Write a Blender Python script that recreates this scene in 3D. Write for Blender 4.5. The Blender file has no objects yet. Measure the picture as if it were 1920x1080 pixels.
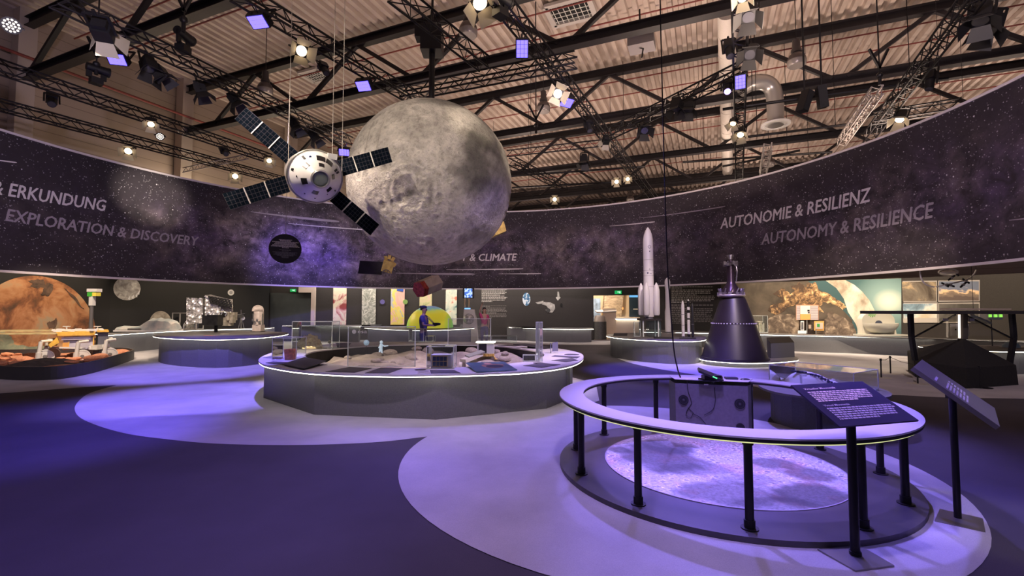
import bpy, bmesh, math, random
import numpy as np
from math import sin, cos, tan, pi, radians as rad, degrees, sqrt, atan2, hypot
from mathutils import Vector, Matrix, Euler
random.seed(7); np.random.seed(7)
sc = bpy.context.scene
col = sc.collection

# ------------------------------------------------------------------ camera
FPX, PITCH, EYE = 870.0, rad(2.8), 1.65
cam_d = bpy.data.cameras.new('camera'); cam = bpy.data.objects.new('camera', cam_d); col.objects.link(cam)
cam.location = (0, 0, EYE); cam.rotation_euler = (pi/2 + PITCH, 0, 0)
cam_d.sensor_width = 36; cam_d.lens = 36*FPX/1920; cam_d.clip_start = .05; cam_d.clip_end = 200
sc.camera = cam

# ------------------------------------------------------------------ world, exposure
wd = bpy.data.worlds.new('world'); sc.world = wd; wd.use_nodes = True
bg = wd.node_tree.nodes['Background']; bg.inputs[0].default_value = (.5, .42, .62, 1); bg.inputs[1].default_value = .16
vs = sc.view_settings; vs.view_transform = 'Standard'; vs.look = 'None'; vs.exposure = 0.0; vs.gamma = 1.0
try: vs.use_curve_mapping = False
except Exception: pass

# ------------------------------------------------------------------ the hall's lamps (several are added lights that sit on no fixture)
BLUE, WARM, PINK, VIOLET = (.24, .2, 1.0), (1.0, .8, .58), (1.0, .74, .66), (.45, .3, 1.0)
def aim(o, t): o.rotation_euler = (Vector(t) - o.location).to_track_quat('-Z', 'Y').to_euler()
def spot(loc, tgt, watts, colr, size=40, blend=.6, rad_=.12):
    d = bpy.data.lights.new('spot_beam', 'SPOT'); d.energy = watts; d.color = colr; d.spot_size = rad(size); d.spot_blend = blend; d.shadow_soft_size = rad_
    o = bpy.data.objects.new('spot_beam', d); col.objects.link(o); o.location = loc; aim(o, tgt); return o
def point(loc, watts, colr, r=.3):
    d = bpy.data.lights.new('flood_glow', 'POINT'); d.energy = watts; d.color = colr; d.shadow_soft_size = r
    o = bpy.data.objects.new('flood_glow', d); col.objects.link(o); o.location = loc; return o
def area(loc, tgt, watts, colr, sx, sy):
    d = bpy.data.lights.new('added_area_light', 'AREA'); d.shape = 'RECTANGLE'; d.size = sx; d.size_y = sy; d.energy = watts; d.color = colr
    o = bpy.data.objects.new('added_area_light', d); col.objects.link(o); o.location = loc; aim(o, tgt); return o
# blue and violet washes on the carpets and tables
BLUE = (.24, .18, 1.0); VIOL = (.46, .30, 1.0)
spot((-4.6, 9.6, 7.5), (-6.0, 8.9, 0), 5000, BLUE, 34, .6)
spot((-8.0, 9.0, 7.5), (-8.8, 12.8, 0), 5500, BLUE, 38, .6)
spot((.2, 10.2, 7.4), (-.3, 6.6, 0), 6500, BLUE, 34, .8)
spot((-3.0, 6.0, 7.4), (-6.6, 6.3, 0), 4200, (.13, .09, 1.0), 40, .8)
spot((3.5, 12.5, 7.4), (4.4, 12.8, 0), 5500, (.16, .11, 1.0), 40, .6)
spot((4.2, 11.5, 7.4), (3.2, 6.6, .5), 4000, BLUE, 38, .7)
spot((1.2, 3.2, 7.4), (2.2, 4.9, .0), 2200, (.30, .2, 1.0), 27, .4)
spot((3.2, 5.2, 7.4), (2.0, 5.2, .0), 420, (1.0, .4, .55), 22, .5)
spot((.5, 8.6, 7.4), (2.6, 3.2, .0), 3300, BLUE, 32, .5)
spot((5.6, 10.5, 7.4), (4.5, 7.0, .5), 2600, (.4, .3, 1.0), 24, .6)
spot((4.6, 9.5, 7.4), (6.6, 14.3, 1.0), 2200, (.32, .2, 1.0), 22, .6)
spot((-2.2, 3.0, 7.4), (-2.5, 4.2, 0), 620, VIOL, 62, .8)
spot((.8, 1.6, 7.4), (.4, 3.8, 0), 1150, (.55, .40, 1.0), 60, .8)
spot((5.5, 2.5, 7.4), (4.6, 4.2, 0), 900, BLUE, 50, .8)
spot((2.5, 8.5, 7.4), (-.6, 10.2, .6), 1900, (.5, .34, 1.0), 44, .8)
spot((-6.5, 6.0, 7.4), (-4.9, 10.8, .8), 3000, (1.0, .82, .62), 17, .5)
spot((3.6, 13.2, 7.4), (2.0, 9.4, 0), 3200, BLUE, 26, .8)
spot((-1.0, 4.0, 7.4), (-3.0, 4.4, 0), 1300, (.16, .11, 1.0), 48, .9)
# warm exhibit spots
spot((-1.0, 12.4, 7.2), (-2.95, 15.6, 1.2), 1500, BLUE, 15, .6)
spot((6.2, 3.2, 7.4), (4.0, 3.6, .6), 500, (1.0, .9, .7), 12, .6)
spot((-1.0, 2.8, 7.4), (-1.2, 7.6, .8), 700, (1.0, .86, .8), 40, .9)  # front fill added to brighten the central table, no fixture
spot((-10.5, 11.0, 7.2), (-14.6, 15.4, .5), 5600, WARM, 32, .6)
spot((-15.2, 16.8, 6.0), (-17.6, 17.4, 1.4), 1500, WARM, 74, .7)
spot((-12.6, 20.7, 6.0), (-15.6, 22.6, 1.2), 1300, WARM, 74, .7)
spot((-6.5, 7.0, 7.4), (-1.5, 10.8, .5), 2600, (1.0, .8, .66), 40, .7)
spot((3.8, 9.5, 7.4), (-.5, 10.5, .5), 1900, (1.0, .8, .66), 40, .7)
spot((-7.0, 10.5, 7.4), (-10.7, 16.9, 1.4), 4200, WARM, 32, .6)
spot((10.4, 18.2, 6.2), (13.6, 20.6, 1.4), 3200, WARM, 84, .7)
spot((13.6, 13.2, 6.0), (15.8, 17.2, 1.5), 2600, WARM, 84, .7)
spot((9.0, 9.5, 7.2), (10.5, 16.0, .2), 2400, WARM, 50, .7)
spot((5.4, 8.0, 7.4), (5.2, 14.4, 1.8), 2200, (1.0, .8, .72), 34, .6)
for x, y in ((-9.5, 25.3), (-5.5, 25.75), (-1.2, 25.85), (2.6, 25.7)): area((x, y, 4.6), (x*1.02, y+.75, 1.5), 170, (1, .88, .80), 3.6, .25)  # unseen wall washers added behind the banner
# fill spots added for the moon and the capsule
spot((-5.0, 3.0, 7.6), (-2.2, 10.8, 4.7), 1900, (1.0, .85, .68), 32, .6)
spot((1.2, 2.5, 6.6), (-1.7, 10.8, 4.6), 1050, (1.0, .83, .72), 30, .7)
spot((1.5, 4.0, 7.6), (-1.2, 10.6, 5.4), 1500, (1.0, .84, .62), 12, .6)
spot((6.0, 9.0, 7.6), (-.6, 11.0, 5.2), 1500, (1.0, .84, .62), 13, .6)
spot((-3.5, 3.5, 7.4), (-3.4, 8.2, 4.1), 430, (1.0, .88, .7), 18, .5)
# banner spots, then added area uplights for the roof, without fixtures
spot((-8.5, 9.0, 7.0), (-13.9, 17.6, 6.2), 9000, (1.0, .86, .66), 15, 1)
spot((-5.0, 10.0, 6.6), (-9.6, 23.0, 4.9), 2400, (.95, .82, 1.0), 38, 1)
spot((-6, 5.5, 6.4), (-15, 13.0, 4.8), 1700, (.85, .72, .95), 90, 1)
spot((2.0, 8.0, 6.4), (1.0, 25.0, 4.8), 3300, (1, .78, .85), 70, 1)
spot((4.0, 3.0, 6.4), (11.0, 12.0, 4.8), 1800, (1, .8, .92), 90, 1)
spot((-4, 12.0, 6.8), (-10.2, 22.8, 3.6), 6500, (.2, .13, 1.0), 26, 1)
for x, y, w_ in ((-6, 7, 90), (2, 7, 270), (5.5, 8.5, 330), (-3, 17, 260), (6, 17, 380), (13, 15, 380), (1, 27, 430), (12, 26, 430), (24, 22, 380), (2, 38, 480), (18, 36, 480), (30, 30, 420)): area((x, y, 6.6), (x+.2, y+.6, 12), w_, (1, .75, .60), 1.5, 1.5)
for u, v in ((-24.0, 15.0), (-24.0, 21.0), (-24.0, 28.5)): p_ = (u*cos(rad(22.9))+v*sin(rad(22.9)), -u*sin(rad(22.9))+v*cos(rad(22.9)), 6.6); point(p_, 480, WARM, .2)
# foyer beyond the doorway
point((5.6, 28.6, 3.0), 260, (1, .82, .6), .3)


# ------------------------------------------------------------------ picture geometry of the lens: pixel -> ray
def _ray(px, py):
    x = (px-960)/FPX; y = -(py-540)/FPX
    return Vector((x, cos(PITCH)-y*sin(PITCH), sin(PITCH)+y*cos(PITCH)))
def G(px, py, z=0.0):
    r = _ray(px, py); return Vector((0, 0, EYE)) + r*((z-EYE)/r.z)
def P(px, py, Y):
    r = _ray(px, py); return Vector((0, 0, EYE)) + r*(Y/r.y)
def VF(px, Y):                     # upright frame that faces the eye at a picture column: point(px, py, extra depth) and its axes
    r = _ray(px, 582); n = Vector((r.x, r.y, 0)).normalized(); D0 = Y*n.y+Y*r.x/r.y*n.x; R = Matrix((Vector((n.y, -n.x, 0)), n, Vector((0, 0, 1)))).transposed()
    def pt(x, y, d=0.0): q = _ray(x, y); return Vector((0, 0, EYE))+q*((D0+d)/(q.x*n.x+q.y*n.y))
    return pt, R, n
def Zat(py, Y): return P(960, py, Y).z
def m_px(Y): return Y/FPX          # metres per pixel at depth Y

# ------------------------------------------------------------------ materials
MATS = {}
def NT(name):
    m = bpy.data.materials.new(name); m.use_nodes = True
    nt = m.node_tree; return m, nt, nt.nodes['Principled BSDF']
def mat(name, c, rough=.5, metal=0.0, emit=None, es=1.0, noise=0, nscale=30, bump=0, trans=0, ior=1.45, spec=None):
    if name in MATS: return MATS[name]
    m, nt, b = NT(name); N, L = nt.nodes, nt.links
    b.inputs['Base Color'].default_value = (*c, 1); b.inputs['Roughness'].default_value = rough; b.inputs['Metallic'].default_value = metal
    if spec is not None: b.inputs['Specular IOR Level'].default_value = spec
    if emit: b.inputs['Emission Color'].default_value = (*emit, 1); b.inputs['Emission Strength'].default_value = es
    if trans: b.inputs['Transmission Weight'].default_value = trans; b.inputs['IOR'].default_value = ior
    if noise or bump:
        tc = N.new('ShaderNodeTexCoord'); no = N.new('ShaderNodeTexNoise'); no.inputs['Scale'].default_value = nscale; no.inputs['Detail'].default_value = 5
        L.new(tc.outputs['Object'], no.inputs['Vector'])
        if noise:
            r = N.new('ShaderNodeValToRGB'); r.color_ramp.elements[0].position = .3; r.color_ramp.elements[1].position = .7
            r.color_ramp.elements[0].color = (*[x*(1-noise) for x in c], 1); r.color_ramp.elements[1].color = (*[min(1, x*(1+noise)) for x in c], 1)
            L.new(no.outputs[0], r.inputs[0]); L.new(r.outputs[0], b.inputs['Base Color'])
        if bump:
            bm = N.new('ShaderNodeBump'); bm.inputs['Strength'].default_value = bump; bm.inputs['Distance'].default_value = .02
            L.new(no.outputs[0], bm.inputs['Height']); L.new(bm.outputs[0], b.inputs['Normal'])
    MATS[name] = m; return m
def glow(name, c, s): return mat(name, (0, 0, 0), .5, 0, c, s)
def acrylic(name='clear_acrylic', tint=(.93, .97, .97), refl=.10, haze=.025):
    if name in MATS: return MATS[name]
    m = bpy.data.materials.new(name); m.use_nodes = True; nt = m.node_tree; N, L = nt.nodes, nt.links; N.clear()
    out = N.new('ShaderNodeOutputMaterial'); mx = N.new('ShaderNodeMixShader'); t = N.new('ShaderNodeBsdfTransparent'); g = N.new('ShaderNodeBsdfGlossy'); fr = N.new('ShaderNodeFresnel')
    t.inputs[0].default_value = (*tint, 1); g.inputs['Roughness'].default_value = .03; fr.inputs['IOR'].default_value = 1.35
    ad = N.new('ShaderNodeMath'); ad.operation = 'MAXIMUM'; ad.inputs[1].default_value = refl*.3
    L.new(fr.outputs[0], ad.inputs[0]); L.new(ad.outputs[0], mx.inputs[0]); L.new(t.outputs[0], mx.inputs[1]); L.new(g.outputs[0], mx.inputs[2]); df = N.new('ShaderNodeBsdfDiffuse'); df.inputs[0].default_value = (.8, .82, .82, 1); m2 = N.new('ShaderNodeMixShader'); m2.inputs[0].default_value = haze
    L.new(mx.outputs[0], m2.inputs[1]); L.new(df.outputs[0], m2.inputs[2]); L.new(m2.outputs[0], out.inputs[0])
    MATS[name] = m; return m
class NB:                                   # small node-graph builder
    def __init__(s, name, rough=.7, metal=0.0):
        s.m, s.nt, s.b = NT(name); s.b.inputs['Roughness'].default_value = rough; s.b.inputs['Metallic'].default_value = metal
        s.N, s.L = s.nt.nodes, s.nt.links; s.tc = s.N.new('ShaderNodeTexCoord'); MATS[name] = s.m
    def co(s, k='Object', scale=(1, 1, 1), loc=(0, 0, 0), rot=(0, 0, 0)):
        mp = s.N.new('ShaderNodeMapping'); s.L.new(s.tc.outputs[k], mp.inputs[0])
        mp.inputs['Scale'].default_value = scale; mp.inputs['Location'].default_value = loc; mp.inputs['Rotation'].default_value = rot; return mp.outputs[0]
    def noise(s, v, scale, detail=5, rough=.55, dist=0):
        n = s.N.new('ShaderNodeTexNoise'); s.L.new(v, n.inputs['Vector']); n.inputs['Scale'].default_value = scale; n.inputs['Detail'].default_value = detail
        n.inputs['Roughness'].default_value = rough; n.inputs['Distortion'].default_value = dist; return n.outputs[0]
    def voro(s, v, scale, feature='F1', out='Distance'):
        n = s.N.new('ShaderNodeTexVoronoi'); s.L.new(v, n.inputs['Vector']); n.inputs['Scale'].default_value = scale; n.feature = feature; return n.outputs[out]
    def ramp(s, f, stops, interp='LINEAR'):
        r = s.N.new('ShaderNodeValToRGB'); e = r.color_ramp.elements; r.color_ramp.interpolation = interp
        while len(e) < len(stops): e.new(.5)
        for k, (p, c) in enumerate(stops):
            e[k].position = p; e[k].color = (c, c, c, 1) if not hasattr(c, '__len__') else (*c, 1)
        s.L.new(f, r.inputs[0]); return r.outputs[0]
    def math(s, op, a, b=0.0, c=None):
        n = s.N.new('ShaderNodeMath'); n.operation = op
        for i, q in enumerate((a, b) + ((c,) if c is not None else ())):
            if isinstance(q, (int, float)): n.inputs[i].default_value = q
            else: s.L.new(q, n.inputs[i])
        return n.outputs[0]
    def mix(s, f, a, b, mode='MIX'):
        n = s.N.new('ShaderNodeMix'); n.data_type = 'RGBA'; n.blend_type = mode
        for i, q in ((0, f), (6, a), (7, b)):
            if isinstance(q, (int, float)): n.inputs[i].default_value = q
            elif isinstance(q, tuple): n.inputs[i].default_value = (*q, 1)
            else: s.L.new(q, n.inputs[i])
        return n.outputs[2]
    def sep(s, v):
        n = s.N.new('ShaderNodeSeparateXYZ'); s.L.new(v, n.inputs[0]); return n.outputs
    def attr(s, name):
        n = s.N.new('ShaderNodeAttribute'); n.attribute_name = name; return n.outputs
    def base(s, c): s.L.new(c, s.b.inputs['Base Color']); return s
    def bump(s, h, st=.3, d=.02):
        n = s.N.new('ShaderNodeBump'); n.inputs['Strength'].default_value = st; n.inputs['Distance'].default_value = d
        s.L.new(h, n.inputs['Height']); s.L.new(n.outputs[0], s.b.inputs['Normal']); return s
    def emit(s, c, st):
        s.L.new(c, s.b.inputs['Emission Color']); s.b.inputs['Emission Strength'].default_value = st; return s

# ------------------------------------------------------------------ mesh helpers
ROOT = {}
class MB:
    def __init__(s): s.v = []; s.f = []; s.m = []; s.uv = {}
    def add(s, vs, fs, mi=0):
        b = len(s.v); s.v += [tuple(q) for q in vs]; s.f += [tuple(i+b for i in f) for f in fs]; s.m += [mi]*len(fs); return s
    def box(s, c, sz, R=None, mi=0, taper=1.0):
        c = Vector(c); R = R or Matrix.Identity(3); vs = []
        for z in (-.5, .5):
            k = taper if z > 0 else 1
            for x, y in ((-.5, -.5), (.5, -.5), (.5, .5), (-.5, .5)): vs.append(c + R @ Vector((x*sz[0]*k, y*sz[1]*k, z*sz[2])))
        return s.add(vs, [(3, 2, 1, 0), (4, 5, 6, 7), (0, 1, 5, 4), (1, 2, 6, 5), (2, 3, 7, 6), (3, 0, 4, 7)], mi)
    def bar(s, a, b, w, h=None, up=(0, 0, 1), mi=0):
        a, b = Vector(a), Vector(b); h = h or w; d = (b-a); L = d.length
        if L < 1e-6: return s
        d.normalize(); u = Vector(up)
        if abs(d.dot(u)) > .98: u = Vector((1, 0, 0))
        x = d.cross(u).normalized(); z = x.cross(d).normalized()
        return s.box((a+b)/2, (w, L, h), Matrix((x, d, z)).transposed(), mi)
    def cyl(s, a, b, r0, r1=None, n=12, cap=True, mi=0):
        a, b = Vector(a), Vector(b); r1 = r0 if r1 is None else r1; d = (b-a).normalized()
        u = d.orthogonal().normalized(); w = d.cross(u); vs = []
        for p, r in ((a, r0), (b, r1)):
            for k in range(n): t = 2*pi*k/n; vs.append(p + u*(r*cos(t)) + w*(r*sin(t)))
        fs = [(k, (k+1) % n, n+(k+1) % n, n+k) for k in range(n)]
        if cap: fs += [tuple(range(n-1, -1, -1)), tuple(range(n, 2*n))]
        return s.add(vs, fs, mi)
    def lathe(s, prof, c=(0, 0, 0), n=32, R=None, mi=0, a0=0, a1=2*pi):
        c = Vector(c); R = R or Matrix.Identity(3); full = abs(a1-a0-2*pi) < 1e-6; m = n if full else n+1; vs = []
        for r, z in prof:
            for k in range(m): t = a0+(a1-a0)*k/n; vs.append(c + R @ Vector((max(r, 1e-5)*cos(t), max(r, 1e-5)*sin(t), z)))
        fs = []
        for j in range(len(prof)-1):
            for k in range(n): k2 = (k+1) % m; fs.append((j*m+k, j*m+k2, (j+1)*m+k2, (j+1)*m+k))
        return s.add(vs, fs, mi)
    def sphere(s, c, r, nu=20, nv=12, sc_=(1, 1, 1), R=None, mi=0, v0=-pi/2, v1=pi/2):
        prof = [(r*cos(v0+(v1-v0)*j/nv), r*sin(v0+(v1-v0)*j/nv)) for j in range(nv+1)]
        M = Matrix.Diagonal(sc_); M = (R @ M) if R else M
        return s.lathe(prof, c, nu, M, mi)
    def prism(s, pts, z0, z1, mi=0):
        n = len(pts); vs = [(p[0], p[1], z0) for p in pts] + [(p[0], p[1], z1) for p in pts]
        A = sum(pts[i][0]*pts[(i+1) % n][1]-pts[(i+1) % n][0]*pts[i][1] for i in range(n))
        o = list(range(n)) if A > 0 else list(range(n-1, -1, -1))
        fs = [tuple(reversed(o)), tuple(i+n for i in o)]
        for k in range(n): i, j = o[k], o[(k+1) % n]; fs.append((i, j, j+n, i+n))
        return s.add(vs, fs, mi)
    def ringprism(s, po, pi_, z0, z1, mi=0):           # equal-length outer and inner outlines
        n = len(po); vs = []
        for z in (z0, z1): vs += [(p[0], p[1], z) for p in po] + [(p[0], p[1], z) for p in pi_]
        fs = []
        for k in range(n):
            j = (k+1) % n
            fs += [(k, j, 2*n+j, 2*n+k), (n+j, n+k, 3*n+k, 3*n+j), (2*n+k, 2*n+j, 3*n+j, 3*n+k), (j, k, n+k, n+j)]
        return s.add(vs, fs, mi)
    def tube(s, pts, r, n=6, mi=0, closed=False):
        pts = [Vector(p) for p in pts]; m = len(pts); vs = []
        rr = r if hasattr(r, '__len__') else [r]*m
        prev = None
        for i, p in enumerate(pts):
            d = (pts[(i+1) % m]-pts[i-1]) if closed else (pts[min(i+1, m-1)]-pts[max(i-1, 0)]); d.normalize()
            u = (prev - d*prev.dot(d)) if prev is not None else d.orthogonal()
            if u.length < 1e-5: u = d.orthogonal()
            u.normalize(); prev = u; w = d.cross(u)
            for k in range(n): t = 2*pi*k/n; vs.append(p + u*(rr[i]*cos(t)) + w*(rr[i]*sin(t)))
        fs = [(i*n+k, i*n+(k+1) % n, ((i+1) % m)*n+(k+1) % n, ((i+1) % m)*n+k) for i in range(m if closed else m-1) for k in range(n)]
        if not closed: fs += [tuple(range(n-1, -1, -1)), tuple(range((m-1)*n, m*n))]
        return s.add(vs, fs, mi)
    def quad(s, a, b, c, d, mi=0): return s.add([a, b, c, d], [(0, 1, 2, 3)], mi)
    def slab(s, quad, t, mi=0):                        # a flat panel of thickness t from 4 corners (extruded away from its normal)
        a, b, c, d = [Vector(q) for q in quad]; n = (b-a).cross(d-a).normalized()*t
        return s.add([a, b, c, d, a-n, b-n, c-n, d-n], [(0, 1, 2, 3), (7, 6, 5, 4), (0, 4, 5, 1), (1, 5, 6, 2), (2, 6, 7, 3), (3, 7, 4, 0)], mi)
    def build(s, name, mats, parent=None, smooth=None, loc=None, world=True, label=None, cat=None, group=None, kind=None):
        o_ = Vector((0, 0, 0))
        if world:
            if loc is not None: o_ = Vector(loc)
            elif parent is not None: o_ = Vector(ROOT.get(parent.name, (0, 0, 0)))
        me = bpy.data.meshes.new(name); me.from_pydata([Vector(v)-o_ for v in s.v], [], s.f)
        for m in (mats if isinstance(mats, (list, tuple)) else [mats]): me.materials.append(m)
        if any(s.m): me.polygons.foreach_set('material_index', s.m)
        if smooth is not None:
            me.polygons.foreach_set('use_smooth', [True]*len(me.polygons)); me.set_sharp_from_angle(angle=rad(smooth))
        me.update(); o = bpy.data.objects.new(name, me); col.objects.link(o)
        if parent is not None: o.parent = parent; ROOT[o.name] = ROOT.get(parent.name, Vector((0, 0, 0)))
        else: o.location = o_ if loc is not None else (0, 0, 0); ROOT[o.name] = o_
        return tag(o, label, cat, group, kind)
def tag(o, label=None, cat=None, group=None, kind=None):
    for k, v in (('label', label), ('category', cat), ('group', group), ('kind', kind)):
        if v: o[k] = v
    return o
def thing(name, label, cat, loc=(0, 0, 0), group=None, kind=None):
    o = bpy.data.objects.new(name, None); col.objects.link(o); o.location = loc; o.empty_display_size = .1
    ROOT[o.name] = Vector(loc); return tag(o, label, cat, group, kind)
def copy_tree(root, loc, rot=None, label=None, group=None, scale=None):
    r = root.copy(); col.objects.link(r); r.location = loc
    if rot is not None: r.rotation_euler = rot
    if scale is not None: r.scale = (scale,)*3
    if label: r['label'] = label
    if group: r['group'] = group
    for ch in list(root.children):
        c = ch.copy(); col.objects.link(c); c.parent = r
        for g in list(ch.children):
            d = g.copy(); col.objects.link(d); d.parent = c
    return r
def grid(name, fn, nu, nv, m, parent=None, label=None, cat=None, kind=None, uvfn=None, smooth=60, loc=None):
    mb = MB(); vs = []; uv = []
    for j in range(nv+1):
        for i in range(nu+1):
            vs.append(fn(i/nu, j/nv)); uv.append(uvfn(i/nu, j/nv) if uvfn else (i/nu, j/nv))
    mb.add(vs, [(j*(nu+1)+i, j*(nu+1)+i+1, (j+1)*(nu+1)+i+1, (j+1)*(nu+1)+i) for j in range(nv) for i in range(nu)])
    o = mb.build(name, m, parent, smooth, loc=loc, label=label, cat=cat, kind=kind)
    l = o.data.uv_layers.new(name='UVMap')
    for p in o.data.polygons:
        for li in p.loop_indices: l.data[li].uv = uv[o.data.loops[li].vertex_index]
    return o
def text_mesh(s, size=1.0, shear=0.0, bold=0.0, align='LEFT'):
    cu = bpy.data.curves.new('lettering', 'FONT'); cu.body = s; cu.size = size; cu.shear = shear; cu.offset = bold; cu.align_x = align; cu.resolution_u = 2
    o = bpy.data.objects.new('lettering', cu); col.objects.link(o); dg = bpy.context.evaluated_depsgraph_get(); dg.update()
    me = bpy.data.meshes.new_from_object(o.evaluated_get(dg)); bpy.data.objects.remove(o); bpy.data.curves.remove(cu)
    V = [tuple(v.co) for v in me.vertices]; F = [tuple(p.vertices) for p in me.polygons]; bpy.data.meshes.remove(me); return V, F
def text_on(s, name, origin, xdir, ydir, width, height, m, parent, shear=0, bold=.0):
    V, F = text_mesh(s, 1.0, shear, bold); xs = [v[0] for v in V]; ys = [v[1] for v in V]; x0, x1, y0 = min(xs), max(xs), min(ys)
    kx = width/(x1-x0); ky = height/(max(ys)-y0); X, Yd, O = Vector(xdir).normalized(), Vector(ydir).normalized(), Vector(origin)
    mb = MB(); mb.add([O + X*((v[0]-x0)*kx) + Yd*((v[1]-y0)*ky) for v in V], F); return mb.build(name, m, parent)
def frame_from(z, up=(0, 0, 1)):
    z = Vector(z).normalized(); u = Vector(up)
    if abs(z.dot(u)) > .98: u = Vector((0, 1, 0))
    x = u.cross(z).normalized(); y = z.cross(x); return Matrix((x, y, z)).transposed()
def smooth_closed(pts, n=6):                 # Catmull-Rom through closed outline
    out = []; m = len(pts); pts = [Vector((p[0], p[1])) for p in pts]
    for i in range(m):
        a, b, c, d = pts[i-1], pts[i], pts[(i+1) % m], pts[(i+2) % m]
        for k in range(n):
            t = k/n; out.append(.5*((2*b)+(c-a)*t+(2*a-5*b+4*c-d)*t*t+(3*b-a-3*c+d)*t**3))
    return out
def smooth_open(pts, n=8):
    out = []; m = len(pts); pts = [Vector(p) for p in pts]
    for i in range(m-1):
        a, b, c, d = pts[max(i-1, 0)], pts[i], pts[i+1], pts[min(i+2, m-1)]
        for k in range(n):
            t = k/n; out.append(.5*((2*b)+(c-a)*t+(2*a-5*b+4*c-d)*t*t+(3*b-a-3*c+d)*t**3))
    out.append(pts[-1]); return out
def inset(pts, d):                           # toward the centroid along normals (outline of any orientation)
    n = len(pts); pts = [Vector((p[0], p[1])) for p in pts]
    A = sum(pts[i].x*pts[(i+1) % n].y-pts[(i+1) % n].x*pts[i].y for i in range(n)); sg = 1 if A > 0 else -1; out = []
    for i in range(n):
        t = pts[(i+1) % n]-pts[i-1]
        if t.length < 1e-9: out.append(pts[i]); continue
        t.normalize(); out.append(pts[i]+Vector((-t.y, t.x))*(d*sg))
    return out

BLACK = mat('black_metal', (.012, .011, .014), .45, .3)
BLACKM = mat('black_matte', (.01, .01, .012), .8)
DARK = mat('dark_grey_laminate', (.055, .055, .062), .65, noise=.12, nscale=60)
WHITE = mat('white_paint', (.75, .74, .72), .45)
STEEL = mat('brushed_steel', (.5, .5, .5), .35, .9)
GOLD = mat('gold_foil', (.90, .60, .20), .35, .5, noise=.3, nscale=8, bump=.6)
LEDW = glow('led_strip_white', (1.0, .93, .78), 8.0)
ACR = acrylic()
ACRE = mat('acrylic_edge', (.80, .86, .88), .25)
# ================================================================== THE SETTING
TH = rad(22.9)
def H(u, v, z=0.0): return Vector((u*cos(TH)+v*sin(TH), -u*sin(TH)+v*cos(TH), z))
# ---- carpets
def carpet(name, c, sc1=240, amt=.35):
    n = NB(name, .95); v = n.co('Object'); f = n.noise(v, sc1, 3, .7); g = n.noise(v, 1.1, 4)
    a = n.ramp(f, [(.25, tuple(x*(1-amt) for x in c)), (.75, tuple(x*(1+amt) for x in c))])
    b = n.ramp(g, [(.3, .82), (.7, 1.1)]); n.base(n.mix(1.0, a, b, 'MULTIPLY')); n.bump(f, .25, .01); return n.m
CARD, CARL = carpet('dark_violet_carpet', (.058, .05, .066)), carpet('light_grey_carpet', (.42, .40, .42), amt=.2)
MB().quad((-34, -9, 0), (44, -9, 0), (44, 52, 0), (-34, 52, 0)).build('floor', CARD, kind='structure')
def patch(pts, z, name='floor_inlay'):
    MB().add([(p[0], p[1], z) for p in pts], [tuple(range(len(pts)))]).build(name, CARL, kind='structure')
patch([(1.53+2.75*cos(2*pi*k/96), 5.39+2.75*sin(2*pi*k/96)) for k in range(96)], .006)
lf = smooth_open([G(*q).to_2d() for q in [(-260, 752), (-120, 746), (0, 738), (120, 729), (220, 722)]], 6) + \
     smooth_open([G(*q).to_2d() for q in [(220, 722), (172, 736), (150, 750), (140, 768), (158, 788), (230, 812), (330, 826), (420, 833), (560, 835), (700, 830), (793, 820), (900, 806), (1010, 790), (1060, 770)]], 6) + \
     [Vector(q) for q in [(1.6, 8.6), (1.9, 10.6), (.8, 13.2), (-1.4, 14.6), (-2.2, 22.2), (1.5, 22.6), (4.6, 22.6), (6.4, 23.6), (7.2, 25.5), (-13, 26), (-22, 15), (-20, 8)]]
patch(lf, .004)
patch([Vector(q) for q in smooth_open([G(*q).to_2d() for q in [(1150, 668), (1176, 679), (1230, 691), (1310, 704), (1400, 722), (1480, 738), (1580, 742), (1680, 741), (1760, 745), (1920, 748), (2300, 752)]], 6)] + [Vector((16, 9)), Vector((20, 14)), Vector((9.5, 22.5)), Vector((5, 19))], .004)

# ---- exhibition walls: plan polyline through (pixel column, depth)
WSEG = {'A': ((-190, 13.6), (206, 19.9)), 'B': ((206, 19.9), (505, 26.1)), 'C': ((505, 26.1), (893, 27.3)), 'D': ((893, 27.3), (1113, 26.2)),
        'E': ((1200, 25.6), (1345, 22.7)), 'F': ((1345, 22.7), (1700, 18.9)), 'G': ((1700, 18.9), (2150, 14.4))}
def plan(px, Y): return Vector(((px-960)/FPX*Y*cos(PITCH), Y)) if False else P(px, 582, Y).to_2d()
WP = {k: (plan(*a), plan(*b)) for k, (a, b) in WSEG.items()}
def wall_pt(seg, px, py, off=.012):
    a, b = WP[seg]; r = _ray(px, py); d = b-a; nrm = Vector((-d.y, d.x)).normalized()
    if nrm.dot(Vector((0, 0))-a) < 0: nrm = -nrm
    t = (a+nrm*off).dot(nrm)/(r.x*nrm.x+r.y*nrm.y); return Vector((0, 0, EYE))+r*t
WALLM = NB('black_wall_paint', .8); _v = WALLM.co('Object'); WALLM.base(WALLM.ramp(WALLM.noise(_v, 40, 3), [(.3, (.024, .020, .019)), (.7, (.036, .030, .027))])); WALLM = WALLM.m
WALLB = mat('black_print_wall', (.009, .008, .008), .85)
names = {'A': 'wall_west', 'B': 'wall_northwest', 'C': 'wall_north', 'D': 'wall_northeast', 'E': 'wall_doorside', 'F': 'wall_east', 'G': 'wall_southeast'}
for k, (a, b) in WP.items():
    top = 2.98 if k in 'FG' else 3.05
    n = Vector((-(b-a).y, (b-a).x)).normalized()
    if n.dot(-a) > 0: n = -n
    MB().prism([a, b, b+n*.12, a+n*.12], 0, top).build(names[k], WALLB if k in 'AB' else WALLM, kind='structure')
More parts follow.
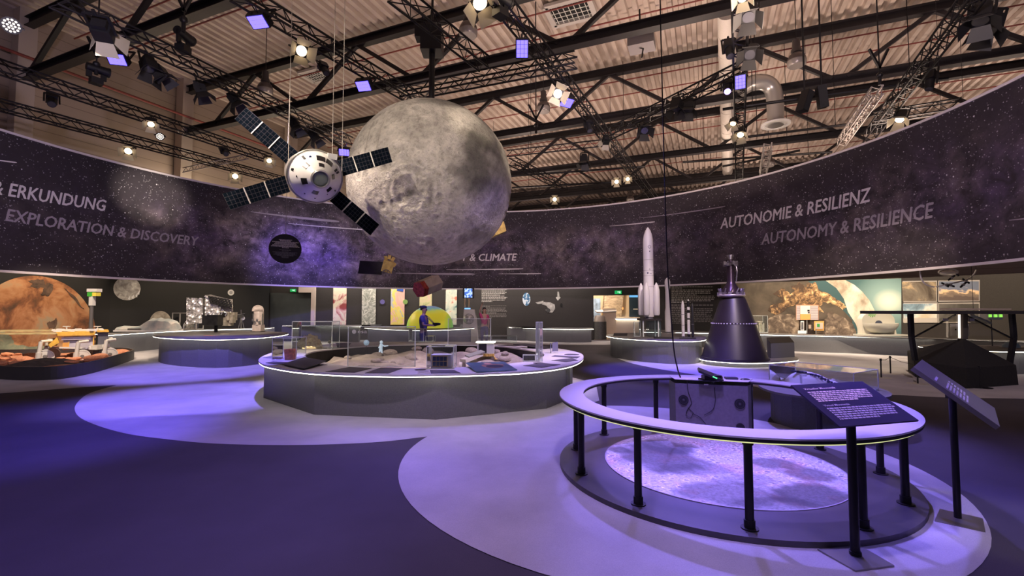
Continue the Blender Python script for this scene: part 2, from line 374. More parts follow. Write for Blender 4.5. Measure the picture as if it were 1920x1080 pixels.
# header over the doorway
a, b = WP['D'][1], WP['E'][0]
MB().prism([a, b, b+Vector((.03, .12)), a+Vector((.03, .12))], Zat(553, 25.2), 3.05).build('wall_header', WALLM, kind='structure')
def rough(pts, amp=1.2, n=4, seed=1):       # a ragged outline through a few picture points
    R = random.Random(seed); out = []
    for i in range(len(pts)):
        a, b = pts[i], pts[(i+1) % len(pts)]
        for k in range(n): f = k/n; out.append((a[0]+(b[0]-a[0])*f+R.uniform(-amp, amp)*(k > 0), a[1]+(b[1]-a[1])*f+R.uniform(-amp, amp)*(k > 0)))
    return out
def wall_print(seg, pts, m, name, label=None, cat=None, parent=None, off=.012, th=.008, loc=None):
    mb = MB(); q = [wall_pt(seg, *p, off) for p in pts]; n = len(q); back = [wall_pt(seg, *p, max(off-th, .001)) for p in pts]
    mb.add(q+back, [tuple(range(n))]+[(i, n+i, n+(i+1) % n, (i+1) % n) for i in range(n)])
    return mb.build(name, m, parent, label=label, cat=cat, loc=q[0] if parent is None else None)
def circ(cx, cy, rx, ry=None, n=40, a0=0, a1=360): return [(cx+rx*cos(rad(a0+(a1-a0)*k/n)), cy+(ry or rx)*sin(rad(a0+(a1-a0)*k/n))) for k in range(n+(abs(a1-a0) < 359))][:]
def blotch(name, stops, scale=1.6, detail=8, dist=.6, rough=.8, em=0, scl=(1, 1, 1)):
    n = NB(name, rough); f = n.noise(n.co('Object', scl), scale, detail, .6, dist); c = n.ramp(f, [(.5+(p-.5)*.62, q) for p, q in stops]); n.base(c)
    if em: n.emit(c, em)
    return n.m
MARS = blotch('mars_print', [(.22, (.08, .04, .02)), (.36, (.20, .075, .03)), (.48, (.38, .16, .065)), (.6, (.46, .235, .11)), (.75, (.36, .27, .165))], 1.1, 12, .5)
MARSD = blotch('mars_dark_print', [(.3, (.05, .03, .02)), (.7, (.14, .08, .05))], 3)
GREYM = blotch('grey_moon_print', [(.3, (.22, .2, .19)), (.6, (.42, .4, .38)), (.8, (.6, .58, .55))], 5, 8)
GREENM = blotch('green_mars_print', [(.3, (.12, .13, .09)), (.6, (.22, .24, .16)), (.8, (.38, .26, .14))], 2.5, 8)
mp = thing('planet_print', 'huge orange planet printed on the black wall behind the rover', 'wall print', wall_pt('A', 30, 640))
wall_print('A', circ(62, 628, 118, 111, 60), MARS, 'disc', parent=mp)
wall_print('A', rough([(52, 527), (62, 533), (54, 538), (70, 541), (82, 540), (76, 552), (90, 556), (98, 546), (100, 536), (92, 530), (84, 533), (80, 524), (68, 524)], 1.6, 4, 2), MARSD, 'dark_marking', parent=mp, off=.02)
wall_print('A', rough([(88, 605), (98, 602), (106, 596), (107, 604), (103, 615), (92, 617)], 1.6, 4, 3), MARSD, 'dark_marking', parent=mp, off=.02)
wall_print('A', rough([(120, 540), (140, 555), (158, 580), (150, 575), (133, 556)], 1.8, 4, 4), MARSD, 'dark_marking', parent=mp, off=.02)
wall_print('A', rough([(-60, 610), (0, 618), (22, 632), (26, 645), (60, 650), (100, 645), (100, 660), (0, 672), (-60, 672)], 1.8, 4, 5), GREENM, 'lower_landscape', parent=mp, off=.02)
wp = thing('moon_print', 'small pale icy moon printed high on the black wall', 'wall print', wall_pt('B', 238, 545))
wall_print('B', circ(238, 541, 25.5, 22, 40), GREYM, 'disc', parent=wp)
for x, y in ((240, 560), (247, 558), (254, 555), (258, 550)):
    wall_print('B', [(x, y), (x+4, y-6), (x+3, y+3)], mat('ice_plume', (.7, .7, .72), .9), 'plume', parent=wp, off=.02)
wall_print('B', circ(301, 610, 22, 27, 30, 180, 335)+[(318, 612)], blotch('tan_moon_print', [(.3, (.2, .17, .13)), (.7, (.38, .33, .26))], 4), 'crescent_print', 'tan half moon print on the wall above the ice model', 'wall print')
for (x, y, r), lb in zip(((433, 548.5, 6), (455, 596.5, 4.3)), ('round white disc on the black wall above the mirrored machine', 'smaller round white disc on the black wall beside the mirrored machine')):
    t = thing('wall_disc', lb, 'disc', wall_pt('B', x, y)); wall_print('B', circ(x, y, r, r*.92, 24), mat('disc_white', (.5, .48, .46), .6), 'face', parent=t); wall_print('B', circ(x, y, r*.55, r*.5, 20), mat('disc_print', (.25, .24, .24), .6), 'printed_ring', parent=t, off=.018)
# ---- dark sliding door, post
DOORM = mat('dark_green_grey_door', (.045, .052, .05), .55, noise=.15, nscale=3)
dr = wall_print('C', [(507, 660), (507, 549), (585, 551), (585, 660)], DOORM, 'door_1', off=.05, th=.05); dr['kind'] = 'structure'
POSTM = mat('beige_post_paint', (.55, .45, .38), .6)
ps = P(592, 600, 26.48); pw = m_px(26)*7
t = thing('door_post', 'beige square post beside the dark sliding door', 'post', (ps.x, ps.y-.35, 0)); MB().box((ps.x, ps.y-.35, 1.5), (pw, .16, 3.0)).build('upright', POSTM, t); MB().box((ps.x-.45, ps.y-.35, 2.82), (.75, .14, .3)).build('header_beam', POSTM, t)
# ---- posters on the north wall
def poster_mat(name, stops, sc1, dist=1.2, det=6): return blotch(name, stops, sc1, det, dist, .7)
PM = [poster_mat('poster_red_cream', [(.30, (.28, .05, .05)), (.40, (.62, .35, .3)), (.48, (.72, .65, .5)), (.68, (.7, .6, .42)), (.78, (.2, .16, .25))], 1.1),
      poster_mat('poster_cloud_swirl', [(.3, (.2, .22, .18)), (.5, (.42, .42, .36)), (.7, (.72, .7, .62))], 2.2, 3.5, 9),
      poster_mat('poster_pastel_map', [(.38, (.72, .42, .34)), (.46, (.8, .5, .42)), (.47, (.75, .6, .12)), (.56, (.8, .68, .2)), (.57, (.42, .44, .5)), (.7, (.55, .56, .6))], .6),
      poster_mat('poster_green_field', [(.3, (.3, .35, .15)), (.5, (.55, .5, .28)), (.7, (.65, .42, .36))], 1.5),
      poster_mat('poster_dotted', [(.3, (.08, .2, .2)), (.4, (.55, .62, .52)), (.6, (.72, .72, .58)), (.72, (.65, .2, .12))], 1.7, .2)]
PL = ['tall cream poster with red blotches, nearest the beige post', 'tall grey green poster of swirling clouds', 'tall pastel map poster in yellow, pink and grey',
      'tall green and pink field poster above the yellow dome', 'tall pale poster with red and dark green dots']
for (x0, x1), m, lb in zip(((624, 650), (678, 705), (732, 759), (786, 810), (835, 857)), PM, PL):
    wall_print('C', [(x0, 609), (x1-1, 609), (x1, 539), (x0+1, 539)], m, 'poster', lb, 'poster', off=.05, th=.04)
wall_print('C', [(745, 539), (757, 539), (756, 547), (744, 545)], mat('poster_blue', (.03, .08, .35), .6), 'label_patch', 'dark blue flag patch at the top of the pastel map poster', 'label', off=.07)
for k, (x, y, r, c, lb) in enumerate(((760, 566, 4.6, (.2, .32, .08), 'round green spot print between two tall posters'), (717, 566, 4.5, (.12, .1, .3), 'round violet spot print between the cloud and map posters'))):
    wall_print('C', circ(x, y, r, r, 20), mat('spot_print%d' % k, c, .7), 'spot_print', lb, 'wall print', off=.06)
# ---- text panels: rows of unreadable small print
PAPER = mat('wall_lettering', (.42, .39, .36), .8); PAPERD = mat('wall_lettering_dim', (.2, .18, .17), .8)
def text_panel(seg, x0, x1, rows, label, ragged=.12, slope=0.0):
    t = thing('wall_text', label, 'wall text', wall_pt(seg, x0, rows[0][0])); R = random.Random(x0)
    for (y0, y1, n, mm) in rows:
        mb = MB()
        for k in range(n):
            y = y0+(y1-y0)*k/max(n-1, 1); xe = x1-(x1-x0)*ragged*R.random() if k < n-1 else x0+(x1-x0)*R.uniform(.25, .8); x = x0
            while x < xe:
                w = min(R.uniform(.6, 2.6)*(x1-x0)/30, xe-x); h = (y1-y0)/max(n-1, 1)*.55
                mb.quad(wall_pt(seg, x, y+h+slope*(x-x0)), wall_pt(seg, x+w, y+h+slope*(x+w-x0)), wall_pt(seg, x+w, y+slope*(x+w-x0)), wall_pt(seg, x, y+slope*(x-x0))); x += w+(x1-x0)/70
        mb.build('paragraph', mm, t)
text_panel('D', 903, 951, [(542.5, 552.5, 5, PAPER), (554.5, 564.5, 5, PAPER), (573, 574.5, 2, PAPERD), (577, 586, 5, PAPERD), (588, 595.5, 4, PAPERD)], 'block of small white print on the black wall beside the doorway mural')
text_panel('E', 1259, 1341, [(537, 539.5, 2, PAPER), (543, 552, 4, PAPER), (554.5, 566, 5, PAPER), (571, 575, 2, PAPERD), (578, 588, 4, PAPERD), (590, 605, 6, PAPERD)], 'rows of small white print on the black wall behind the rockets')
# ---- dark mural near the doorway: earth, station, craft
t = thing('earth_print', 'small blue and white earth printed on the dark wall', 'wall print', wall_pt('D', 986, 561))
wall_print('D', circ(987, 561, 7.3, 12.3, 30), blotch('earth_print_mat', [(.4, (.03, .10, .22)), (.5, (.1, .25, .4)), (.56, (.6, .65, .7))], 4, 7), 'disc', parent=t)
t = thing('spacecraft_print', 'white moon orbiter craft printed on the dark wall beside the doorway', 'wall print', wall_pt('D', 1025, 575))
CRAFT = mat('craft_print', (.42, .4, .37), .8, noise=.4, nscale=6)
wall_print('D', [(1020, 566), (1032, 567), (1040, 571), (1041, 579), (1036, 586), (1026, 586), (1023, 581), (1028, 578), (1024, 573), (1016, 571)], CRAFT, 'hull', parent=t)
wall_print('D', circ(1028, 582, 4, 4, 16), mat('craft_dark', (.05, .05, .05), .8), 'docking_port', parent=t, off=.02)
wall_print('D', [(1004, 567), (1019, 564), (1019, 569), (1008, 570)], CRAFT, 'truss_segment', parent=t)
t = thing('capsule_print', 'small white spacecraft print above the orbiter on the dark wall', 'wall print', wall_pt('D', 1046, 557))
wall_print('D', [(1045, 547), (1048, 547), (1049, 556), (1051, 558), (1046, 564), (1042, 558), (1045, 556)], CRAFT, 'hull', parent=t)
wall_print('D', circ(1052.5, 572, 2.4, 3.6, 16), mat('rock_print', (.006, .006, .006), .9), 'rock_print', 'tiny black rock printed beside the orbiter', 'wall print')
# ---- earth-at-night mural on the east wall
t = thing('night_mural', 'large mural of night lit Europe under a bright earth limb', 'mural', wall_pt('F', 1500, 600))
wall_print('F', [(1352, 630), (1690, 634), (1690, 521), (1352, 533)], blotch('mural_brown', [(.3, (.05, .038, .028)), (.7, (.10, .078, .058))], 1.2), 'night_side', parent=t)
n = NB('mural_teal', .8); v = n.co('Object'); vm = n.N.new('ShaderNodeVectorMath'); vm.operation = 'DISTANCE'; n.L.new(v, vm.inputs[0]); vm.inputs[1].default_value = wall_pt('F', 1667, 566)-wall_pt('F', 1500, 600)
sg = n.ramp(n.math('DIVIDE', vm.outputs['Value'], 1.6), [(0, (.75, .78, .66)), (.13, (.62, .68, .58)), (.35, (.22, .34, .33)), (.8, (.055, .12, .125)), (1, (.035, .085, .095))]); n.base(sg); TEAL = n.m
wall_print('F', [(1515, 527), (1690, 522), (1690, 634), (1600, 632), (1598, 600), (1560, 560)], TEAL, 'teal_sky', parent=t, off=.016)
wall_print('F', [(1585, 525), (1602, 534), (1617, 547), (1630, 563), (1639, 580), (1644, 600), (1645, 632), (1612, 632), (1605, 608), (1590, 585), (1582, 560), (1568, 540), (1548, 526)], blotch('mural_limb', [(.3, (.30, .24, .18)), (.5, (.52, .45, .36)), (.7, (.72, .66, .56))], 1.0, 7), 'bright_limb', parent=t, off=.02)
n = NB('mural_city_lights', .8); v = n.co('Object'); f = n.noise(v, 5, 10, .75, .6); f2 = n.noise(v, .9, 3)
f3 = n.math('MULTIPLY', f, n.ramp(f2, [(.35, .75), (.65, 1.15)])); n.base(n.ramp(f3, [(.40, (.06, .035, .022)), (.50, (.26, .15, .07)), (.60, (.75, .5, .25)), (.72, (.95, .8, .55))])); CITY = n.m
wall_print('F', rough([(1440, 583), (1445, 572), (1455, 570), (1466, 566), (1464, 558), (1453, 553), (1449, 550), (1462, 544), (1468, 540), (1476, 546), (1480, 552), (1490, 545), (1482, 537), (1494, 534), (1499, 529), (1510, 538), (1516, 531), (1530, 530), (1535, 545), (1556, 552), (1575, 564), (1587, 575), (1580, 581), (1560, 570), (1545, 566), (1535, 575), (1545, 586), (1530, 580), (1518, 570), (1508, 572), (1500, 569), (1485, 574), (1476, 577), (1466, 586), (1452, 590)], 1.6, 4, 6), CITY, 'lit_europe', parent=t, off=.024)
wall_print('F', rough([(1440, 598), (1458, 590), (1484, 589), (1493, 594), (1500, 604), (1540, 604), (1552, 594), (1548, 586), (1560, 584), (1580, 594), (1600, 608), (1606, 622), (1600, 632), (1440, 629)], 1.2, 4, 7), blotch('mural_africa', [(.35, (.09, .065, .05)), (.6, (.2, .15, .11)), (.75, (.42, .33, .24))], 4, 9), 'dim_africa', parent=t, off=.024)
# ---- framed picture panels on the southeast wall
CL1 = blotch('picture_dark_clouds', [(.3, (.05, .035, .025)), (.5, (.16, .13, .10)), (.62, (.5, .36, .2)), (.75, (.3, .28, .25))], .9, 8)
CL2 = NB('picture_sunset_cloud', .7); vv = CL2.co('UV'); yy = CL2.sep(vv)[1]; f = CL2.noise(vv, 3.5, 8); h = CL2.math('ADD', yy, CL2.math('MULTIPLY', CL2.math('SUBTRACT', f, .5), .9))
CL2.base(CL2.ramp(h, [(.15, (.10, .07, .06)), (.36, (.22, .16, .12)), (.44, (.75, .5, .28)), (.52, (.55, .42, .32)), (.58, (.13, .15, .22)), (1, (.12, .14, .2))])); CL2 = CL2.m
CL3 = blotch('picture_earth_horizon', [(.3, (.04, .05, .06)), (.5, (.2, .3, .38)), (.62, (.62, .62, .58)), (.8, (.5, .42, .3))], .8, 6)
CL4 = blotch('picture_space_grey', [(.3, (.05, .045, .04)), (.7, (.12, .11, .1))], 1.5, 6)
t = thing('picture_panel', 'grid of four pale framed space pictures on the wall', 'picture', wall_pt('G', 1760, 560))
for (x0, y0, x1, y1, m, nm) in ((1680, 527, 1757, 566, CL1, 'dark_cloud_picture'), (1759, 526, 1837, 565, CL2, 'sunset_cloud_picture'), (1681, 568, 1758, 605, CL3, 'earth_horizon_picture'), (1759, 568, 1837, 605, CL4, 'space_picture')):
    fr = wall_print('G', [(x0, y1+1), (x1, y1), (x1, y0-1), (x0, y0)], mat('picture_frame_grey', (.34, .31, .29), .6), 'picture_border', parent=t, off=.03, th=.03)
    o = grid(nm, lambda a, b: wall_pt('G', x0+1.6+(x1-x0-3.2)*a, y1-1.5-(y1-y0-3)*b, .036), 4, 4, m, t)
wall_print('G', [(1683, 605), (1758, 605), (1758, 596), (1683, 597)], mat('picture_snow', (.42, .38, .35), .8), 'snow_ground', parent=t, off=.04)

# ---- doorway and the bright room behind
LITW = mat('cream_wall', (.62, .50, .37), .7)
d0, d1 = WP['D'][1], WP['E'][0]
wz = Zat(553, 25.3)
MB().prism([d0+Vector((-1.2, 4.6)), d1+Vector((3.0, 4.6)), d1+Vector((3.0, 4.7)), d0+Vector((-1.2, 4.7))], 0, 3.4).build('wall_foyer', LITW, kind='structure')
MB().prism([d0+Vector((-1.3, .8)), d0+Vector((-1.2, .8)), d0+Vector((-1.2, 4.7)), d0+Vector((-1.3, 4.7))], 0, 3.4).build('wall_foyer_side', LITW, kind='structure')
MB().box((d0.x+2.0, d0.y+2.5, 3.45), (7.5, 4.7, .1)).build('ceiling_foyer', LITW, kind='structure')
FLM = mat('foyer_floor_tile', (.55, .45, .36), .5); MB().box((d0.x+2.0, d0.y+2.45, .02), (7, 4.3, .03)).build('floor_foyer', FLM, kind='structure')
MB().bar((d0.x, d0.y-.02, .015), (d1.x, d1.y-.02, .015), .2, .03).build('trim_1', mat('door_sill', (.3, .22, .16), .5), kind='structure')
q = P(1125, 600, 26.3); t = thing('rubbish_bin', 'dark cylindrical bin standing in the doorway', 'bin', (q.x, q.y, .035))
zt = Zat(598, 26.3); MB().lathe([(.36, .035), (.36, zt-.15), (.34, zt-.15)], (q.x, q.y, 0), 24).build('body', mat('bin_dark', (.06, .055, .05), .5, noise=.3, nscale=20), t, 40)
MB().lathe([(.34, zt-.15), (.30, zt+.12), (.22, zt+.2), (.0, zt+.2)], (q.x, q.y, 0), 24).build('lid', mat('bin_lid', (.32, .26, .21), .4), t, 40)
q = P(1172, 600, 28.2); t = thing('reception_counter', 'cream curved counter with a lit underside seen through the doorway', 'counter', (q.x, q.y, .035))
z1 = Zat(597, 28.2); MB().lathe([(1.30, .035), (1.45, z1-.2), (1.45, z1)], (q.x, q.y+.3, 0), 32).build('body', mat('counter_cream', (.62, .52, .42), .5), t, 40)
MB().lathe([(1.62, z1), (1.62, z1+.06), (.0, z1+.06)], (q.x, q.y+.3, 0), 32).build('top', mat('counter_top_cream', (.8, .72, .6), .4), t, 40)
MB().lathe([(1.58, z1-.05), (1.58, z1-.01), (1.5, z1-.01)], (q.x, q.y+.3, 0), 32).build('light_strip', LEDW, t)
STONE = NB('stacked_slate', .9); v = STONE.co('Object', (1, 1, 3.5)); STONE.base(STONE.ramp(STONE.noise(v, 2.2, 9, .7), [(.3, (.14, .11, .09)), (.5, (.42, .35, .28)), (.7, (.62, .54, .44))])).bump(STONE.noise(v, 2.2, 9, .7), 1, .08); STONE = STONE.m
q = P(1148, 573, 30.4); MB().box((q.x, q.y, 1.9), (1.2, .5, 2.2), Euler((0, rad(6), 0)).to_matrix()).build('rock_pillar', STONE, loc=(q.x, q.y, .8), label='layered grey rock column seen through the doorway', cat='rock')
q = P(1191, 575, 30.4); t = thing('wall_screen', 'dark blue lit screen wall in the room beyond the doorway', 'screen', (q.x, q.y, 1.2))
MB().box((q.x, q.y, 2.0), (.8, .1, 1.7)).build('case', mat('screen_navy', (.02, .04, .07), .4), t); MB().box((q.x, q.y-.06, 2.65), (.8, .02, .25)).build('glowing_strip', glow('screen_blue', (.15, .45, .8), 1.2), t)
MB().box((q.x, q.y-.06, 1.75), (.3, .02, .06)).build('caption_plate', WHITE, t)
q = P(1163, 581, 30.5); t = thing('exhibit_photo', 'dark square picture with a glowing orange spot beyond the doorway', 'picture', (q.x, q.y, 1.3)); MB().box((q.x, q.y, 1.75), (.62, .06, .9)).build('board', mat('photo_black', (.02, .015, .015), .6), t); MB().sphere((q.x+.12, q.y-.04, 1.8), .1, 14, 8, (1, .2, 1)).build('orange_spot', glow('orange_spot', (1, .35, .1), 2), t)
q = P(1130, 577, 30.4); MB().box((q.x-.6, q.y, 1.7), (.9, .1, 1.5)).build('shelf_unit', mat('shelf_blue', (.2, .3, .5), .5, noise=.6, nscale=4), loc=(q.x-.6, q.y, .95), label='blue and white shelf display at the far left of the doorway room', cat='shelf')
q = P(1133, 584, 27.2); t = thing('brochure_stand', 'slanted cream reading stand just inside the doorway', 'stand', (q.x, q.y, .035))
MB().box((q.x+.1, q.y, Zat(583, 27.2)), (1.15, .5, .06), Euler((rad(12), rad(-4), 0)).to_matrix()).build('reading_board', WHITE, t); MB().box((q.x+.3, q.y+.1, .95), (.75, .3, 1.65)).build('pedestal', LITW, t)
# ---- exit signs
def exit_sign(q, w, label, rz=0):
    t = thing('exit_sign', label, 'exit sign', q); h = w*.5
    M = Euler((0, 0, rz)).to_matrix(); q = Vector(q)
    MB().box(q, (w, .06, h), M).build('lightbox', glow('exit_green', (.02, .5, .12), .9), t)
    W_ = glow('exit_white', (.8, 1, .85), 2.0); f = lambda x, z: q+M @ Vector((x*w, -.035, z*w))
    mb = MB(); mb.add([f(-.02, .12), f(-.13, .04), f(-.02, -.04), f(-.02, .01), f(.1, .01), f(.1, .07), f(-.02, .07)], [tuple(range(7))][::-1]); mb.build('arrow', W_, t)
    mb = MB(); mb.box(f(.24, .13), (.06*w, .01, .06*w), M).bar(f(.22, .09), f(.25, -.02), .05*w, .01).bar(f(.25, -.02), f(.31, -.16), .035*w, .01).bar(f(.24, -.02), f(.17, -.15), .035*w, .01).bar(f(.2, .06), f(.14, 0), .03*w, .01).bar(f(.24, .07), f(.32, .02), .03*w, .01)
    mb.build('running_figure', W_, t)
e = wall_pt('D', 1110, 548, .1)
exit_sign(P(1159, 548, 25.84), .37, 'green exit sign above the bright doorway')
exit_sign(wall_pt('C', 549.5, 544.5, .1), .3, 'green exit sign above the dark sliding door')

# ================================================================== THE RING BANNER
BC, BR, ZB, ZT = Vector((-1.83, 11.66)), 13.7, 2.84, 7.08
def band_hit(px, py, R=BR):
    r = _ray(px, py); a = r.x**2+r.y**2; b = -2*(r.x*BC.x+r.y*BC.y); c = BC.length_squared-R*R
    t = (-b+sqrt(b*b-4*a*c))/(2*a); p = Vector((0, 0, EYE))+r*t; return atan2(p.y-BC.y, p.x-BC.x), p.z
def band_pt(a, z, off=0.0): return Vector((BC.x+(BR-off)*cos(a), BC.y+(BR-off)*sin(a), z))
A0, A1 = rad(205), rad(-32)
n = NB('starry_banner_print', .75); uv = n.co('UV'); sx, sz, _ = n.sep(uv)
# star field: two sizes of points with their own brightness; the milky way runs along the lower half
def uS(px): return (A0-band_hit(px, 450)[0])*BR
TOT = (A0-A1)*BR
neb1 = n.noise(uv, .35, 8, .62, .4); neb2 = n.noise(uv, 1.4, 8, .7, .3)
along = n.ramp(n.math('DIVIDE', sx, TOT), [(0, .05), (uS(250)/TOT, .10), (uS(420)/TOT, .75), (uS(540)/TOT, 1.0), (uS(720)/TOT, .85), (uS(860)/TOT, .4), (uS(1080)/TOT, .5), (uS(1280)/TOT, .3), (uS(1500)/TOT, .18), (uS(1800)/TOT, .35), (1, .3)])
ridge = n.math('ABSOLUTE', n.math('SUBTRACT', sz, n.math('ADD', n.math('MULTIPLY', n.math('SUBTRACT', neb1, .5), 2.6), 4.75)))
gauss = n.ramp(n.math('DIVIDE', ridge, 2.2), [(0, 1.0), (.35, .62), (.7, .18), (1, 0)])
cloud = n.math('MULTIPLY', n.math('MULTIPLY', along, gauss), n.ramp(neb2, [(.38, .04), (.54, .7), (.66, 1.5)]))
ncol = n.ramp(n.noise(uv, .55, 4), [(.35, (.22, .15, .31)), (.5, (.40, .30, .42)), (.65, (.54, .43, .43))])
basec = n.ramp(n.noise(uv, .25, 3), [(.3, (.021, .016, .025)), (.7, (.033, .025, .035))])
c1 = n.mix(n.math('MINIMUM', cloud, 1.0), basec, ncol)
dens = n.math('ADD', n.math('MULTIPLY', n.ramp(n.noise(uv, .3, 5), [(.35, 0), (.7, 1)]), .5), n.math('MULTIPLY', cloud, .5))
for s_, r_, g_ in ((11, .26, .42), (5.0, .13, .85), (20, .40, .26)):
    vd = n.voro(uv, s_); vc = n.sep(n.voro(uv, s_, 'F1', 'Color'))[0]
    hit = n.math('LESS_THAN', vd, n.math('MULTIPLY', n.math('POWER', vc, 2.0), r_))
    keep = n.math('LESS_THAN', n.sep(n.voro(uv, s_, 'F1', 'Color'))[1], n.math('ADD', n.math('MULTIPLY', dens, .9), .34))
    c1 = n.mix(n.math('MULTIPLY', n.math('MULTIPLY', hit, keep), g_), c1, (.85, .82, .9), 'MIX')
n.base(c1); BAND = n.m
rb = thing('ring_banner', 'huge round starry night banner with white slogans hanging around the exhibition', 'banner', (BC.x, BC.y+BR, ZB))
na = 160
def bfn(off): return lambda a, b: band_pt(A0+(A1-A0)*a, ZB+(ZT-ZB)*b, off)
grid('printed_fabric', bfn(0), na, 6, BAND, rb, uvfn=lambda a, b: (a*TOT, ZB+(ZT-ZB)*b))
grid('backing_fabric', bfn(-.05), na, 2, BLACKM, rb)
TRIM = mat('white_trim', (.72, .66, .70), .5)
for nm, z in (('top_rail', ZT), ('bottom_rail', ZB)):
    mb = MB(); ks = 160; vs = []
    for k in range(ks+1):
        a = A0+(A1-A0)*k/ks
        for off, dz in ((.03, -.035), (.03, .035), (-.07, .035), (-.07, -.035)): vs.append(band_pt(a, z+dz, off))
    mb.add(vs, [(k*4+j, k*4+(j+1) % 4, k*4+4+(j+1) % 4, k*4+4+j) for k in range(ks) for j in range(4)]); mb.build(nm, TRIM, rb)
LETW, LETD = mat('banner_lettering_bright', (.80, .75, .78), .6), mat('banner_lettering_dim', (.40, .35, .42), .6)
def band_text(s, L, R, cap_px, m, nm):
    a0, z0 = band_hit(*L); a1, z1 = band_hit(*R); Yl = band_pt(a0, z0).y
    caph = abs(band_hit(L[0], L[1]-cap_px)[1]-z0); V, F = text_mesh(s, 1.0, .18, .0); xs = [v[0] for v in V]; x0, x1 = min(xs), max(xs); hy = max(v[1] for v in text_mesh('E', 1.0)[0])
    mb = MB()
    for kx, (ex, ey) in enumerate(((-.022, .0), (.022, .0), (0, .016), (0, -.016), (.0, .0))): mb.add([band_pt(a0+(a1-a0)*(v[0]+ex-x0)/(x1-x0), z0+(z1-z0)*(v[0]-x0)/(x1-x0)+(v[1]+ey)/hy*caph, .012+kx*.0008) for v in V], F)
    return mb.build(nm, m, rb)
band_text('& ERKUNDUNG', (-16, 362), (198, 396), 25, LETW, 'slogan_text')
band_text('EXPLORATION & DISCOVERY', (10, 413.5), (372, 461), 22.5, LETD, 'slogan_text')
band_text('T & CLIMATE', (866, 489), (969, 488.5), 12.8, LETW, 'slogan_text')
band_text('AUTONOMIE & RESILIENZ', (1351, 429), (1634, 377), 19, LETW, 'slogan_text')
band_text('AUTONOMY & RESILIENCE', (1428, 458.5), (1752, 407), 19.5, LETD, 'slogan_text')
for L, R, w, m in (((1198, 409), (1360, 387), .8, LETD), ((1143, 424), (1228, 416), .9, LETW), ((470, 397), (636, 415.5), 2.2, LETD), ((540, 419), (690, 431), 1.0, LETW), ((-30, 297), (31, 305), 1.2, LETW), ((837, 505.5), (981, 504), .9, LETW), ((935, 513.5), (1015, 513), .9, LETW), ((742, 512), (890, 514), 1.6, LETD), ((1893, 413), (1990, 403), 2.0, LETD)):
    a0, z0 = band_hit(*L); a1, z1 = band_hit(*R); hw = w*m_px(band_pt(a0, z0).y)*1.1; mb = MB(); vs = []
    for k in range(17):
        f = k/16; wv = hw*min(1, .25+f*1.2)*(1 if f < .95 else .5); a = a0+(a1-a0)*f; z = z0+(z1-z0)*f; vs += [band_pt(a, z-wv, .012), band_pt(a, z+wv, .012)]
    mb.add(vs, [(2*k, 2*k+2, 2*k+3, 2*k+1) for k in range(16)]); mb.build('light_streak', m, rb)

# ================================================================== HALL: wall, roof, trusses
KH = 1.23                                   # hall scale about the eye
ZC, ZBOT, ZTOP = 13.58, 10.87, 13.05
CORR = mat('corrugated_sheet', (.50, .41, .36), .55, noise=.12, nscale=.8)
mb = MB(); us = np.concatenate([np.arange(-25.2, 50, .42)+o for o in (0, .17, .21, .38)]); us.sort(); vs = []
for i, u in enumerate(us):
    for v in (-8, 56): vs.append(H(u, v, ZC + (.0, .0, .17, .17)[i % 4]))
mb.add(vs, [(2*i, 2*i+1, 2*i+3, 2*i+2) for i in range(len(us)-1)]); mb.build('ceiling', CORR, kind='structure')
WSID = NB('beige_siding', .6); zz = WSID.sep(WSID.co('Object'))[2]; WSID.base(WSID.mix(WSID.math('GREATER_THAN', WSID.math('FRACT', WSID.math('MULTIPLY', zz, 2.2)), .93), (.34, .27, .225), (.22, .17, .145))); WSID = WSID.m
a, b = H(-25.2, -7), H(-25.2, 56); MB().quad(a, b, b+Vector((0, 0, ZC)), a+Vector((0, 0, ZC))).build('wall_hall_side', WSID, kind='structure')
a, b = H(-25.2, 55), H(50, 55); MB().quad(a, b, b+Vector((0, 0, ZC)), a+Vector((0, 0, ZC))).build('wall_hall_end', WSID, kind='structure')
CONC = mat('hall_column_paint', (.50, .42, .36), .7)
VT = (9.0, 15.15, 21.8, 28.5, 35.2, 41.8, 47.5)
for k, v in enumerate((9.0, 15.15, 21.8, 28.5, 35.2)):
    p = H(-24.85, v); MB().box((p.x, p.y, ZC/2), (.55, .55, ZC), Euler((0, 0, -TH)).to_matrix()).build('wall_column', CONC, kind='structure')
BEAM = mat('roof_steel', (.013, .010, .013), .55, .2, noise=.2, nscale=2)
ORD = ('nearest', 'second', 'third', 'fourth', 'fifth', 'sixth', 'farthest')
def ibeam(mb, a, b, h, w, t=.03):
    up = Vector((0, 0, 1)); mb.bar(a+up*(h/2), b+up*(h/2), w, t); mb.bar(a-up*(h/2), b-up*(h/2), w, t); mb.bar(a, b, t, h)
for k, v in enumerate(VT):
    t = thing('roof_truss', ORD[k]+' dark steel roof truss with V shaped braces, counting into the hall', 'roof truss', H(0, v, ZBOT), group='steel roof trusses')
    m1 = MB(); ibeam(m1, H(-25.1, v, ZTOP), H(49, v, ZTOP), .34, .30); m1.build('top_chord', BEAM, t)
    m2 = MB(); ibeam(m2, H(-25.1, v, ZBOT), H(49, v, ZBOT), .30, .34); m2.build('bottom_chord', BEAM, t)
    bay = 6.1; off = (.6, 2.4, -.4, 1.2, .2, 0, 1)[k]; x = -25.1+off
    while x < 44:
        for d in (-1, 1): MB().bar(H(x+bay/2, v, ZTOP-.1), H(x+bay/2+d*(bay/2-.25), v, ZBOT+.1), .15, .15).build('brace', BEAM, t)
        x += bay
PIPER = mat('red_pipe', (.20, .04, .035), .5)
k = 0
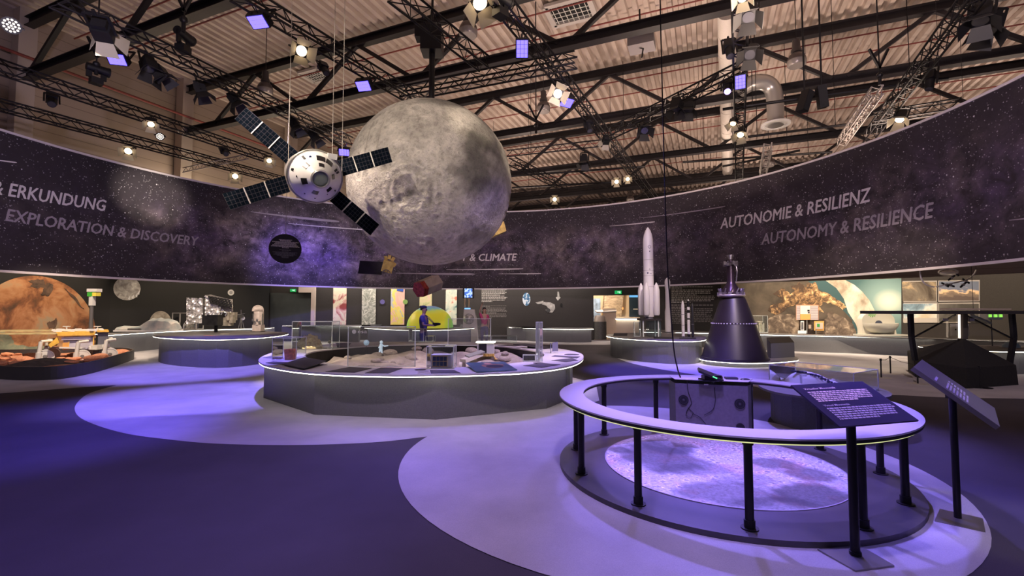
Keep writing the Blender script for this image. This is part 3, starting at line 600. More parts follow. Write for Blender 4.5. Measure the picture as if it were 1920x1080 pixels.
for u0, u1, v, z in [(-25, 48, v0+d, ZC-.22) for v0 in (5.8, 12.0, 18.4, 25.1, 31.7, 38.4) for d in (0,)]+[(-25, 48, v0, ZC-.2) for v0 in (10.6, 16.8, 23.5, 30.2)]:
    MB().cyl(H(u0, v, z), H(u1, v, z), .032, n=8).build('sprinkler_pipe', PIPER, loc=H(0, v, z), label=('thin red sprinkler pipe under the corrugated roof between the %s and next roof truss' % ORD[min(k % 6, 6)]) if k < 6 else 'thin red sprinkler pipe running just behind the %s roof truss' % ORD[k-6], cat='pipe', group='red sprinkler pipes'); k += 1
MB().cyl(H(-24.45, -5, 11.6), H(-24.45, 54, 11.6), .06, n=8).build('sprinkler_main', PIPER, loc=H(-24.45, 8, 11.6), label='red sprinkler main along the top of the beige hall wall', cat='pipe')
# ================================================================== LIGHTING TRUSSES
TRB = mat('truss_black', (.007, .006, .008), .5, .4)
TRG = mat('truss_light_grey', (.42, .38, .36), .45, .5)
def light_truss(p, q, label, w=.3, m=TRB, flat=False, z=7.9):
    a = G(*p, z) if len(p) == 2 else Vector(p); b = G(*q, z) if len(q) == 2 else Vector(q)
    t = thing('lighting_truss', label, 'truss', (a+b)/2, group='lighting trusses'); d = (b-a).normalized(); s = d.cross(Vector((0, 0, 1))).normalized()*(w/2); u = Vector((0, 0, w/2)); L = (b-a).length
    offs = [s+u, -s+u, s-u, -s-u] if not flat else [u, -u]
    for o in offs: MB().cyl(a+o, b+o, .026, n=8).build('chord', m, t)
    mb = MB(); n = max(2, int(L/w/1.0)); faces = [(s+u, s-u), (-s+u, -s-u), (s+u, -s+u), (s-u, -s-u)] if not flat else [(u, -u)]
    for o1, o2 in faces:
        for k in range(n):
            f0, f1 = k/n, (k+1)/n; A, B = (o1, o2) if k % 2 else (o2, o1); mb.bar(a+(b-a)*f0+A, a+(b-a)*f1+B, .018)
    mb.build('lacing', m, t)
    return a, b
TR = [((100, -4), (655, 266), 'black lighting truss crossing above the folded wings of the hanging capsule'),
      ((440, -17), (800, 199), 'black lighting truss that ends just above the grey moon'),
      ((738, -16), (908, 120), 'short black lighting truss above the moon hoist'),
      ((915, -30), (1245, 396), 'long black lighting truss over the middle of the exhibition carrying the brightest blue lamp'),
      ((1388, -30), (1386, 335), 'black lighting truss seen end on beside the white ventilation duct'),
      ((1850, -40), (1628, 258), 'black lighting truss slanting down over the starry banner at the far right'),
      ((755, 176), (1080, 112), 'black lighting truss running crosswise behind the moon hoist'),
      ((-40, 112), (505, 297), 'upper black lighting truss along the beige hall wall'),
      ((-40, 186), (525, 337), 'lower black lighting truss along the beige hall wall'),
      ((1140, 252), (1395, 128), 'black lighting truss slanting to the end-on truss'),
      ((1636, 222), (1800, 196), 'short black lighting truss just above the starry banner')]
for p, q, lb in TR: light_truss(p, q, lb)
light_truss((343, 319), (466, 293), 'slender grey ladder truss by the beige wall', .2, TRG, True)
light_truss((1577, 268), (1645, 170), 'pale grey ladder truss slanting above the banner', .26, TRG)
light_truss((1430, 328), (1440, 275), 'short pale grey truss beside the end-on truss just above the banner', .26, TRG)
light_truss((950, 288), (1130, 268), 'flat black ladder truss right behind the moon', .25, TRB, True)
light_truss((960, 302), (1060, 352), 'black lighting truss low behind the right edge of the moon', .3)
for k, (x0, y0, x1, y1, z) in enumerate(((1355, 205, 1778, 146, 8.2), (1280, 304, 1560, 285, 8.3), (1355, 312, 1500, 282, 8.3), (960, 330, 1210, 312, 8.3), (960, 352, 1180, 340, 8.3), (1390, 258, 1600, 232, 8.5))):
    a, b = G(x0, y0, z), G(x1, y1, z); mb = MB(); mb.cyl(a, b, .05, n=8); [mb.cyl(a+(b-a)*f, (a+(b-a)*f)*1.0+Vector((0, 0, 13.4-z)), .012, n=6) for f in (.15, .85)]; mb.build('hanging_pipe', TRB, loc=(a+b)/2, label='black lighting pipe below the roof trusses, %s' % ('crossing the two box speakers', 'level with the pale lamp pair', 'just under the warm lamp pair', 'right of the moon', 'lowest one right of the moon', 'over the end-on truss')[k], cat='pipe', group='black lighting pipes')
# chains and wires that carry the trusses up to the roof
k = 0
for x, y, lb in ((344, 60, 'black chain hoist hanging above the moving head lamp'), (1005, 250, 'black hoist chain right of the moon'), (1650, 160, 'black hoist chain above the far right truss'), (180, 140, 'black hoist chain above the wall truss')):
    p = G(x, y, 8.3); t = thing('chain_hoist', lb, 'hoist', p, group='chain hoists'); MB().cyl(p, (p.x, p.y, 13.4), .02, n=6).build('chain', BLACK, t)
    MB().bar(p+Vector((-.02, 0, .5)), p+Vector((.28, 0, 1.1)), .06).bar(p+Vector((.02, 0, .5)), p+Vector((-.28, 0, 1.1)), .06).build('bridle', BLACK, t); MB().sphere(p+Vector((0, 0, .3)), .09, 10, 8).cyl(p, p+Vector((0, 0, .22)), .045).build('hook', BLACK, t)

# ================================================================== STAGE LAMPS (beam along local -Z)
FIXM = mat('lamp_body_black', (.006, .006, .008), .5, .2)
FLAPM = mat('barn_door_flap', (.014, .013, .013), .6); FLAPL = mat('barn_door_lit', (.30, .27, .2), .6)  # flaps of lit lamps have the lamplight painted in as a paler colour
LIT = glow('lamp_glow_warm', (1.0, .72, .42), 7); BLU = glow('lamp_glow_blue', (.10, .075, 1.0), 4.5); OFF = mat('lens_dark_glass', (.05, .05, .06), .1); VIO = glow('lamp_glow_violet', (.5, .35, 1), 3)
DOTW = glow('led_dots_white', (1, .9, .8), 2.0)
def yoke(t, w, h, up):
    MB().bar((-w/2, 0, h*.4), (-w/2, 0, up), .03, .05).bar((w/2, 0, h*.4), (w/2, 0, up), .03, .05).bar((-w/2, 0, up), (w/2, 0, up), .05, .03).cyl((0, 0, up), (0, 0, up+.12), .035).build('yoke', FIXM, t, world=False)
def mk_barn(lit):
    t = thing('barn_door_lamp', 'x', 'stage lamp'); s = .15
    MB().box((0, 0, .2), (.34, .34, .3)).box((0, 0, .4), (.26, .26, .12)).build('body', FIXM, t, world=False)
    MB().cyl((0, 0, .03), (0, 0, .06), .14, n=20).build('lens', LIT if lit else OFF, t, world=False)
    for k in range(4):
        R = Matrix.Rotation(k*pi/2, 3, 'Z'); w1, w2 = .15, .22
        q = [R @ Vector(v) for v in ((-w1, .16, .04), (w1, .16, .04), (w2, .34, -.2), (-w2, .34, -.2))]
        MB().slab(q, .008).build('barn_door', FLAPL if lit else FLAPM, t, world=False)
    yoke(t, .42, .3, .62); return t
def mk_wash(em):
    t = thing('led_wash_lamp', 'x', 'stage lamp'); MB().box((0, 0, .14), (.5, .36, .24)).box((0, 0, .3), (.36, .26, .12)).build('body', FIXM, t, world=False)
    mb = MB()
    for i in range(4):
        for j in range(3): mb.box(((i-1.5)*.11, (j-1)*.105, .01), (.1, .095, .02))
    mb.build('led_face', em, t, world=False); yoke(t, .58, .3, .58); return t
def mk_mover():
    t = thing('moving_head_lamp', 'x', 'stage lamp'); MB().box((0, 0, .1), (.34, .3, .2)).build('base', FIXM, t, world=False)
    MB().bar((-.2, 0, .2), (-.2, 0, .58), .06, .16).bar((.2, 0, .2), (.2, 0, .58), .06, .16).bar((-.2, 0, .22), (.2, 0, .22), .12, .06).build('yoke_arms', FIXM, t, world=False)
    MB().cyl((-.28, 0, .55), (.3, 0, .55), .13, .16, 18).cyl((.3, 0, .55), (.36, 0, .55), .17, .17, 18).build('head', FIXM, t, 40, world=False); MB().cyl((.36, 0, .55), (.37, 0, .55), .13, n=16).build('lens', OFF, t, world=False); return t
def mk_prof(em):
    t = thing('profile_lamp', 'x', 'stage lamp'); MB().cyl((0, 0, .02), (0, 0, .36), .12, .13, 16).box((0, 0, .5), (.3, .3, .3)).build('body', FIXM, t, 40, world=False)
    MB().cyl((0, 0, 0), (0, 0, .02), .1, n=16).build('lens', em, t, world=False); yoke(t, .38, .4, .8); return t
def mk_par():
    t = thing('led_par_lamp', 'x', 'stage lamp'); MB().cyl((0, 0, 0), (0, 0, .26), .2, .17, 20).build('can', FIXM, t, 40, world=False); mb = MB()
    for k in range(19):
        r, a = ((0, 0) if k == 0 else (.07, k*pi/3) if k < 7 else (.14, k*pi/6)); mb.cyl((r*cos(a), r*sin(a), -.012), (r*cos(a), r*sin(a), 0), .026, n=10)
    mb.build('led_dots', DOTW, t, world=False); yoke(t, .46, .3, .5); return t
PROTO = {}
def lamp(kind, px, py, tgt, label, z=7.45, roll=0, sc_=1.0):
    sc_ *= .8
    mk = {'barn': lambda: mk_barn(0), 'barnlit': lambda: mk_barn(1), 'wash': lambda: mk_wash(BLU), 'mover': mk_mover, 'prof': lambda: mk_prof(OFF), 'profv': lambda: mk_prof(VIO), 'par': mk_par}[kind]
    p = G(px, py, z); d = (Vector(tgt)-p).normalized() if tgt else Vector((0, 0, -1))
    R = (frame_from(-d) @ Matrix.Rotation(roll, 3, 'Z')).to_euler()
    if kind not in PROTO: o = PROTO[kind] = mk(); o.location = p; o.rotation_euler = R; o['label'] = label; o['group'] = 'stage lamps'; o.scale = (sc_,)*3
    else: o = copy_tree(PROTO[kind], p, R, label, 'stage lamps', sc_)
    return p
L_ = lamp
L_('par', 21, 48, (-3, 4, 3), 'round lamp with a cluster of white dots high in the corner above the hall wall')
L_('barnlit', 200, 72, (-13, 20, 4), 'barn door lamp with a pale flap above the blue lamp by the hall wall', sc_=1.2)
L_('wash', 483, 42, (-6, 5, 0), 'blue wash lamp hanging nearest the ceiling, above the capsule wires', 7.6)
L_('wash', 218, 112, (-8, 5, 0), 'blue wash lamp on the truss by the hall wall', 7.6)
L_('mover', 343, 98, None, 'black moving head lamp standing on the truss below the chain hoist', 8.05, pi/2)
L_('mover', 180, 158, None, 'black moving head lamp standing on the upper wall truss', 8.05, 1.0)
L_('prof', 97, 196, (-10, 10, 3), 'bulky black lamp on the lower wall truss', 7.8, 0, 1.1)
L_('barn', 281, 132, (-6, 10, 0), 'unlit barn door lamp beside the wall-side blue lamp, upper of two', 7.6)
L_('barn', 306, 146, (-4, 12, 0), 'unlit barn door lamp beside the wall-side blue lamp, lower of two', 7.6)
L_('barn', 380, 178, (-6, 14, 0), 'unlit barn door lamp under the truss left of the capsule wing tip', 7.6)
L_('barn', 446, 196, (-3, 14, 0), 'unlit barn door lamp right at the tip of the upper capsule wing', 7.6)
L_('barnlit', 566, 96, (-1.2, 6, 4), 'bright warm barn door lamp between the capsule wires', 7.5)
L_('prof', 612, 138, (-2, 9, 3), 'small dark lamp under the truss left of the moon', 7.6, 0, .8)
L_('barnlit', 240, 284, (-9.5, 9, 1), 'bright flood lamp low on the beige wall nearest the corner', 7.5)
L_('barnlit', 441, 331, (-7, 12, 1), 'bright flood lamp low on the beige wall beside the capsule wing', 7.5)
L_('barnlit', 283, 234, (-8, 10, 1), 'flood lamp glowing on the upper wall truss', 7.5, 0, .8)
L_('barnlit', 505, 302, (-5, 12, 1), 'small glowing flood lamp behind the upper capsule wing', 7.5, 0, .8)
L_('par', 300, 256, (-6, 8, 3), 'round dotted lamp on the upper wall truss beside the glowing flood', 7.5, 0, .8)
L_('prof', 424, 289, (-6, 12, 3), 'black lamp on the end of the slender ladder truss', 7.6)
L_('barn', 557, 241, (-3, 15, 0), 'unlit barn door lamp behind the capsule, upper of two', 7.55)
L_('barn', 594, 262, (-2, 16, 0), 'unlit barn door lamp behind the capsule, lower of two', 7.6)
L_('wash', 645, 286, (-4, 9, 0), 'blue wash lamp half hidden behind the moon and the capsule', 7.6)
L_('barnlit', 901, 8, (.5, 7, 4), 'barn door lamp with wide pale flaps at the top edge above the moon', 7.5, .6, 1.2)
L_('mover', 938, 32, None, 'black moving head lamp on the long middle truss', 7.3, .8, .9)
L_('wash', 979, 92, (.2, 2.5, 1.4), 'brightest square blue lamp on the long middle truss', 7.4, pi/2, 1.0)
L_('wash', 681, 162, (-5, 6, 0), 'blue wash lamp on the truss left of the moon hoist', 7.5)
L_('barnlit', 1046, 176, (1.2, 4.5, 3), 'bright warm barn door lamp on the long middle truss', 7.4, .4)
L_('wash', 1063, 193, (4, 8, 0), 'thin blue wash lamp just under the bright warm lamp', 7.4)
L_('barn', 1209, 246, (4, 10, 2), 'unlit barn door lamp hanging below the slanting truss', 7.5)
L_('prof', 1106, 246, (3, 12, 1), 'black profile lamp hanging from the long middle truss', 7.4)
L_('barn', 1095, 306, (2, 16, 0), 'unlit barn door lamp right of the moon under the ladder truss', 7.5)
L_('barnlit', 1156, 341, (2, 12, 3), 'small glowing lamp low behind the moon, nearer one of a pair', 7.5, 0, .8)
L_('barnlit', 1177, 336, (3, 12, 3), 'small glowing lamp low behind the moon, farther one of a pair', 7.5, 0, .7)
L_('barnlit', 1135, 268, (3, 30, 3), 'small lit lamp beside the long middle truss above the lamp pair', 7.5, 0, .8)
L_('barn', 1268, 206, (3.5, 12, 1), 'unlit barn door lamp on the slanting truss beside the duct', 7.5)
L_('barn', 1290, 208, (3.5, 12, 1), 'unlit barn door lamp right beside the white duct', 7.5, .5)
L_('barnlit', 1392, -2, (3.0, 6, 2), 'glowing lamp at the very top of the end-on truss', 7.5, 0, .7)
L_('barn', 1403, 34, (2.6, 6.0, 1), 'barn door lamp with a pale rim on the end-on truss, upper of two', 7.5, .2)
L_('barn', 1406, 104, (2.6, 6.0, 1), 'barn door lamp with a pale rim on the end-on truss, lower of two', 7.5, .2)
L_('wash', 1388, 154, (1.6, 2.5, 1.5), 'square bright blue lamp on the end-on truss', 7.4, pi/2, .9)
L_('profv', 1364, 172, (3.2, 7, 1.5), 'lamp with a violet lens beside the end-on truss', 7.4)
L_('barnlit', 1374, 233, (4, 12, 2), 'warm lamp on the end-on truss, upper of two', 7.4, 0, .7)
L_('barnlit', 1388, 254, (5, 12, 2), 'warm lamp on the end-on truss, lower of two', 7.4, 0, .9)
L_('barn', 1838, 42, (7, 8, 0), 'large unlit barn door lamp on the far right truss, upper of two', 7.6, .3, 1.2)
L_('barn', 1852, 60, (7, 9, 0), 'large unlit barn door lamp on the far right truss, lower of two', 7.6, .9, 1.2)
L_('prof', 1742, 168, (9, 11, 0), 'black lamp hanging from the middle of the far right truss', 7.5)
L_('barnlit', 1686, 226, (9.4, 13, 3), 'bright warm barn door lamp just above the banner edge', 7.5, .5, 1.0)
L_('barnlit', 1040, 374, (1.5, 16, 4), 'small glowing lamp right above the banner edge beside the moon', 7.4, 0, .9)
L_('prof', 1370, 106, (4, 7, 0), 'flat black lamp left of the end-on truss', 7.6)
# ---- pair of box speakers
for (x, y, rz, lb) in ((1509, 190, .35, 'black box speaker under the roof, left one of the pair'), (1541, 182, -.3, 'black box speaker under the roof, right one of the pair')):
    p = G(x, y, 7.8); t = thing('box_speaker', lb, 'speaker', p, group='box speakers'); M = Euler((rad(10), rad(14 if rz > 0 else -8), rz)).to_matrix(); MB().box(p, (.22, .26, .62), M).build('cabinet', FIXM, t); MB().box(p+M @ Vector((0, -.135, 0)), (.19, .02, .58), M).build('grille', BLACKM, t)
    MB().cyl(p+Vector((0, 0, .3)), (p.x, p.y, 13.4), .025).build('bracket', FIXM, t)
# ---- high-bay bell lamps
def mk_bell():
    t = thing('bell_lamp', 'x', 'hanging lamp'); MB().cyl((0, 0, .78), (0, 0, 2.85), .012, n=6).build('cord', BLACK, t, world=False)
    MB().lathe([(0, .8), (.10, .8), (.11, .55), (.14, .5), (.15, .42), (.1, .4)], n=20).build('ballast_housing', mat('bell_housing', (.06, .05, .05), .5, .3), t, 40, world=False)
    MB().lathe([(.1, .4), (.2, .33), (.25, .22), (.255, .16)], n=24).build('bell_reflector', mat('bell_reflector_grey', (.12, .10, .10), .35, .6), t, 50, world=False)
    MB().lathe([(.255, .16), (.25, .04), (.22, 0), (.0, 0)], n=24).build('glass_skirt', mat('bell_glass', (.30, .27, .26), .25, .3), t, 50, world=False); return t
bl = None
for x, y, z, lb in ((497, 176, 10.7, 'bell shaped hanging lamp left of the capsule wires'), (878, 68, 10.7, 'bell shaped hanging lamp above the top of the moon'), (1019, 210, 10.7, 'bell shaped hanging lamp beside the bright warm lamp'), (1494, 124, 10.4, 'bell shaped hanging lamp under the bright corrugated roof'), (1182, 378, 10.4, 'tiny bell lamp just over the banner edge'), (1442, 312, 10.2, 'bell lamp low beside the short pale truss')):
    p = G(x, y, z)
    if bl is None: bl = mk_bell(); bl.location = p; bl.scale = (1.2,)*3; bl['label'] = lb; bl['group'] = 'bell lamps'
    else: copy_tree(bl, p, None, lb, 'bell lamps')
# ---- ducts and roof boxes
DUCT = mat('white_duct', (.55, .5, .46), .5, noise=.08); DUCTS = mat('silver_duct', (.5, .48, .46), .3, .7)
a = G(1364, 20, 11.9); b = G(1364, 322, 11.4); t = thing('ventilation_duct', 'long round white ventilation duct running beside the end-on truss', 'duct', (a+b)/2)
MB().cyl(a, b, .33, n=28).build('pipe', DUCT, t, 40)
for k in range(1, 14): c = a+(b-a)*k/14; d = (b-a).normalized()*.03; MB().cyl(c-d, c+d, .345, n=28).build('joint_band', DUCT, t, 40)
c = G(1432, 160, 11.0); t = thing('duct_elbow', 'silver bent duct ending in a round white air outlet', 'duct', c); q = [c+Vector((-.9, .2, -.1)), c+Vector((-.5, .1, .12)), c+Vector((0, 0, .12)), c+Vector((.35, 0, -.15)), c+Vector((.45, 0, -.7)), c+Vector((.45, 0, -1.55))]
MB().tube(smooth_open(q, 6), .32, 18).build('bend', DUCTS, t, 50); e = q[-1]; MB().lathe([(.32, 0), (.55, -.08), (.55, -.14), (.42, -.14), (.42, -.1), (.0, -.1)], e, 28).build('outlet_ring', WHITE, t, 40); MB().lathe([(.3, -.16), (.14, -.18), (.0, -.18)], e, 20).build('outlet_core', DUCTS, t, 40)
for (x, y, sx, sy, lb) in ((1070, 22, 1.7, 1.3, 'white roof hatch with a wire grid between the roof trusses'), (592, 142, 1.2, 1.0, 'pale roof hatch frame left of the moon')):
    p = G(x, y, ZC-.12); M = Euler((0, 0, -TH)).to_matrix(); t = thing('roof_hatch', lb, 'hatch', p); f = mat('hatch_frame', (.5, .46, .44), .6)
    MB().box(p+M @ Vector((sx/2, 0, 0)), (.2, sy, .12), M).box(p-M @ Vector((sx/2, 0, 0)), (.2, sy, .12), M).box(p+M @ Vector((0, sy/2, 0)), (sx, .2, .12), M).box(p-M @ Vector((0, sy/2, 0)), (sx, .2, .12), M).build('surround', f, t)
    MB().box(p+Vector((0, 0, .05)), (sx, sy, .02), M).build('opening', BLACKM, t); mb = MB()
    for k in range(9): mb.bar(p+M @ Vector((-sx/2+sx*k/8, -sy/2, -.03)), p+M @ Vector((-sx/2+sx*k/8, sy/2, -.03)), .02)
    for k in range(6): mb.bar(p+M @ Vector((-sx/2, -sy/2+sy*k/5, -.03)), p+M @ Vector((sx/2, -sy/2+sy*k/5, -.03)), .02)
    mb.build('wire_grid', WHITE, t)
p = G(1203, 82, 11.2); M = Euler((0, 0, -TH)).to_matrix(); t = thing('air_heater', 'grey box shaped air heater hung from the roof truss', 'heater', p); MB().box(p, (.9, .7, .35), M).build('case', mat('heater_grey', (.2, .18, .19), .5), t); MB().bar(p+Vector((.05, 0, -.18)), p+Vector((.0, 0, -.5)), .08, .04).build('pipe_stub', BLACK, t); MB().bar(p+Vector((0, .2, .15)), p+Vector((0, .2, 1.4)), .05).build('hanger', BLACK, t)

# ================================================================== HANGING MODELS
# ---- moon
MC = P(808, 346, 11.0); MR = 149.5*m_px(11.0)*1.02
tow = (Vector((0, 0, EYE))-MC).normalized(); rgt = tow.cross(Vector((0, 0, 1))).normalized()*-1; upv = rgt.cross(tow)*-1
if upv.z < 0: upv = -upv
if rgt.x < 0: rgt = -rgt
NU, NVV = 640, 320
lon = np.linspace(0, 2*pi, NU, endpoint=False); lat = np.linspace(-pi/2, pi/2, NVV+1)
LO, LA = np.meshgrid(lon, lat); N3 = np.stack([np.cos(LA)*np.cos(LO), np.cos(LA)*np.sin(LO), np.sin(LA)], -1).reshape(-1, 3)
rng = np.random.RandomState(5); hgt = np.zeros(len(N3)); alb = np.ones(len(N3))
def dirv(x, y): z = sqrt(max(0, 1-x*x-y*y)); return np.array(rgt*x+upv*y+tow*z)
def crater(c, r, dep, rim=.35):
    d = np.arccos(np.clip(N3@c, -1, 1))/r; k = d < 2.2; dd = d[k]
    h = np.where(dd < 1, (dd**2-1)*dep+rim*dep*dd**4, rim*dep*np.exp(-(dd-1)*3.2)); hgt[k] += h
maria = [(.52, .22, .22, .30, 1), (.44, .38, .10, .16, .6), (.72, -.26, .15, .13, 1), (.60, -.05, .16, .16, .7), (.62, .62, .20, .22, .8), (.8, .2, .16, .3, .55), (.16, .93, .3, .07, .8), (.22, .17, .055, .055, .6), (.36, -.59, .055, .06, .7), (.62, -.55, .14, .13, .6), (-.12, .55, .2, .12, .35), (-.22, -.1, .075, .085, 1.0), (-.30, .72, .12, .06, .3), (-.5, -.45, .1, .2, .25)]
wob = sum(np.sin(N3@rng.randn(3)*f+rng.rand()*6)*a for f, a in ((5, .2), (7, .2), (11, .16), (17, .12), (23, .1), (31, .08)))
smooth_k = np.ones(len(N3))
for x, y, rx, ry, s in maria:
    c = dirv(x, y); e1 = np.array(rgt); e2 = np.array(upv); dx = (N3@e1-x)/rx; dy = (N3@e2-y)/ry
    m_ = np.clip(1.45-np.sqrt(dx*dx+dy*dy)-wob*.55, 0, 1)*((N3@c) > .3); m_ = m_*m_*(3-2*m_); alb *= 1-.62*s*m_; smooth_k *= 1-.75*m_*min(1, s)
for k in range(2600):
    c = rng.randn(3); c /= np.linalg.norm(c); r = .014+.055*rng.rand()**5; 
    right = float(c@np.array(rgt)); 
    if right > .25 and rng.rand() < .65: continue
    crater(c, r, r*.24)
for k in range(40):
    c = rng.randn(3); c /= np.linalg.norm(c); crater(c, .06+.05*rng.rand(), .008)
for x, y, r in ((.30, .37, .028), (.30, .31, .032), (.18, .24, .02), (.72, -.14, .03), (.19, .66, .03), (.28, .62, .02), (.28, -.07, .014), (.36, -.59, .05)): crater(dirv(x, y), r, r*.25)
hgt *= smooth_k
cb = dirv(-.22, -.1); db = np.arccos(np.clip(N3@cb, -1, 1)); wb = wob*.012
for r0, w, a in ((.14, .03, -.012), (.19, .022, .016), (.235, .018, -.008), (.29, .02, .012), (.33, .02, -.006)): hgt += .8*a*np.exp(-((db+wb*1.6-r0)/w)**2)*np.clip(.55+wob*1.3, .05, 1.2)
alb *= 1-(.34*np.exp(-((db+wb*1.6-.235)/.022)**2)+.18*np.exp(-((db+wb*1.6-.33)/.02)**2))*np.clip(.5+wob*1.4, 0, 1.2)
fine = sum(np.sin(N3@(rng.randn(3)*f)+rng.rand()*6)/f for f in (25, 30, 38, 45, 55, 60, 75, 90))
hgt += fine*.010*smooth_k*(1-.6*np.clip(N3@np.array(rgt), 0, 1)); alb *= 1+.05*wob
alb *= 1+np.clip(hgt*11, -.32, .28)  # crater shading put into the albedo: darker floors, brighter rims
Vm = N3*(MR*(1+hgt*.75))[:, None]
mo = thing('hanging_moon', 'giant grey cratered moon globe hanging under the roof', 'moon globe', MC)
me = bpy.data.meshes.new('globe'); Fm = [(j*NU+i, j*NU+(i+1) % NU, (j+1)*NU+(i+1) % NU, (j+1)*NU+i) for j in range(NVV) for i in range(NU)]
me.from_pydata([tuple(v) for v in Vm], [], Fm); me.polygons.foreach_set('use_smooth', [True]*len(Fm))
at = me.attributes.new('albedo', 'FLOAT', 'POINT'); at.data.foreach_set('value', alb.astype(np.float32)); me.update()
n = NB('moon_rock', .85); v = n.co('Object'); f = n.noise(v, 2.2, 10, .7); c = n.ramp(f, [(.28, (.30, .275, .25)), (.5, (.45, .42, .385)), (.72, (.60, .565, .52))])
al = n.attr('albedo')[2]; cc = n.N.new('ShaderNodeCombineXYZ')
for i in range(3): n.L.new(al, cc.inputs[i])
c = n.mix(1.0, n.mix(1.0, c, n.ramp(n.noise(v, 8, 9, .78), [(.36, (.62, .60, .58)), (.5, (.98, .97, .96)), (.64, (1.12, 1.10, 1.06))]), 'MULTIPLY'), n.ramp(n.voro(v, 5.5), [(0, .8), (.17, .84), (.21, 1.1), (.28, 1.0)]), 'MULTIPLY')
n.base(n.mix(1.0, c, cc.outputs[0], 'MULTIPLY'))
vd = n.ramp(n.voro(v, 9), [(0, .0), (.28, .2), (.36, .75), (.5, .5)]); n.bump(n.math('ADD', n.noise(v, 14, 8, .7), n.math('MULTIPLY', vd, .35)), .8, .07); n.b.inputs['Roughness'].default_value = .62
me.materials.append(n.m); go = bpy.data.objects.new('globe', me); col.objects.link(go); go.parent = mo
rp = P(815, 196, 11.0); MB().cyl((MC.x, MC.y, MC.z+MR*.97), (MC.x, MC.y, 8.0), .07, n=12).build('suspension_rod', BLACK, mo)
hp = Vector((MC.x, MC.y, 8.2)); t = thing('moon_hoist', 'black hoist block on the truss that carries the moon', 'hoist', hp); MB().box(hp, (.5, .45, .6)).box(hp+Vector((-.25, 0, .2)), (.3, .3, .3)).build('motor_block', FIXM, t); MB().cyl(hp, (hp.x, hp.y, 13.4), .03, n=8).build('chain', BLACK, t)

# ---- capsule with four wings
YC = 8.2; pc = m_px(YC)
cap = thing('space_capsule', 'white cone shaped space capsule model with four dark solar wings hanging on wires', 'spacecraft model', P(591, 331, YC))
C0 = P(591, 331, YC+.1); ax = ((Vector((0, 0, EYE))-C0).normalized()+Vector((.20, 0, -.10))).normalized(); Rf = frame_from(ax); r0 = 50*pc
CAPW = mat('capsule_white', (.72, .70, .66), .35, noise=.05, nscale=6)
MB().lathe([(r0*.9, -.42), (r0*.97, -.1), (r0*1.0, -.03), (r0, .0), (r0*.965, .03), (r0*.94, .035), (r0*.34, .50), (r0*.30, .505)], C0, 56, Rf).build('pressure_cone', CAPW, cap, 30)
MB().lathe([(r0*.99, -.02), (r0*1.025, -.01), (r0*1.025, .02), (r0*.99, .03)], C0, 56, Rf).build('rim_ring', mat('capsule_rim', (.45, .43, .38), .35, .4), cap, 40)
MB().lathe([(r0*.86, -.42), (r0*.86, -.9), (r0*.4, -.9), (r0*.3, -1.1), (0, -1.1)], C0, 40, Rf).build('service_module', mat('service_module_grey', (.35, .33, .32), .4, .5), cap, 40)
MB().lathe([(r0*.34, .46), (r0*.345, .52), (r0*.29, .54), (r0*.265, .50)], C0, 36, Rf).build('docking_ring', mat('docking_ring_grey', (.55, .53, .5), .35, .3), cap, 40)
MB().lathe([(r0*.27, .49), (r0*.2, .51), (0, .515)], C0, 32, Rf).build('hatch', mat('hatch_olive', (.30, .36, .27), .35), cap, 60)
def on_cone(ang, f, lift=.004): r = r0*(.94+(.34-.94)*f); z = .035+(.50-.035)*f; nn = Vector((.47*cos(ang), .47*sin(ang), r0*.6)).normalized(); return C0+Rf @ (Vector((r*cos(ang), r*sin(ang), z))+nn*lift)
def cone_patch(angd, f, wa, wf, m, nm, n=4):
    a = rad(angd); mb = MB()
    for k in range(n):
        u0, u1 = -1+2*k/n, -1+2*(k+1)/n; mb.add([on_cone(a+u0*wa, f-wf, .007), on_cone(a+u1*wa, f-wf, .007), on_cone(a+u1*wa*1.15, f+wf, .007), on_cone(a+u0*wa*1.15, f+wf, .007), on_cone(a+u0*wa, f-wf, -.01), on_cone(a+u1*wa, f-wf, -.01), on_cone(a+u1*wa*1.15, f+wf, -.01), on_cone(a+u0*wa*1.15, f+wf, -.01)], [(3, 2, 1, 0), (0, 1, 5, 4), (2, 3, 7, 6)]+([(3, 0, 4, 7)] if k == 0 else [])+([(1, 2, 6, 5)] if k == n-1 else []))
    mb.build(nm, m, cap)
SEAL = mat('capsule_port_black', (.01, .01, .012), .3)
for a_, f_, w_, h_ in ((58, .36, .17, .13), (84, .37, .20, .13), (30, .33, .05, .12), (140, .58, .17, .11), (200, .70, .20, .13), (262, .66, .18, .11), (318, .68, .18, .11), (15, .70, .16, .09), (84, .74, .18, .09), (170, .15, .05, .05), (185, .38, .04, .02), (22, .25, .04, .1), (128, .22, .05, .09), (330, .2, .03, .05), (270, .25, .03, .02), (240, .3, .025, .02), (305, .4, .02, .02)): cone_patch(a_, f_, w_, h_, SEAL, 'window_port')
mb = MB()
for k in range(20): a = 2*pi*k/20; mb.lathe([(0.0, .0), (.022, .0)], on_cone(rad(112), .31, .006)+Rf @ Vector((.0, .0, 0)), 14, Rf) if k == 0 else None
mb.build('round_emblem', mat('emblem_navy', (.02, .04, .2), .4), cap)
MB().box(on_cone(rad(58), -.02, .03), (.16, .1, .08), Rf).build('thruster_block', CAPW, cap)
n = NB('solar_cells', .75); uv = n.co('UV'); x_, y_, _ = n.sep(uv)
ln = n.math('MAXIMUM', n.math('GREATER_THAN', n.math('FRACT', n.math('MULTIPLY', x_, 5)), .93), n.math('GREATER_THAN', n.math('FRACT', n.math('MULTIPLY', y_, 4)), .93))
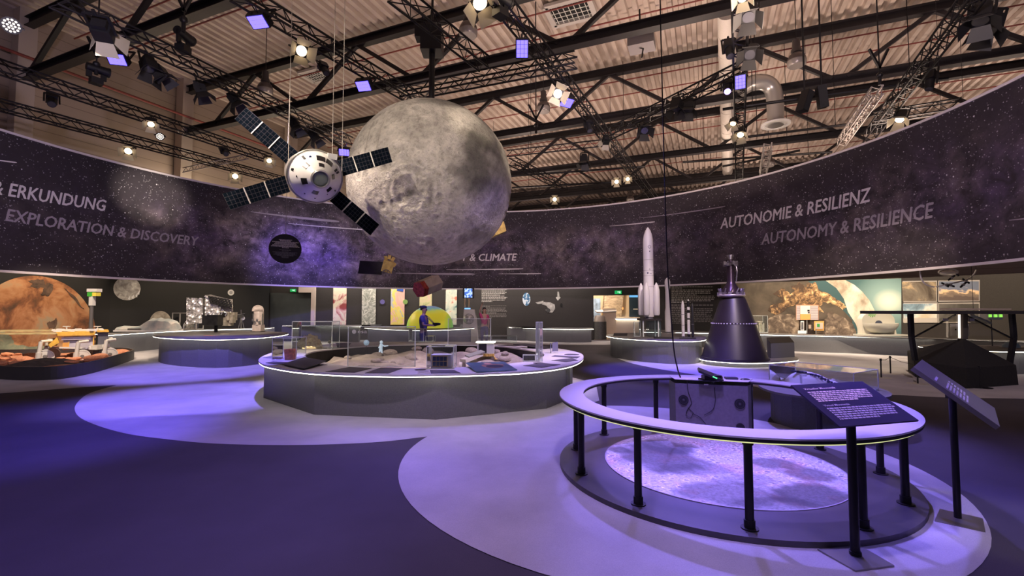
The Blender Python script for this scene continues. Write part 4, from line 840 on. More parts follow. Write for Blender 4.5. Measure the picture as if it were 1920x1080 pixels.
cn = n.noise(uv, 3, 3); n.base(n.mix(n.math('MULTIPLY', ln, .5), n.ramp(cn, [(.35, (.002, .004, .007)), (.65, (.005, .007, .012))]), (.085, .08, .095))); n.b.inputs['Specular IOR Level'].default_value = 0.0; SOLAR = n.m
HINGE = mat('wing_hinge', (.55, .52, .48), .4, .4)
def wing(inn, out, Yi, Yo):
    A, B = P(*inn[0], Yi), P(*inn[1], Yi); D, C = P(*out[0], Yo), P(*out[1], Yo); w = None
    w = MB().slab([A, B, C, D], .015).build('solar_wing', BLACK, cap)
    fs = [(0.0, .32), (.345, .655), (.68, 1.0)]; nrm = (B-A).cross(D-A).normalized(); tc = Vector((0, 0, EYE))-A; nrm = (nrm if nrm.dot(tc) > 0 else -nrm)*2.2
    for f0, f1 in fs: grid('cell_panel', lambda a, b: A+(B-A)*b+(D+(C-D)*b-A-(B-A)*b)*(f0+(f1-f0)*a)+nrm*.008, 2, 2, SOLAR, w)
    for f in (.333, .667): MB().bar(A+(D-A)*f+nrm*.012, B+(C-B)*f+nrm*.012, .02, .012, nrm).build('hinge', HINGE, w)
    m = (A+B)/2; MB().bar(m, C0+Rf @ Vector((0, 0, -.6)), .035).bar(A+(B-A)*.1, C0+(A-C0)*.75+Rf @ Vector((0, 0, -.2)), .02).bar(B+(A-B)*.1, C0+(B-C0)*.75+Rf @ Vector((0, 0, -.2)), .02).build('wing_strut', HINGE, w)
wing([(537.5, 307.5), (559, 285)], [(441, 224), (462.5, 202.5)], YC+.5, YC+.6); wing([(641, 331), (631, 302.5)], [(736, 304), (727.5, 276)], YC+.5, YC+.3)
wing([(534, 330), (544, 360)], [(417.5, 364), (432.5, 394)], YC+.45, YC+.2); wing([(636, 357.5), (617.5, 376)], [(711, 421), (694, 441)], YC+.45, YC+.3)
for x, y, dz in ((540.5, 305, .4), (623, 292, .25), (641, 322, .1)): q = P(x, y, YC+dz); MB().cyl(q, (q.x, q.y, 7.8), .0055, n=6).build('suspension_wire', mat('wire_pale', (.42, .38, .33), .4), cap)
# ---- small satellites
S1 = P(697, 502, 14); t = thing('satellite_model', 'satellite model with a dark rectangular panel and a gold body in front of the banner', 'spacecraft model', S1)
MB().slab([P(671, 512.8, 14), P(715.6, 515.5, 14.1), P(718, 491, 14.1), P(675, 488.8, 14)], .04).build('solar_panel', mat('satellite_panel', (.02, .012, .03), .3, noise=.5, nscale=5), t)
q = P(727, 499.5, 14.05); MB().box(q, (.32, .3, .34), Euler((.2, .25, .3)).to_matrix()).build('gold_body', GOLD, t); mb = MB()
for dx, dz in ((-.06, .25), (.05, .28), (.16, .22), (.2, .05)): mb.box(q+Vector((dx, -.02, dz)), (.09, .1, .12), Euler((.3, dx*3, .4)).to_matrix())
mb.build('antenna_block', GOLD, t); q = P(724.4, 513.4, 13.9); mb = MB(); mb.tube([q+Vector((.12*cos(a), -.03*sin(a), .12*sin(a))) for a in np.linspace(0, 2*pi, 20, endpoint=False)], .012, 6, closed=True)
for k in range(6): a = k*pi/3; mb.bar(q, q+Vector((.12*cos(a), -.03*sin(a), .12*sin(a))), .012)
mb.build('ring_antenna', mat('ring_antenna_grey', (.25, .2, .25), .4, .5), t); MB().cyl(S1+Vector((0, .02, .2)), (S1.x, S1.y+.02, 7.8), .004, n=5).build('suspension_wire', BLACK, t)
S2 = P(798, 538, 13.7); t = thing('probe_model', 'six sided silver probe model with a red foil end hanging beside the moon', 'spacecraft model', S2)
e0 = P(785, 543.5, 13.5); e1 = P(819, 529.5, 14.1); Rx = frame_from((e1-e0).normalized()); RED = mat('red_foil', (.38, .06, .05), .3, .6, noise=.5, nscale=14, bump=.8); SILV = mat('silver_panel', (.62, .58, .55), .35, .4, noise=.15, nscale=5)
L6 = (e1-e0).length; MB().lathe([(0, 0), (.25, 0), (.255, .17), (.255, .18)], e0, 6, Rx).build('red_end', RED, t); MB().lathe([(.258, .17), (.265, L6), (.0, L6)], e0, 6, Rx).build('hull', SILV, t)
mb = MB()
for k in range(6): a = k*pi/3+.5; mb.bar(e0+Rx @ Vector((.17*cos(a), .17*sin(a), L6+.03)), e0+Rx @ Vector((.05*cos(a), .05*sin(a), L6+.1)), .05)
mb.build('instrument_cluster', STEEL, t); MB().box(e0+Rx @ Vector((0, .21, L6*.55)), (.05, .02, .24), Rx).build('hull_stripe', WHITE, t)
for x, y in ((781, 535), (809, 524)): q = P(x, y, 13.7); MB().cyl(q, (q.x, q.y, 7.8), .004, n=5).build('suspension_wire', mat('wire_grey', (.3, .28, .28), .5), t)
S3 = P(930, 428, 15); t = thing('gold_satellite', 'gold foil satellite mostly hidden behind the moon', 'spacecraft model', S3)
MB().slab([P(930, 441, 14.6), P(949.6, 433, 15), P(945, 415.5, 15), P(915, 410, 14.6)], .25).build('foil_body', GOLD, t); q = P(925, 415, 14.8); MB().cyl(q, (q.x, q.y, 7.8), .005, n=5).build('suspension_wire', BLACK, t)
# ---- round text disc
SD = P(535, 466.5, 13.0); rd = 28*m_px(13); t = thing('text_disc', 'round black text disc hanging in front of the starry banner', 'sign', SD)
fd = (Vector((0, 0, EYE))-SD).normalized(); fd.z = 0; fd.normalize(); Rd = frame_from(fd); MB().lathe([(0, -.02), (rd, -.02), (rd, .0), (0, .0)], SD, 48, Rd).build('plate', mat('disc_black', (.012, .012, .01), .6), t)
R = random.Random(3); mb, m2 = MB(), MB()
def dashes(mb, f, rows):
    for (y, hw, h) in rows:
        x = -hw
        while x < hw:
            w = min(R.uniform(.03, .1), hw-x); mb.quad(f(x, y-h), f(x+w, y-h), f(x+w, y+h), f(x, y+h)); x += w+.018
fD = lambda x, y: SD+Rd @ Vector((x*rd, y*rd, .004))
dashes(mb, fD, [(.6, .4, .028), (.53, .33, .028), (.45, .8, .028), (.38, .62, .028), (.3, .68, .028), (.22, .78, .028), (.15, .86, .028), (.07, .2, .028)]); mb.build('upper_paragraph', mat('disc_text', (.62, .6, .45), .6), t)
dashes(m2, fD, [(-.08, .35, .02), (-.15, .2, .02), (-.25, .75, .02), (-.32, .6, .02), (-.39, .7, .02), (-.46, .5, .02), (-.53, .26, .02), (-.6, .2, .02)]); m2.build('lower_paragraph', mat('disc_text_dim', (.2, .2, .17), .6), t)
MB().cyl(SD+Vector((0, 0, rd)), (SD.x, SD.y, 7.75), .005, n=5).build('suspension_wire', mat('wire_pale', (.6, .55, .48), .4), t)
# ---- black power cable hanging to the railing table
pts = smooth_open([(P(1238, 60, 7.0).x, 7.0, 7.75), P(1240, 100, 6.95), P(1250, 460, 6.6), P(1256, 560, 6.4), P(1263, 650, 6.3), P(1270, 690, 6.25), G(1276, 708, .765)], 8)
MB().tube(pts, .009, 6).build('power_cable', BLACKM, loc=pts[-1], label='long black cable hanging from the roof down to the round railing table', cat='cable')
# ================================================================== ROUND RAILING TABLE IN THE FOREGROUND
RC = Vector((2.155, 4.94)); TOPW = mat('table_top_white', (.62, .60, .64), .4)
EDGE = mat('table_edge_dark', (.03, .03, .035), .5); LEDY = glow('led_strip_greenish', (.72, .75, .34), 1.0)
def ringpts(c, r, n=96): return [Vector((c[0]+r*cos(2*pi*k/n), c[1]+r*sin(2*pi*k/n))) for k in range(n)]
rt = thing('railing_table', 'round ring shaped table on black posts around a moon picture on the floor', 'table', (RC.x, RC.y, .0))
MB().ringprism(ringpts(RC, 1.645), ringpts(RC, 1.385), .737, .75).build('ring_top', TOPW, rt)
MB().ringprism(ringpts(RC, 1.64), ringpts(RC, 1.39), .712, .737).build('ring_underside', EDGE, rt)
MB().ringprism(ringpts(RC, 1.625), ringpts(RC, 1.60), .70, .712).build('light_strip', LEDY, rt)
MB().ringprism(ringpts(RC, 1.645), ringpts(RC, 1.16), .006, .05).build('platform', mat('platform_black', (.06, .055, .06), .42, noise=.15, nscale=4), rt)
for a in (-168.7, -137.6, -105.7, -73.1, -42, -11.3, 160.1, 129.8, 97, 20, 51):
    x, y = RC.x+1.5*cos(rad(a)), RC.y+1.5*sin(rad(a)); p = MB().cyl((x, y, .05), (x, y, .712), .031, n=20).build('leg', BLACK, rt, 40)
    MB().cyl((x, y, .05), (x, y, .058), .062, n=20).cyl((x, y, .058), (x, y, .115), .039, n=20).build('floor_flange', BLACK, p, 40); MB().cyl((x, y, .66), (x, y, .712), .039, n=20).build('top_socket', BLACK, p, 40)
# moon picture on the floor (relief-free print)
n = NB('moon_floor_print', .6); v = n.co('Object'); f = n.noise(n.co('Object', (1, 1, 1), (.35, .2, 0)), .95, 7, .5, .2); g = n.noise(v, 9, 9, .8); big = n.ramp(f, [(.42, .13), (.47, .17), (.51, .40), (.6, .55)])
n1 = n.ramp(n.voro(v, 13), [(0, .75), (.16, .9), (.24, 1.25), (.32, 1.0)]); n2 = n.ramp(n.voro(v, 24), [(0, .35), (.16, .6), (.26, 1.35), (.34, 1)])
sp = n.ramp(g, [(.34, .45), (.5, 1.0), (.66, 1.55)]); cc = n.mix(1.0, n.mix(1.0, n.mix(1.0, big, n1, 'MULTIPLY'), n2, 'MULTIPLY'), sp, 'MULTIPLY')
wr = n.ramp(n.noise(v, 2.3, 6, .7), [(.52, (.95, .95, 1.0)), (.66, (1.0, .74, .66))]); n.base(n.mix(1.0, cc, wr, 'MULTIPLY'))
mp_ = thing('moon_floor_picture', 'round picture of the moon lying inside the ring shaped table', 'floor picture', (2.165, 4.955, .05)); MB().prism(ringpts((2.165, 4.955), 1.158, 72), .02, .0525).build('backing_disc', BLACKM, mp_)
rs = np.random.RandomState(12); NR, NA = 130, 420; rr_, aa_ = np.meshgrid(np.linspace(.004, 1.156, NR), np.linspace(0, 2*pi, NA, endpoint=False), indexing='ij'); xx_, yy_ = (rr_*np.cos(aa_)).ravel(), (rr_*np.sin(aa_)).ravel(); al_ = np.full(len(xx_), .46)
wv = sum(np.sin(xx_*rs.randn()*k+yy_*rs.randn()*k+rs.rand()*6)*a for k, a in ((3, .2), (5, .2), (8, .16), (13, .13), (20, .1), (32, .08)))
for px, py, rx, ry, s in ((1239, 858, 62, 26, .62), (1250, 838, 40, 12, .5), (1162, 844, 17, 6, .5), (1445, 868, 36, 9, .5), (1516, 889, 34, 11, .5), (1360, 925, 80, 20, .5), (1530, 932, 58, 22, .6), (1310, 880, 60, 10, .35), (1450, 945, 60, 10, .4), (1400, 900, 50, 9, .3)):
    c_ = G(px, py, .053); ex = rx*m_px(c_.y)*1.05; ey = abs(G(px, py-ry, .053).y-G(px, py+ry, .053).y)/2; m_ = np.clip(2.2-1.5*np.hypot((xx_+2.165-c_.x)/ex, (yy_+4.955-c_.y)/ey)-.7*wv, 0, 1); al_ *= 1-min(.78, s*1.3)*m_*m_*(3-2*m_)
rough_ = np.clip((al_-.2)/.2, .10, 1); al_ *= 1+.16*wv*rough_
for k in range(1500):
    a, r0 = rs.rand()*2*pi, sqrt(rs.rand())*1.15; cx_, cy_, cr = r0*cos(a), r0*sin(a), .009+.028*rs.rand()**4; d_ = np.hypot(xx_-cx_, yy_-cy_)/cr; k_ = d_ < 1.7; al_[k_] *= 1+rough_[k_]*np.where(d_[k_] < .75, -.42, .35*np.exp(-((d_[k_]-1)/.3)**2))
mo_ = bpy.data.meshes.new('disc'); mo_.from_pydata([(x, y, .0042) for x, y in zip(xx_.tolist(), yy_.tolist())], [], [(i*NA+j, (i+1)*NA+j, (i+1)*NA+(j+1) % NA, i*NA+(j+1) % NA) for i in range(NR-1) for j in range(NA)]); at_ = mo_.attributes.new('albedo', 'FLOAT', 'POINT'); at_.data.foreach_set('value', al_.astype(np.float32))
n = NB('moon_floor_picture_ink', .55); v = n.co('Object'); al2 = n.attr('albedo')[2]; cmb = n.N.new('ShaderNodeCombineXYZ'); [n.L.new(al2, cmb.inputs[i]) for i in range(3)]; tint = n.ramp(n.noise(v, 2.1, 7, .7), [(.5, (.92, .92, 1.0)), (.62, (1.0, .74, .70))]); fine_ = n.ramp(n.noise(v, 26, 6, .8), [(.38, .62), (.5, 1), (.62, 1.3)]); n.base(n.mix(1.0, n.mix(1.0, cmb.outputs[0], tint, 'MULTIPLY'), fine_, 'MULTIPLY')); mo_.materials.append(n.m); od = bpy.data.objects.new('disc', mo_); col.objects.link(od); od.parent = mp_; od.location = (0, 0, 0)
MB().ringprism(ringpts((2.165, 4.955), 1.168, 72), ringpts((2.165, 4.955), 1.158, 72), .02, .056).build('border_ring', mat('print_border', (.3, .28, .33), .5), mp_)
# ---- kiosk box under the far side of the ring
F1, F2 = G(1266, 711.5, .75).to_2d(), G(1402, 717, .75).to_2d(); dn = Vector((.20, .27)); B1, B2 = F1+Vector((.03, .33)), F2+dn
kb = thing('speaker_cabinet', 'grey cabinet with two round loudspeakers built into the far side of the ring table', 'cabinet', (*((F1+F2)/2), .0))
KBM = mat('cabinet_grey', (.15, .14, .155), .6, noise=.1, nscale=30); MB().prism([F1, F2, B2, B1], .05, .70).build('body', KBM, kb); MB().prism([F1+Vector((-.01, -.01)), F2+Vector((.005, -.01)), B2, B1], .752, .757).build('top_plate', TOPW, kb)
fx = Vector((*(F2-F1), 0)).normalized(); fn = Vector((fx.y, -fx.x, 0))
def onface(px, py, off=.0):      # point on the cabinet's front
    r = _ray(px, py); t = (Vector((*F1, 0))-Vector((0, 0, EYE))).dot(fn)/r.dot(fn); return Vector((0, 0, EYE))+r*t+fn*off
for x, y, hw in ((1281.5, 749.5, 0), (1387, 757, 0)):
    c = onface(x, y); s_ = MB().cyl(c, c+fn*.015, .062, n=28).build('speaker_ring', BLACKM, kb, 40); MB().lathe([(.048, .0), (.03, -.006), (.018, -.002), (0, .004)], c+fn*.016, 24, frame_from(fn)).build('speaker_cone', mat('speaker_cone_grey', (.05, .05, .055), .4), s_, 60)
c = onface(1388, 801); MB().cyl(c, c+fn*.02, .05, n=24).build('lower_port', BLACKM, kb, 40)
MB().tube([onface(1288, 715, .012), onface(1290, 733, .012), onface(1294, 745, .012), onface(1297, 756, .012), onface(1288, 770, .012), onface(1286, 778, .012), onface(1295, 784, .012), onface(1300, 774, .012), onface(1290, 764, .012)], .004).build('thin_cable', BLACKM, kb); MB().tube(smooth_open([onface(1339, 726, .012), onface(1341, 750, .012), onface(1336, 768, .012), onface(1320, 778, .012)]), .0035).build('thin_cable', BLACKM, kb)
MB().tube(smooth_open([onface(1300, 776, .012), onface(1312, 782, .012), onface(1323, 795, .012)]), .0035).build('thin_cable', BLACKM, kb); c = onface(1324, 721); mb = MB()
for dx in (-.018, .0, .018): mb.cyl(c+fx*dx, c+fx*dx+fn*.004, .009, n=10)
mb.build('white_sticker', WHITE, kb)
# ---- monitor, keyboard, mouse
bp = G(1337, 713, .757); t = thing('tilted_monitor', 'black flat monitor tilted back on the ring table with a green glowing edge', 'monitor', (bp.x, bp.y, .757))
q = [P(1311, 695, bp.y-.10), P(1355, 713, bp.y-.14), P(1356, 706.5, bp.y+.16), P(1309, 688.5, bp.y+.16)]; MB().slab(q, .025).build('screen_panel', mat('monitor_black', (.02, .02, .024), .3), t); M0 = sum(q, Vector())/4
MB().box((bp.x-.02, bp.y, .79), (.22, .1, .065)).box((bp.x-.02, bp.y+.02, .765), (.26, .16, .015)).build('stand', BLACK, t); MB().bar(q[1]+(q[0]-q[1])*.25+Vector((0, -.005, -.005)), q[1]+(q[0]-q[1])*.42+Vector((0, -.005, -.005)), .012).build('green_light', glow('green_led', (.1, .9, .3), 2.5), t)
p = G(1371, 711, .757); t = thing('small_keyboard', 'dark keypad on the ring table beside the tilted monitor', 'keyboard', p); MB().box(p+Vector((0, 0, .012)), (.15, .09, .024), Euler((.08, 0, -.2)).to_matrix()).build('case', mat('keypad_blue_grey', (.06, .06, .085), .4), t); mb = MB()
for i in range(8):
    for j in range(3): mb.box(p+Vector(((i-3.5)*.017, (j-1)*.024-(i-3.5)*.003, .026)), (.013, .018, .005))
mb.build('keys', mat('keypad_keys', (.12, .12, .16), .4), t)
p = G(1397, 712, .757); MB().sphere(p, .06, 18, 8, (1.05, .7, .35), v0=0).build('computer_mouse', mat('mouse_black', (.03, .03, .04), .3), smooth=60, loc=p, label='dark rounded mouse at the corner of the loudspeaker cabinet', cat='mouse')
# ---- information stands
SIGN = mat('sign_navy', (.028, .024, .085), .45); TXTP = mat('sign_text_pink', (.9, .72, .78), .6); TXTV = mat('sign_text_lilac', (.55, .48, .68), .6); PLATE = mat('steel_plate', (.28, .27, .26), .38, .8)
t = thing('info_sign', 'sloped dark virtual moonwalk sign on a black pole before the ring table', 'sign', (2.27, 3.06, 0))
b4 = [G(1533, 1034).to_2d(), G(1605, 1075).to_2d(), G(1677, 1065).to_2d(), G(1612, 1027).to_2d()]; MB().prism(b4, .008, .018).build('base_plate', PLATE, t)
pb = G(1604, 1045); MB().cyl((pb.x, pb.y, .018), (pb.x, pb.y, .96), .0285, n=24).build('pole', BLACK, t, 40); MB().cyl((pb.x, pb.y, .018), (pb.x, pb.y, .04), .036, n=24).build('pole_collar', BLACK, t, 40)
LL, LR = G(1575, 800, .93), G(1723, 788, .93); UL, UR = G(1483, 722, 1.135), G(1617, 715, 1.135); MB().slab([LL, LR, UR, UL], .012).build('panel', SIGN, t)
nn = (LR-LL).cross(UL-LL).normalized(); fS = lambda x, y, o=.0015: LL+(LR-LL)*x+(UL-LL+(UR-UL-(LR-LL))*x)*y+nn*o
def sheet_text(s, name, x0, x1, y0, y1, m):
    V, F = text_mesh(s, 1, 0, .012); xs = [v[0] for v in V]; a, b = min(xs), max(xs); mb = MB(); mb.add([fS(x0+(x1-x0)*(v[0]-a)/(b-a), y0+(y1-y0)*v[1]/.72) for v in V], F); mb.build(name, m, t)
sheet_text('Virtueller Moonwalk', 'heading_text', .095, .52, .855, .90, TXTP); sheet_text('Virtual Moonwalk', 'heading_text', .095, .43, .44, .485, TXTV)
def lines(mb, f, x0, x1, y0, y1, n, R, last=.6, h=.30, rag=.1):
    for k in range(n):
        y = y0+(y1-y0)*k/(n-1); hh = abs(y1-y0)/(n-1)*h; xe = x1-R.random()*rag*(x1-x0) if k < n-1 else x0+(x1-x0)*last; x = x0
        while x < xe:
            w = min(R.uniform(.012, .06), xe-x); c = [f(x, y-hh), f(x+w, y-hh), f(x+w, y+hh), f(x, y+hh)]; mb.quad(*c); x += w+.009
R = random.Random(11); mb = MB(); lines(mb, fS, .095, .94, .79, .57, 6, R, .62); mb.build('german_paragraph', TXTP, t); mb = MB(); lines(mb, fS, .095, .95, .39, .15, 6, R, .6); mb.build('english_paragraph', TXTV, t)
t = thing('lectern_sign', 'steep grey sign on a thin black pole seen from its edge, beyond the ring table', 'sign', (3.53, 3.68, 0))
b4 = [G(1752, 979).to_2d(), G(1848, 1000).to_2d(), G(1843, 974).to_2d(), G(1762, 956).to_2d()]; MB().prism(b4, .002, .010).build('base_plate', PLATE, t); pb = G(1796, 973); tp = P(1787, 738, pb.y); tp.x = pb.x
MB().cyl((pb.x, pb.y, .01), (pb.x, pb.y, tp.z-.03), .024, n=20).build('pole', BLACK, t, 40); MB().box((pb.x, pb.y, tp.z-.02), (.06, .06, .04)).build('pole_bracket', BLACK, t)
UL, UR, LL, LR = G(1713, 688, 1.2), G(1729, 674, 1.2), G(1875, 800, .8), G(1865, 765, .8); MB().slab([LL, LR, UR, UL], .035).build('panel', mat('sign_panel_grey', (.20, .19, .19), .4, .2), t)
nn = (LR-LL).cross(UL-LL).normalized(); fS2 = lambda x, y, o=.0015: LL+(LR-LL)*x+(UL-LL+(UR-UL-(LR-LL))*x)*y+nn*o
mb = MB(); lines(mb, fS2, .10, .72, .60, .36, 7, R, .7); mb.build('paragraph', TXTV, t); mb = MB(); mb.quad(fS2(.1, .725), fS2(.4, .725), fS2(.4, .755), fS2(.1, .755)).build('heading_bar', TXTV, t)
# ---- low table with a boxed white model
TOPG = mat('counter_top_grey', (.16, .155, .16), .45); BASEG = mat('counter_base_grey', (.13, .13, .14), .75, noise=.1, nscale=50)
def counter(name, label, outl, z, topm=TOPG, over=.12, facets=None, led=True, cat='counter', basem=BASEG, th=.03, ledw=.014):
    c = sum(outl, Vector((0, 0)))/len(outl); t = thing(name, label, cat, (c.x, c.y, 0)); o2 = inset(outl, .012)
    MB().prism(outl, z-th, z).build('top', topm, t)
    if led: MB().ringprism(inset(outl, .0), inset(outl, .03), z-th-ledw, z-th).build('light_strip', LEDW, t)
    b = inset(outl, over); 
    if facets: b = [b[int(k*len(b)/facets)] for k in range(facets)]
    MB().prism(b, .0, z-th-.001).build('base', basem, t); return t
o = smooth_closed([G(*q, .5) for q in [(1422, 721), (1437, 730), (1470, 738), (1530, 745), (1600, 748), (1650, 746), (1672, 741), (1660, 731), (1610, 717), (1540, 709), (1470, 708), (1435, 713)]], 5)
counter('display_table', 'low round ended table under a clear box holding a white model', o, .5, TOPG, .16, 18, led=False, cat='table')
def vitrine(corners, z0, z1, label, group='clear display boxes', m=ACR, bottom=None):
    c = [Vector(q[:2]) for q in corners]; ctr = sum(c, Vector((0, 0)))/4; t = thing('display_box', label, 'display box', (ctr.x, ctr.y, z0), group); th = .009 if (c[1]-c[0]).length < 1.2 else .012
    for k in range(4): a, b = c[k], c[(k+1) % 4]; MB().quad((a.x, a.y, z0+.001), (b.x, b.y, z0+.001), (b.x, b.y, z1), (a.x, a.y, z1)).build('side_pane', m, t)
    MB().quad(*[(q.x, q.y, z1) for q in c]).build('top_pane', m, t); mb = MB()
    for k in range(4): a, b = c[k], c[(k+1) % 4]; mb.bar((a.x, a.y, z0+.002), (a.x, a.y, z1), th).bar((a.x, a.y, z1), (b.x, b.y, z1), th).bar((a.x, a.y, z0+.003), (b.x, b.y, z0+.003), th)
    mb.build('pane_edges', ACRE, t); return t
FL, FR, BR_ = G(1442, 684, .79).to_2d(), G(1600, 700, .79).to_2d(), G(1646, 693, .79).to_2d(); BL = FL+BR_-FR; vitrine([FL, FR, BR_, BL], .5, .79, 'long clear box over the white model on the low table')
ux, uy = (FR-FL), (BL-FL); fV = lambda a, b, z: Vector((*(FL+ux*a+uy*b), z))
t = thing('relief_model', 'white model of a humped craft with dark fittings inside the long clear box', 'model', fV(.5, .5, .5)); WM = mat('model_white', (.78, .76, .78), .5); mb = MB(); vs = []; prof = [(.04, .05, .05), (.12, .1, .13), (.22, .22, .19), (.3, .28, .2), (.38, .28, .19), (.46, .24, .17), (.56, .2, .12), (.7, .14, .08), (.85, .1, .05), (.95, .04, .02)]
for a, hw, h in prof:
    for k in range(9): g = k/8; vs.append(fV(a, .5+hw*1.4*(g-.5)*1.3, .505+h*sin(pi*g)**.8))
mb.add(vs, [(j*9+k, j*9+k+1, (j+1)*9+k+1, (j+1)*9+k) for j in range(9) for k in range(8)]); mb.build('hull', WM, t, 60); MB().prism([fV(.02, .05, 0).to_2d(), fV(.98, .05, 0).to_2d(), fV(.98, .95, 0).to_2d(), fV(.02, .95, 0).to_2d()], .501, .51).build('ground_plate', WM, t)
mb = MB(); 
for k in range(10): a = .16+.028*k; mb.box(fV(a, .42, .69-.02*(k > 6)), (.022, .05, .03))
for k in range(9): a = .46+.025*k; mb.box(fV(a, .40+.03*(k % 3), .665-.012*k), (.02, .04, .035))
for k in range(7): mb.box(fV(.66+.035*k, .3, .56), (.04, .03, .015))
mb.build('dark_fittings', mat('model_dark_blue', (.05, .04, .12), .5), t); MB().sphere(fV(.62, .55, .6), .03, 14, 8).build('dome', WM, t, 60); MB().box(fV(.37, .12, .58), (.02, .03, .15)).box(fV(.37, .2, .66), (.1, .02, .02)).build('white_tower', WM, t)

# ================================================================== CENTRAL EXHIBIT TABLE
ZTB = .70
outl = smooth_closed([G(*q, ZTB) for q in [(484.7, 675), (490, 681), (500, 685), (525, 690), (560, 695), (620, 699.5), (700, 702), (780, 702.5), (880, 700.5), (980, 696.3), (1050, 688.5), (1082, 680), (1094, 669.7), (1086, 661.5), (1048, 653.5), (972, 644.5), (929, 642), (800, 640.5), (652, 642), (600, 647.5), (550, 652), (515, 660), (493, 667.5)]], 5)
hole = smooth_closed([G(*q, ZTB) for q in [(571, 667), (582, 672.5), (608, 679), (650, 685.7), (720, 689.5), (799, 690.5), (850, 689), (910, 685.5), (961, 681), (1004, 675), (1017, 669), (1020, 664), (1006, 658.4), (960, 651.5), (929, 648.5), (840, 645.8), (778, 645.8), (700, 648), (650, 651.6), (599, 657), (578, 662)]], 5)
cc_ = sum(hole, Vector((0, 0)))/len(hole)
def resample(pts, n, c):                   # by angle about c, so the two outlines pair up
    an = sorted((atan2(p.y-c.y, p.x-c.x), (p-c)) for p in pts); out = []
    A = [a for a, _ in an]; Pp = [q for _, q in an]
    for k in range(n):
        t_ = -pi+2*pi*k/n; j = next((i for i, a in enumerate(A) if a >= t_), 0); i = j-1; a0, a1 = A[i], A[j]
        if a1 < a0: a1 += 2*pi; 
        tt = t_ if t_ >= a0 else t_+2*pi
        f = 0 if a1 == a0 else (tt-a0)/(a1-a0); rr = Pp[i].length*(1-f)+Pp[j].length*f; out.append(c+Vector((cos(t_), sin(t_)))*rr)
    return out
no = 120; ro, rh = resample(outl, no, cc_), resample(hole, no, cc_)
ct = thing('exhibit_table', 'big round central exhibit table with a lit rim around a lunar landscape', 'table', (cc_.x, cc_.y, 0))
MB().ringprism(ro, rh, ZTB-.03, ZTB).build('ring_top', TOPW, ct); MB().ringprism(inset(ro, .005), inset(ro, .03), ZTB-.044, ZTB-.03).build('light_strip', LEDW, ct)
MB().ringprism(inset(rh, -.012), rh, .30, ZTB-.03).build('inner_wall', mat('table_inner_black', (.02, .018, .02), .7), ct)
fb = [G(494, 746.4).to_2d(), G(588.6, 778).to_2d(), G(817, 787.5).to_2d(), G(1025, 766.8).to_2d(), G(1062, 751).to_2d()]; bi = inset(ro, .22); back = [q for q in bi[::6] if q.y > 9.3]; back.sort(key=lambda q: -q.x if False else atan2(q.y-9.0, q.x-cc_.x))
base = fb+[Vector((G(1085, 700, .65).x, 8.6))]+[q for q in back if q.y > 9.6]+[G(494.5, 700, .4).to_2d()+Vector((-.15, .9))]
mb = MB(); mb.prism(base, 0, ZTB-.03); mb.f.pop(1); mb.m.pop(1); mb.build('base', mat('table_base_grey', (.145, .142, .146), .8, noise=.12, nscale=60), ct)
# lunar terrain
LUN = NB('lunar_regolith', .95); v = LUN.co('Object'); f = LUN.noise(v, 3, 9, .7); LUN.base(LUN.ramp(f, [(.3, (.26, .22, .21)), (.7, (.50, .44, .41))])).bump(f, .8, .05); LUN = LUN.m
def terr(p): x, y = p; return .40+.07*sin(x*1.7+y)*cos(y*1.3-.4*x)+.04*sin(x*4.1-y*3)+.03*sin(x*7+y*5)+(.08 if y > 11.5 else 0)
mb = MB(); nr = 26; vs = []
for j in range(nr+1):
    for k in range(no): q = cc_+(rh[k]-cc_)*(j/nr*.985); vs.append((q.x, q.y, terr(q)))
mb.add(vs, [(j*no+k, j*no+(k+1) % no, (j+1)*no+(k+1) % no, (j+1)*no+k) for j in range(nr) for k in range(no)]); mb.build('lunar_terrain', LUN, ct, 80)
def rock_mesh(name, m, seed, rough=.35):
    bmh = bmesh.new(); bmesh.ops.create_icosphere(bmh, subdivisions=2, radius=1); R = random.Random(seed); dirs = [Vector((R.gauss(0, 1), R.gauss(0, 1), R.gauss(0, 1))).normalized() for _ in range(7)]
    for w in bmh.verts:
        n_ = w.co.normalized(); w.co = n_*(1+rough*sum(max(0, n_.dot(d)-.45)*(1 if i % 2 else -1) for i, d in enumerate(dirs))); w.co.z *= .7
    me = bpy.data.meshes.new(name); bmh.to_mesh(me); bmh.free(); me.materials.append(m); return me
RM = [rock_mesh('lunar_rock', LUN, s) for s in (1, 2, 3)]; R = random.Random(5); nrk = 0
while nrk < 46:
    a, r = R.uniform(0, 2*pi), sqrt(R.random()); k = int((a+pi)/(2*pi)*no) % no; q = cc_+(rh[k]-cc_)*(r*.92); s = R.uniform(.04, .13)*(1.6 if q.y > 11 else 1)
    o = bpy.data.objects.new('lunar_rock', RM[nrk % 3]); col.objects.link(o); o.location = (q.x, q.y, terr(q)+s*.25); o.scale = (s, s*R.uniform(.7, 1.2), s*R.uniform(.6, 1)); o.rotation_euler = (0, 0, R.uniform(0, 6)); tag(o, 'one of the pale grey stones scattered over the lunar landscape in the central table', 'rock', 'stones on the lunar landscape'); nrk += 1
def tabpt(x, y): return G(x, y, ZTB)
def rect(xl, xr, yb, depth, rot=0.0, z=ZTB):      # footprint from its front edge in the picture and its depth in metres
    a, b = G(xl, yb, z).to_2d(), G(xr, yb, z).to_2d(); w = b.x-a.x; c = (a+b)/2; Mx = Matrix.Rotation(rot, 2); return [c+Mx @ Vector(q) for q in ((-w/2, 0), (w/2, 0), (w/2, depth), (-w/2, depth))]
def Zt(p, y): return Zat(y, p.y)
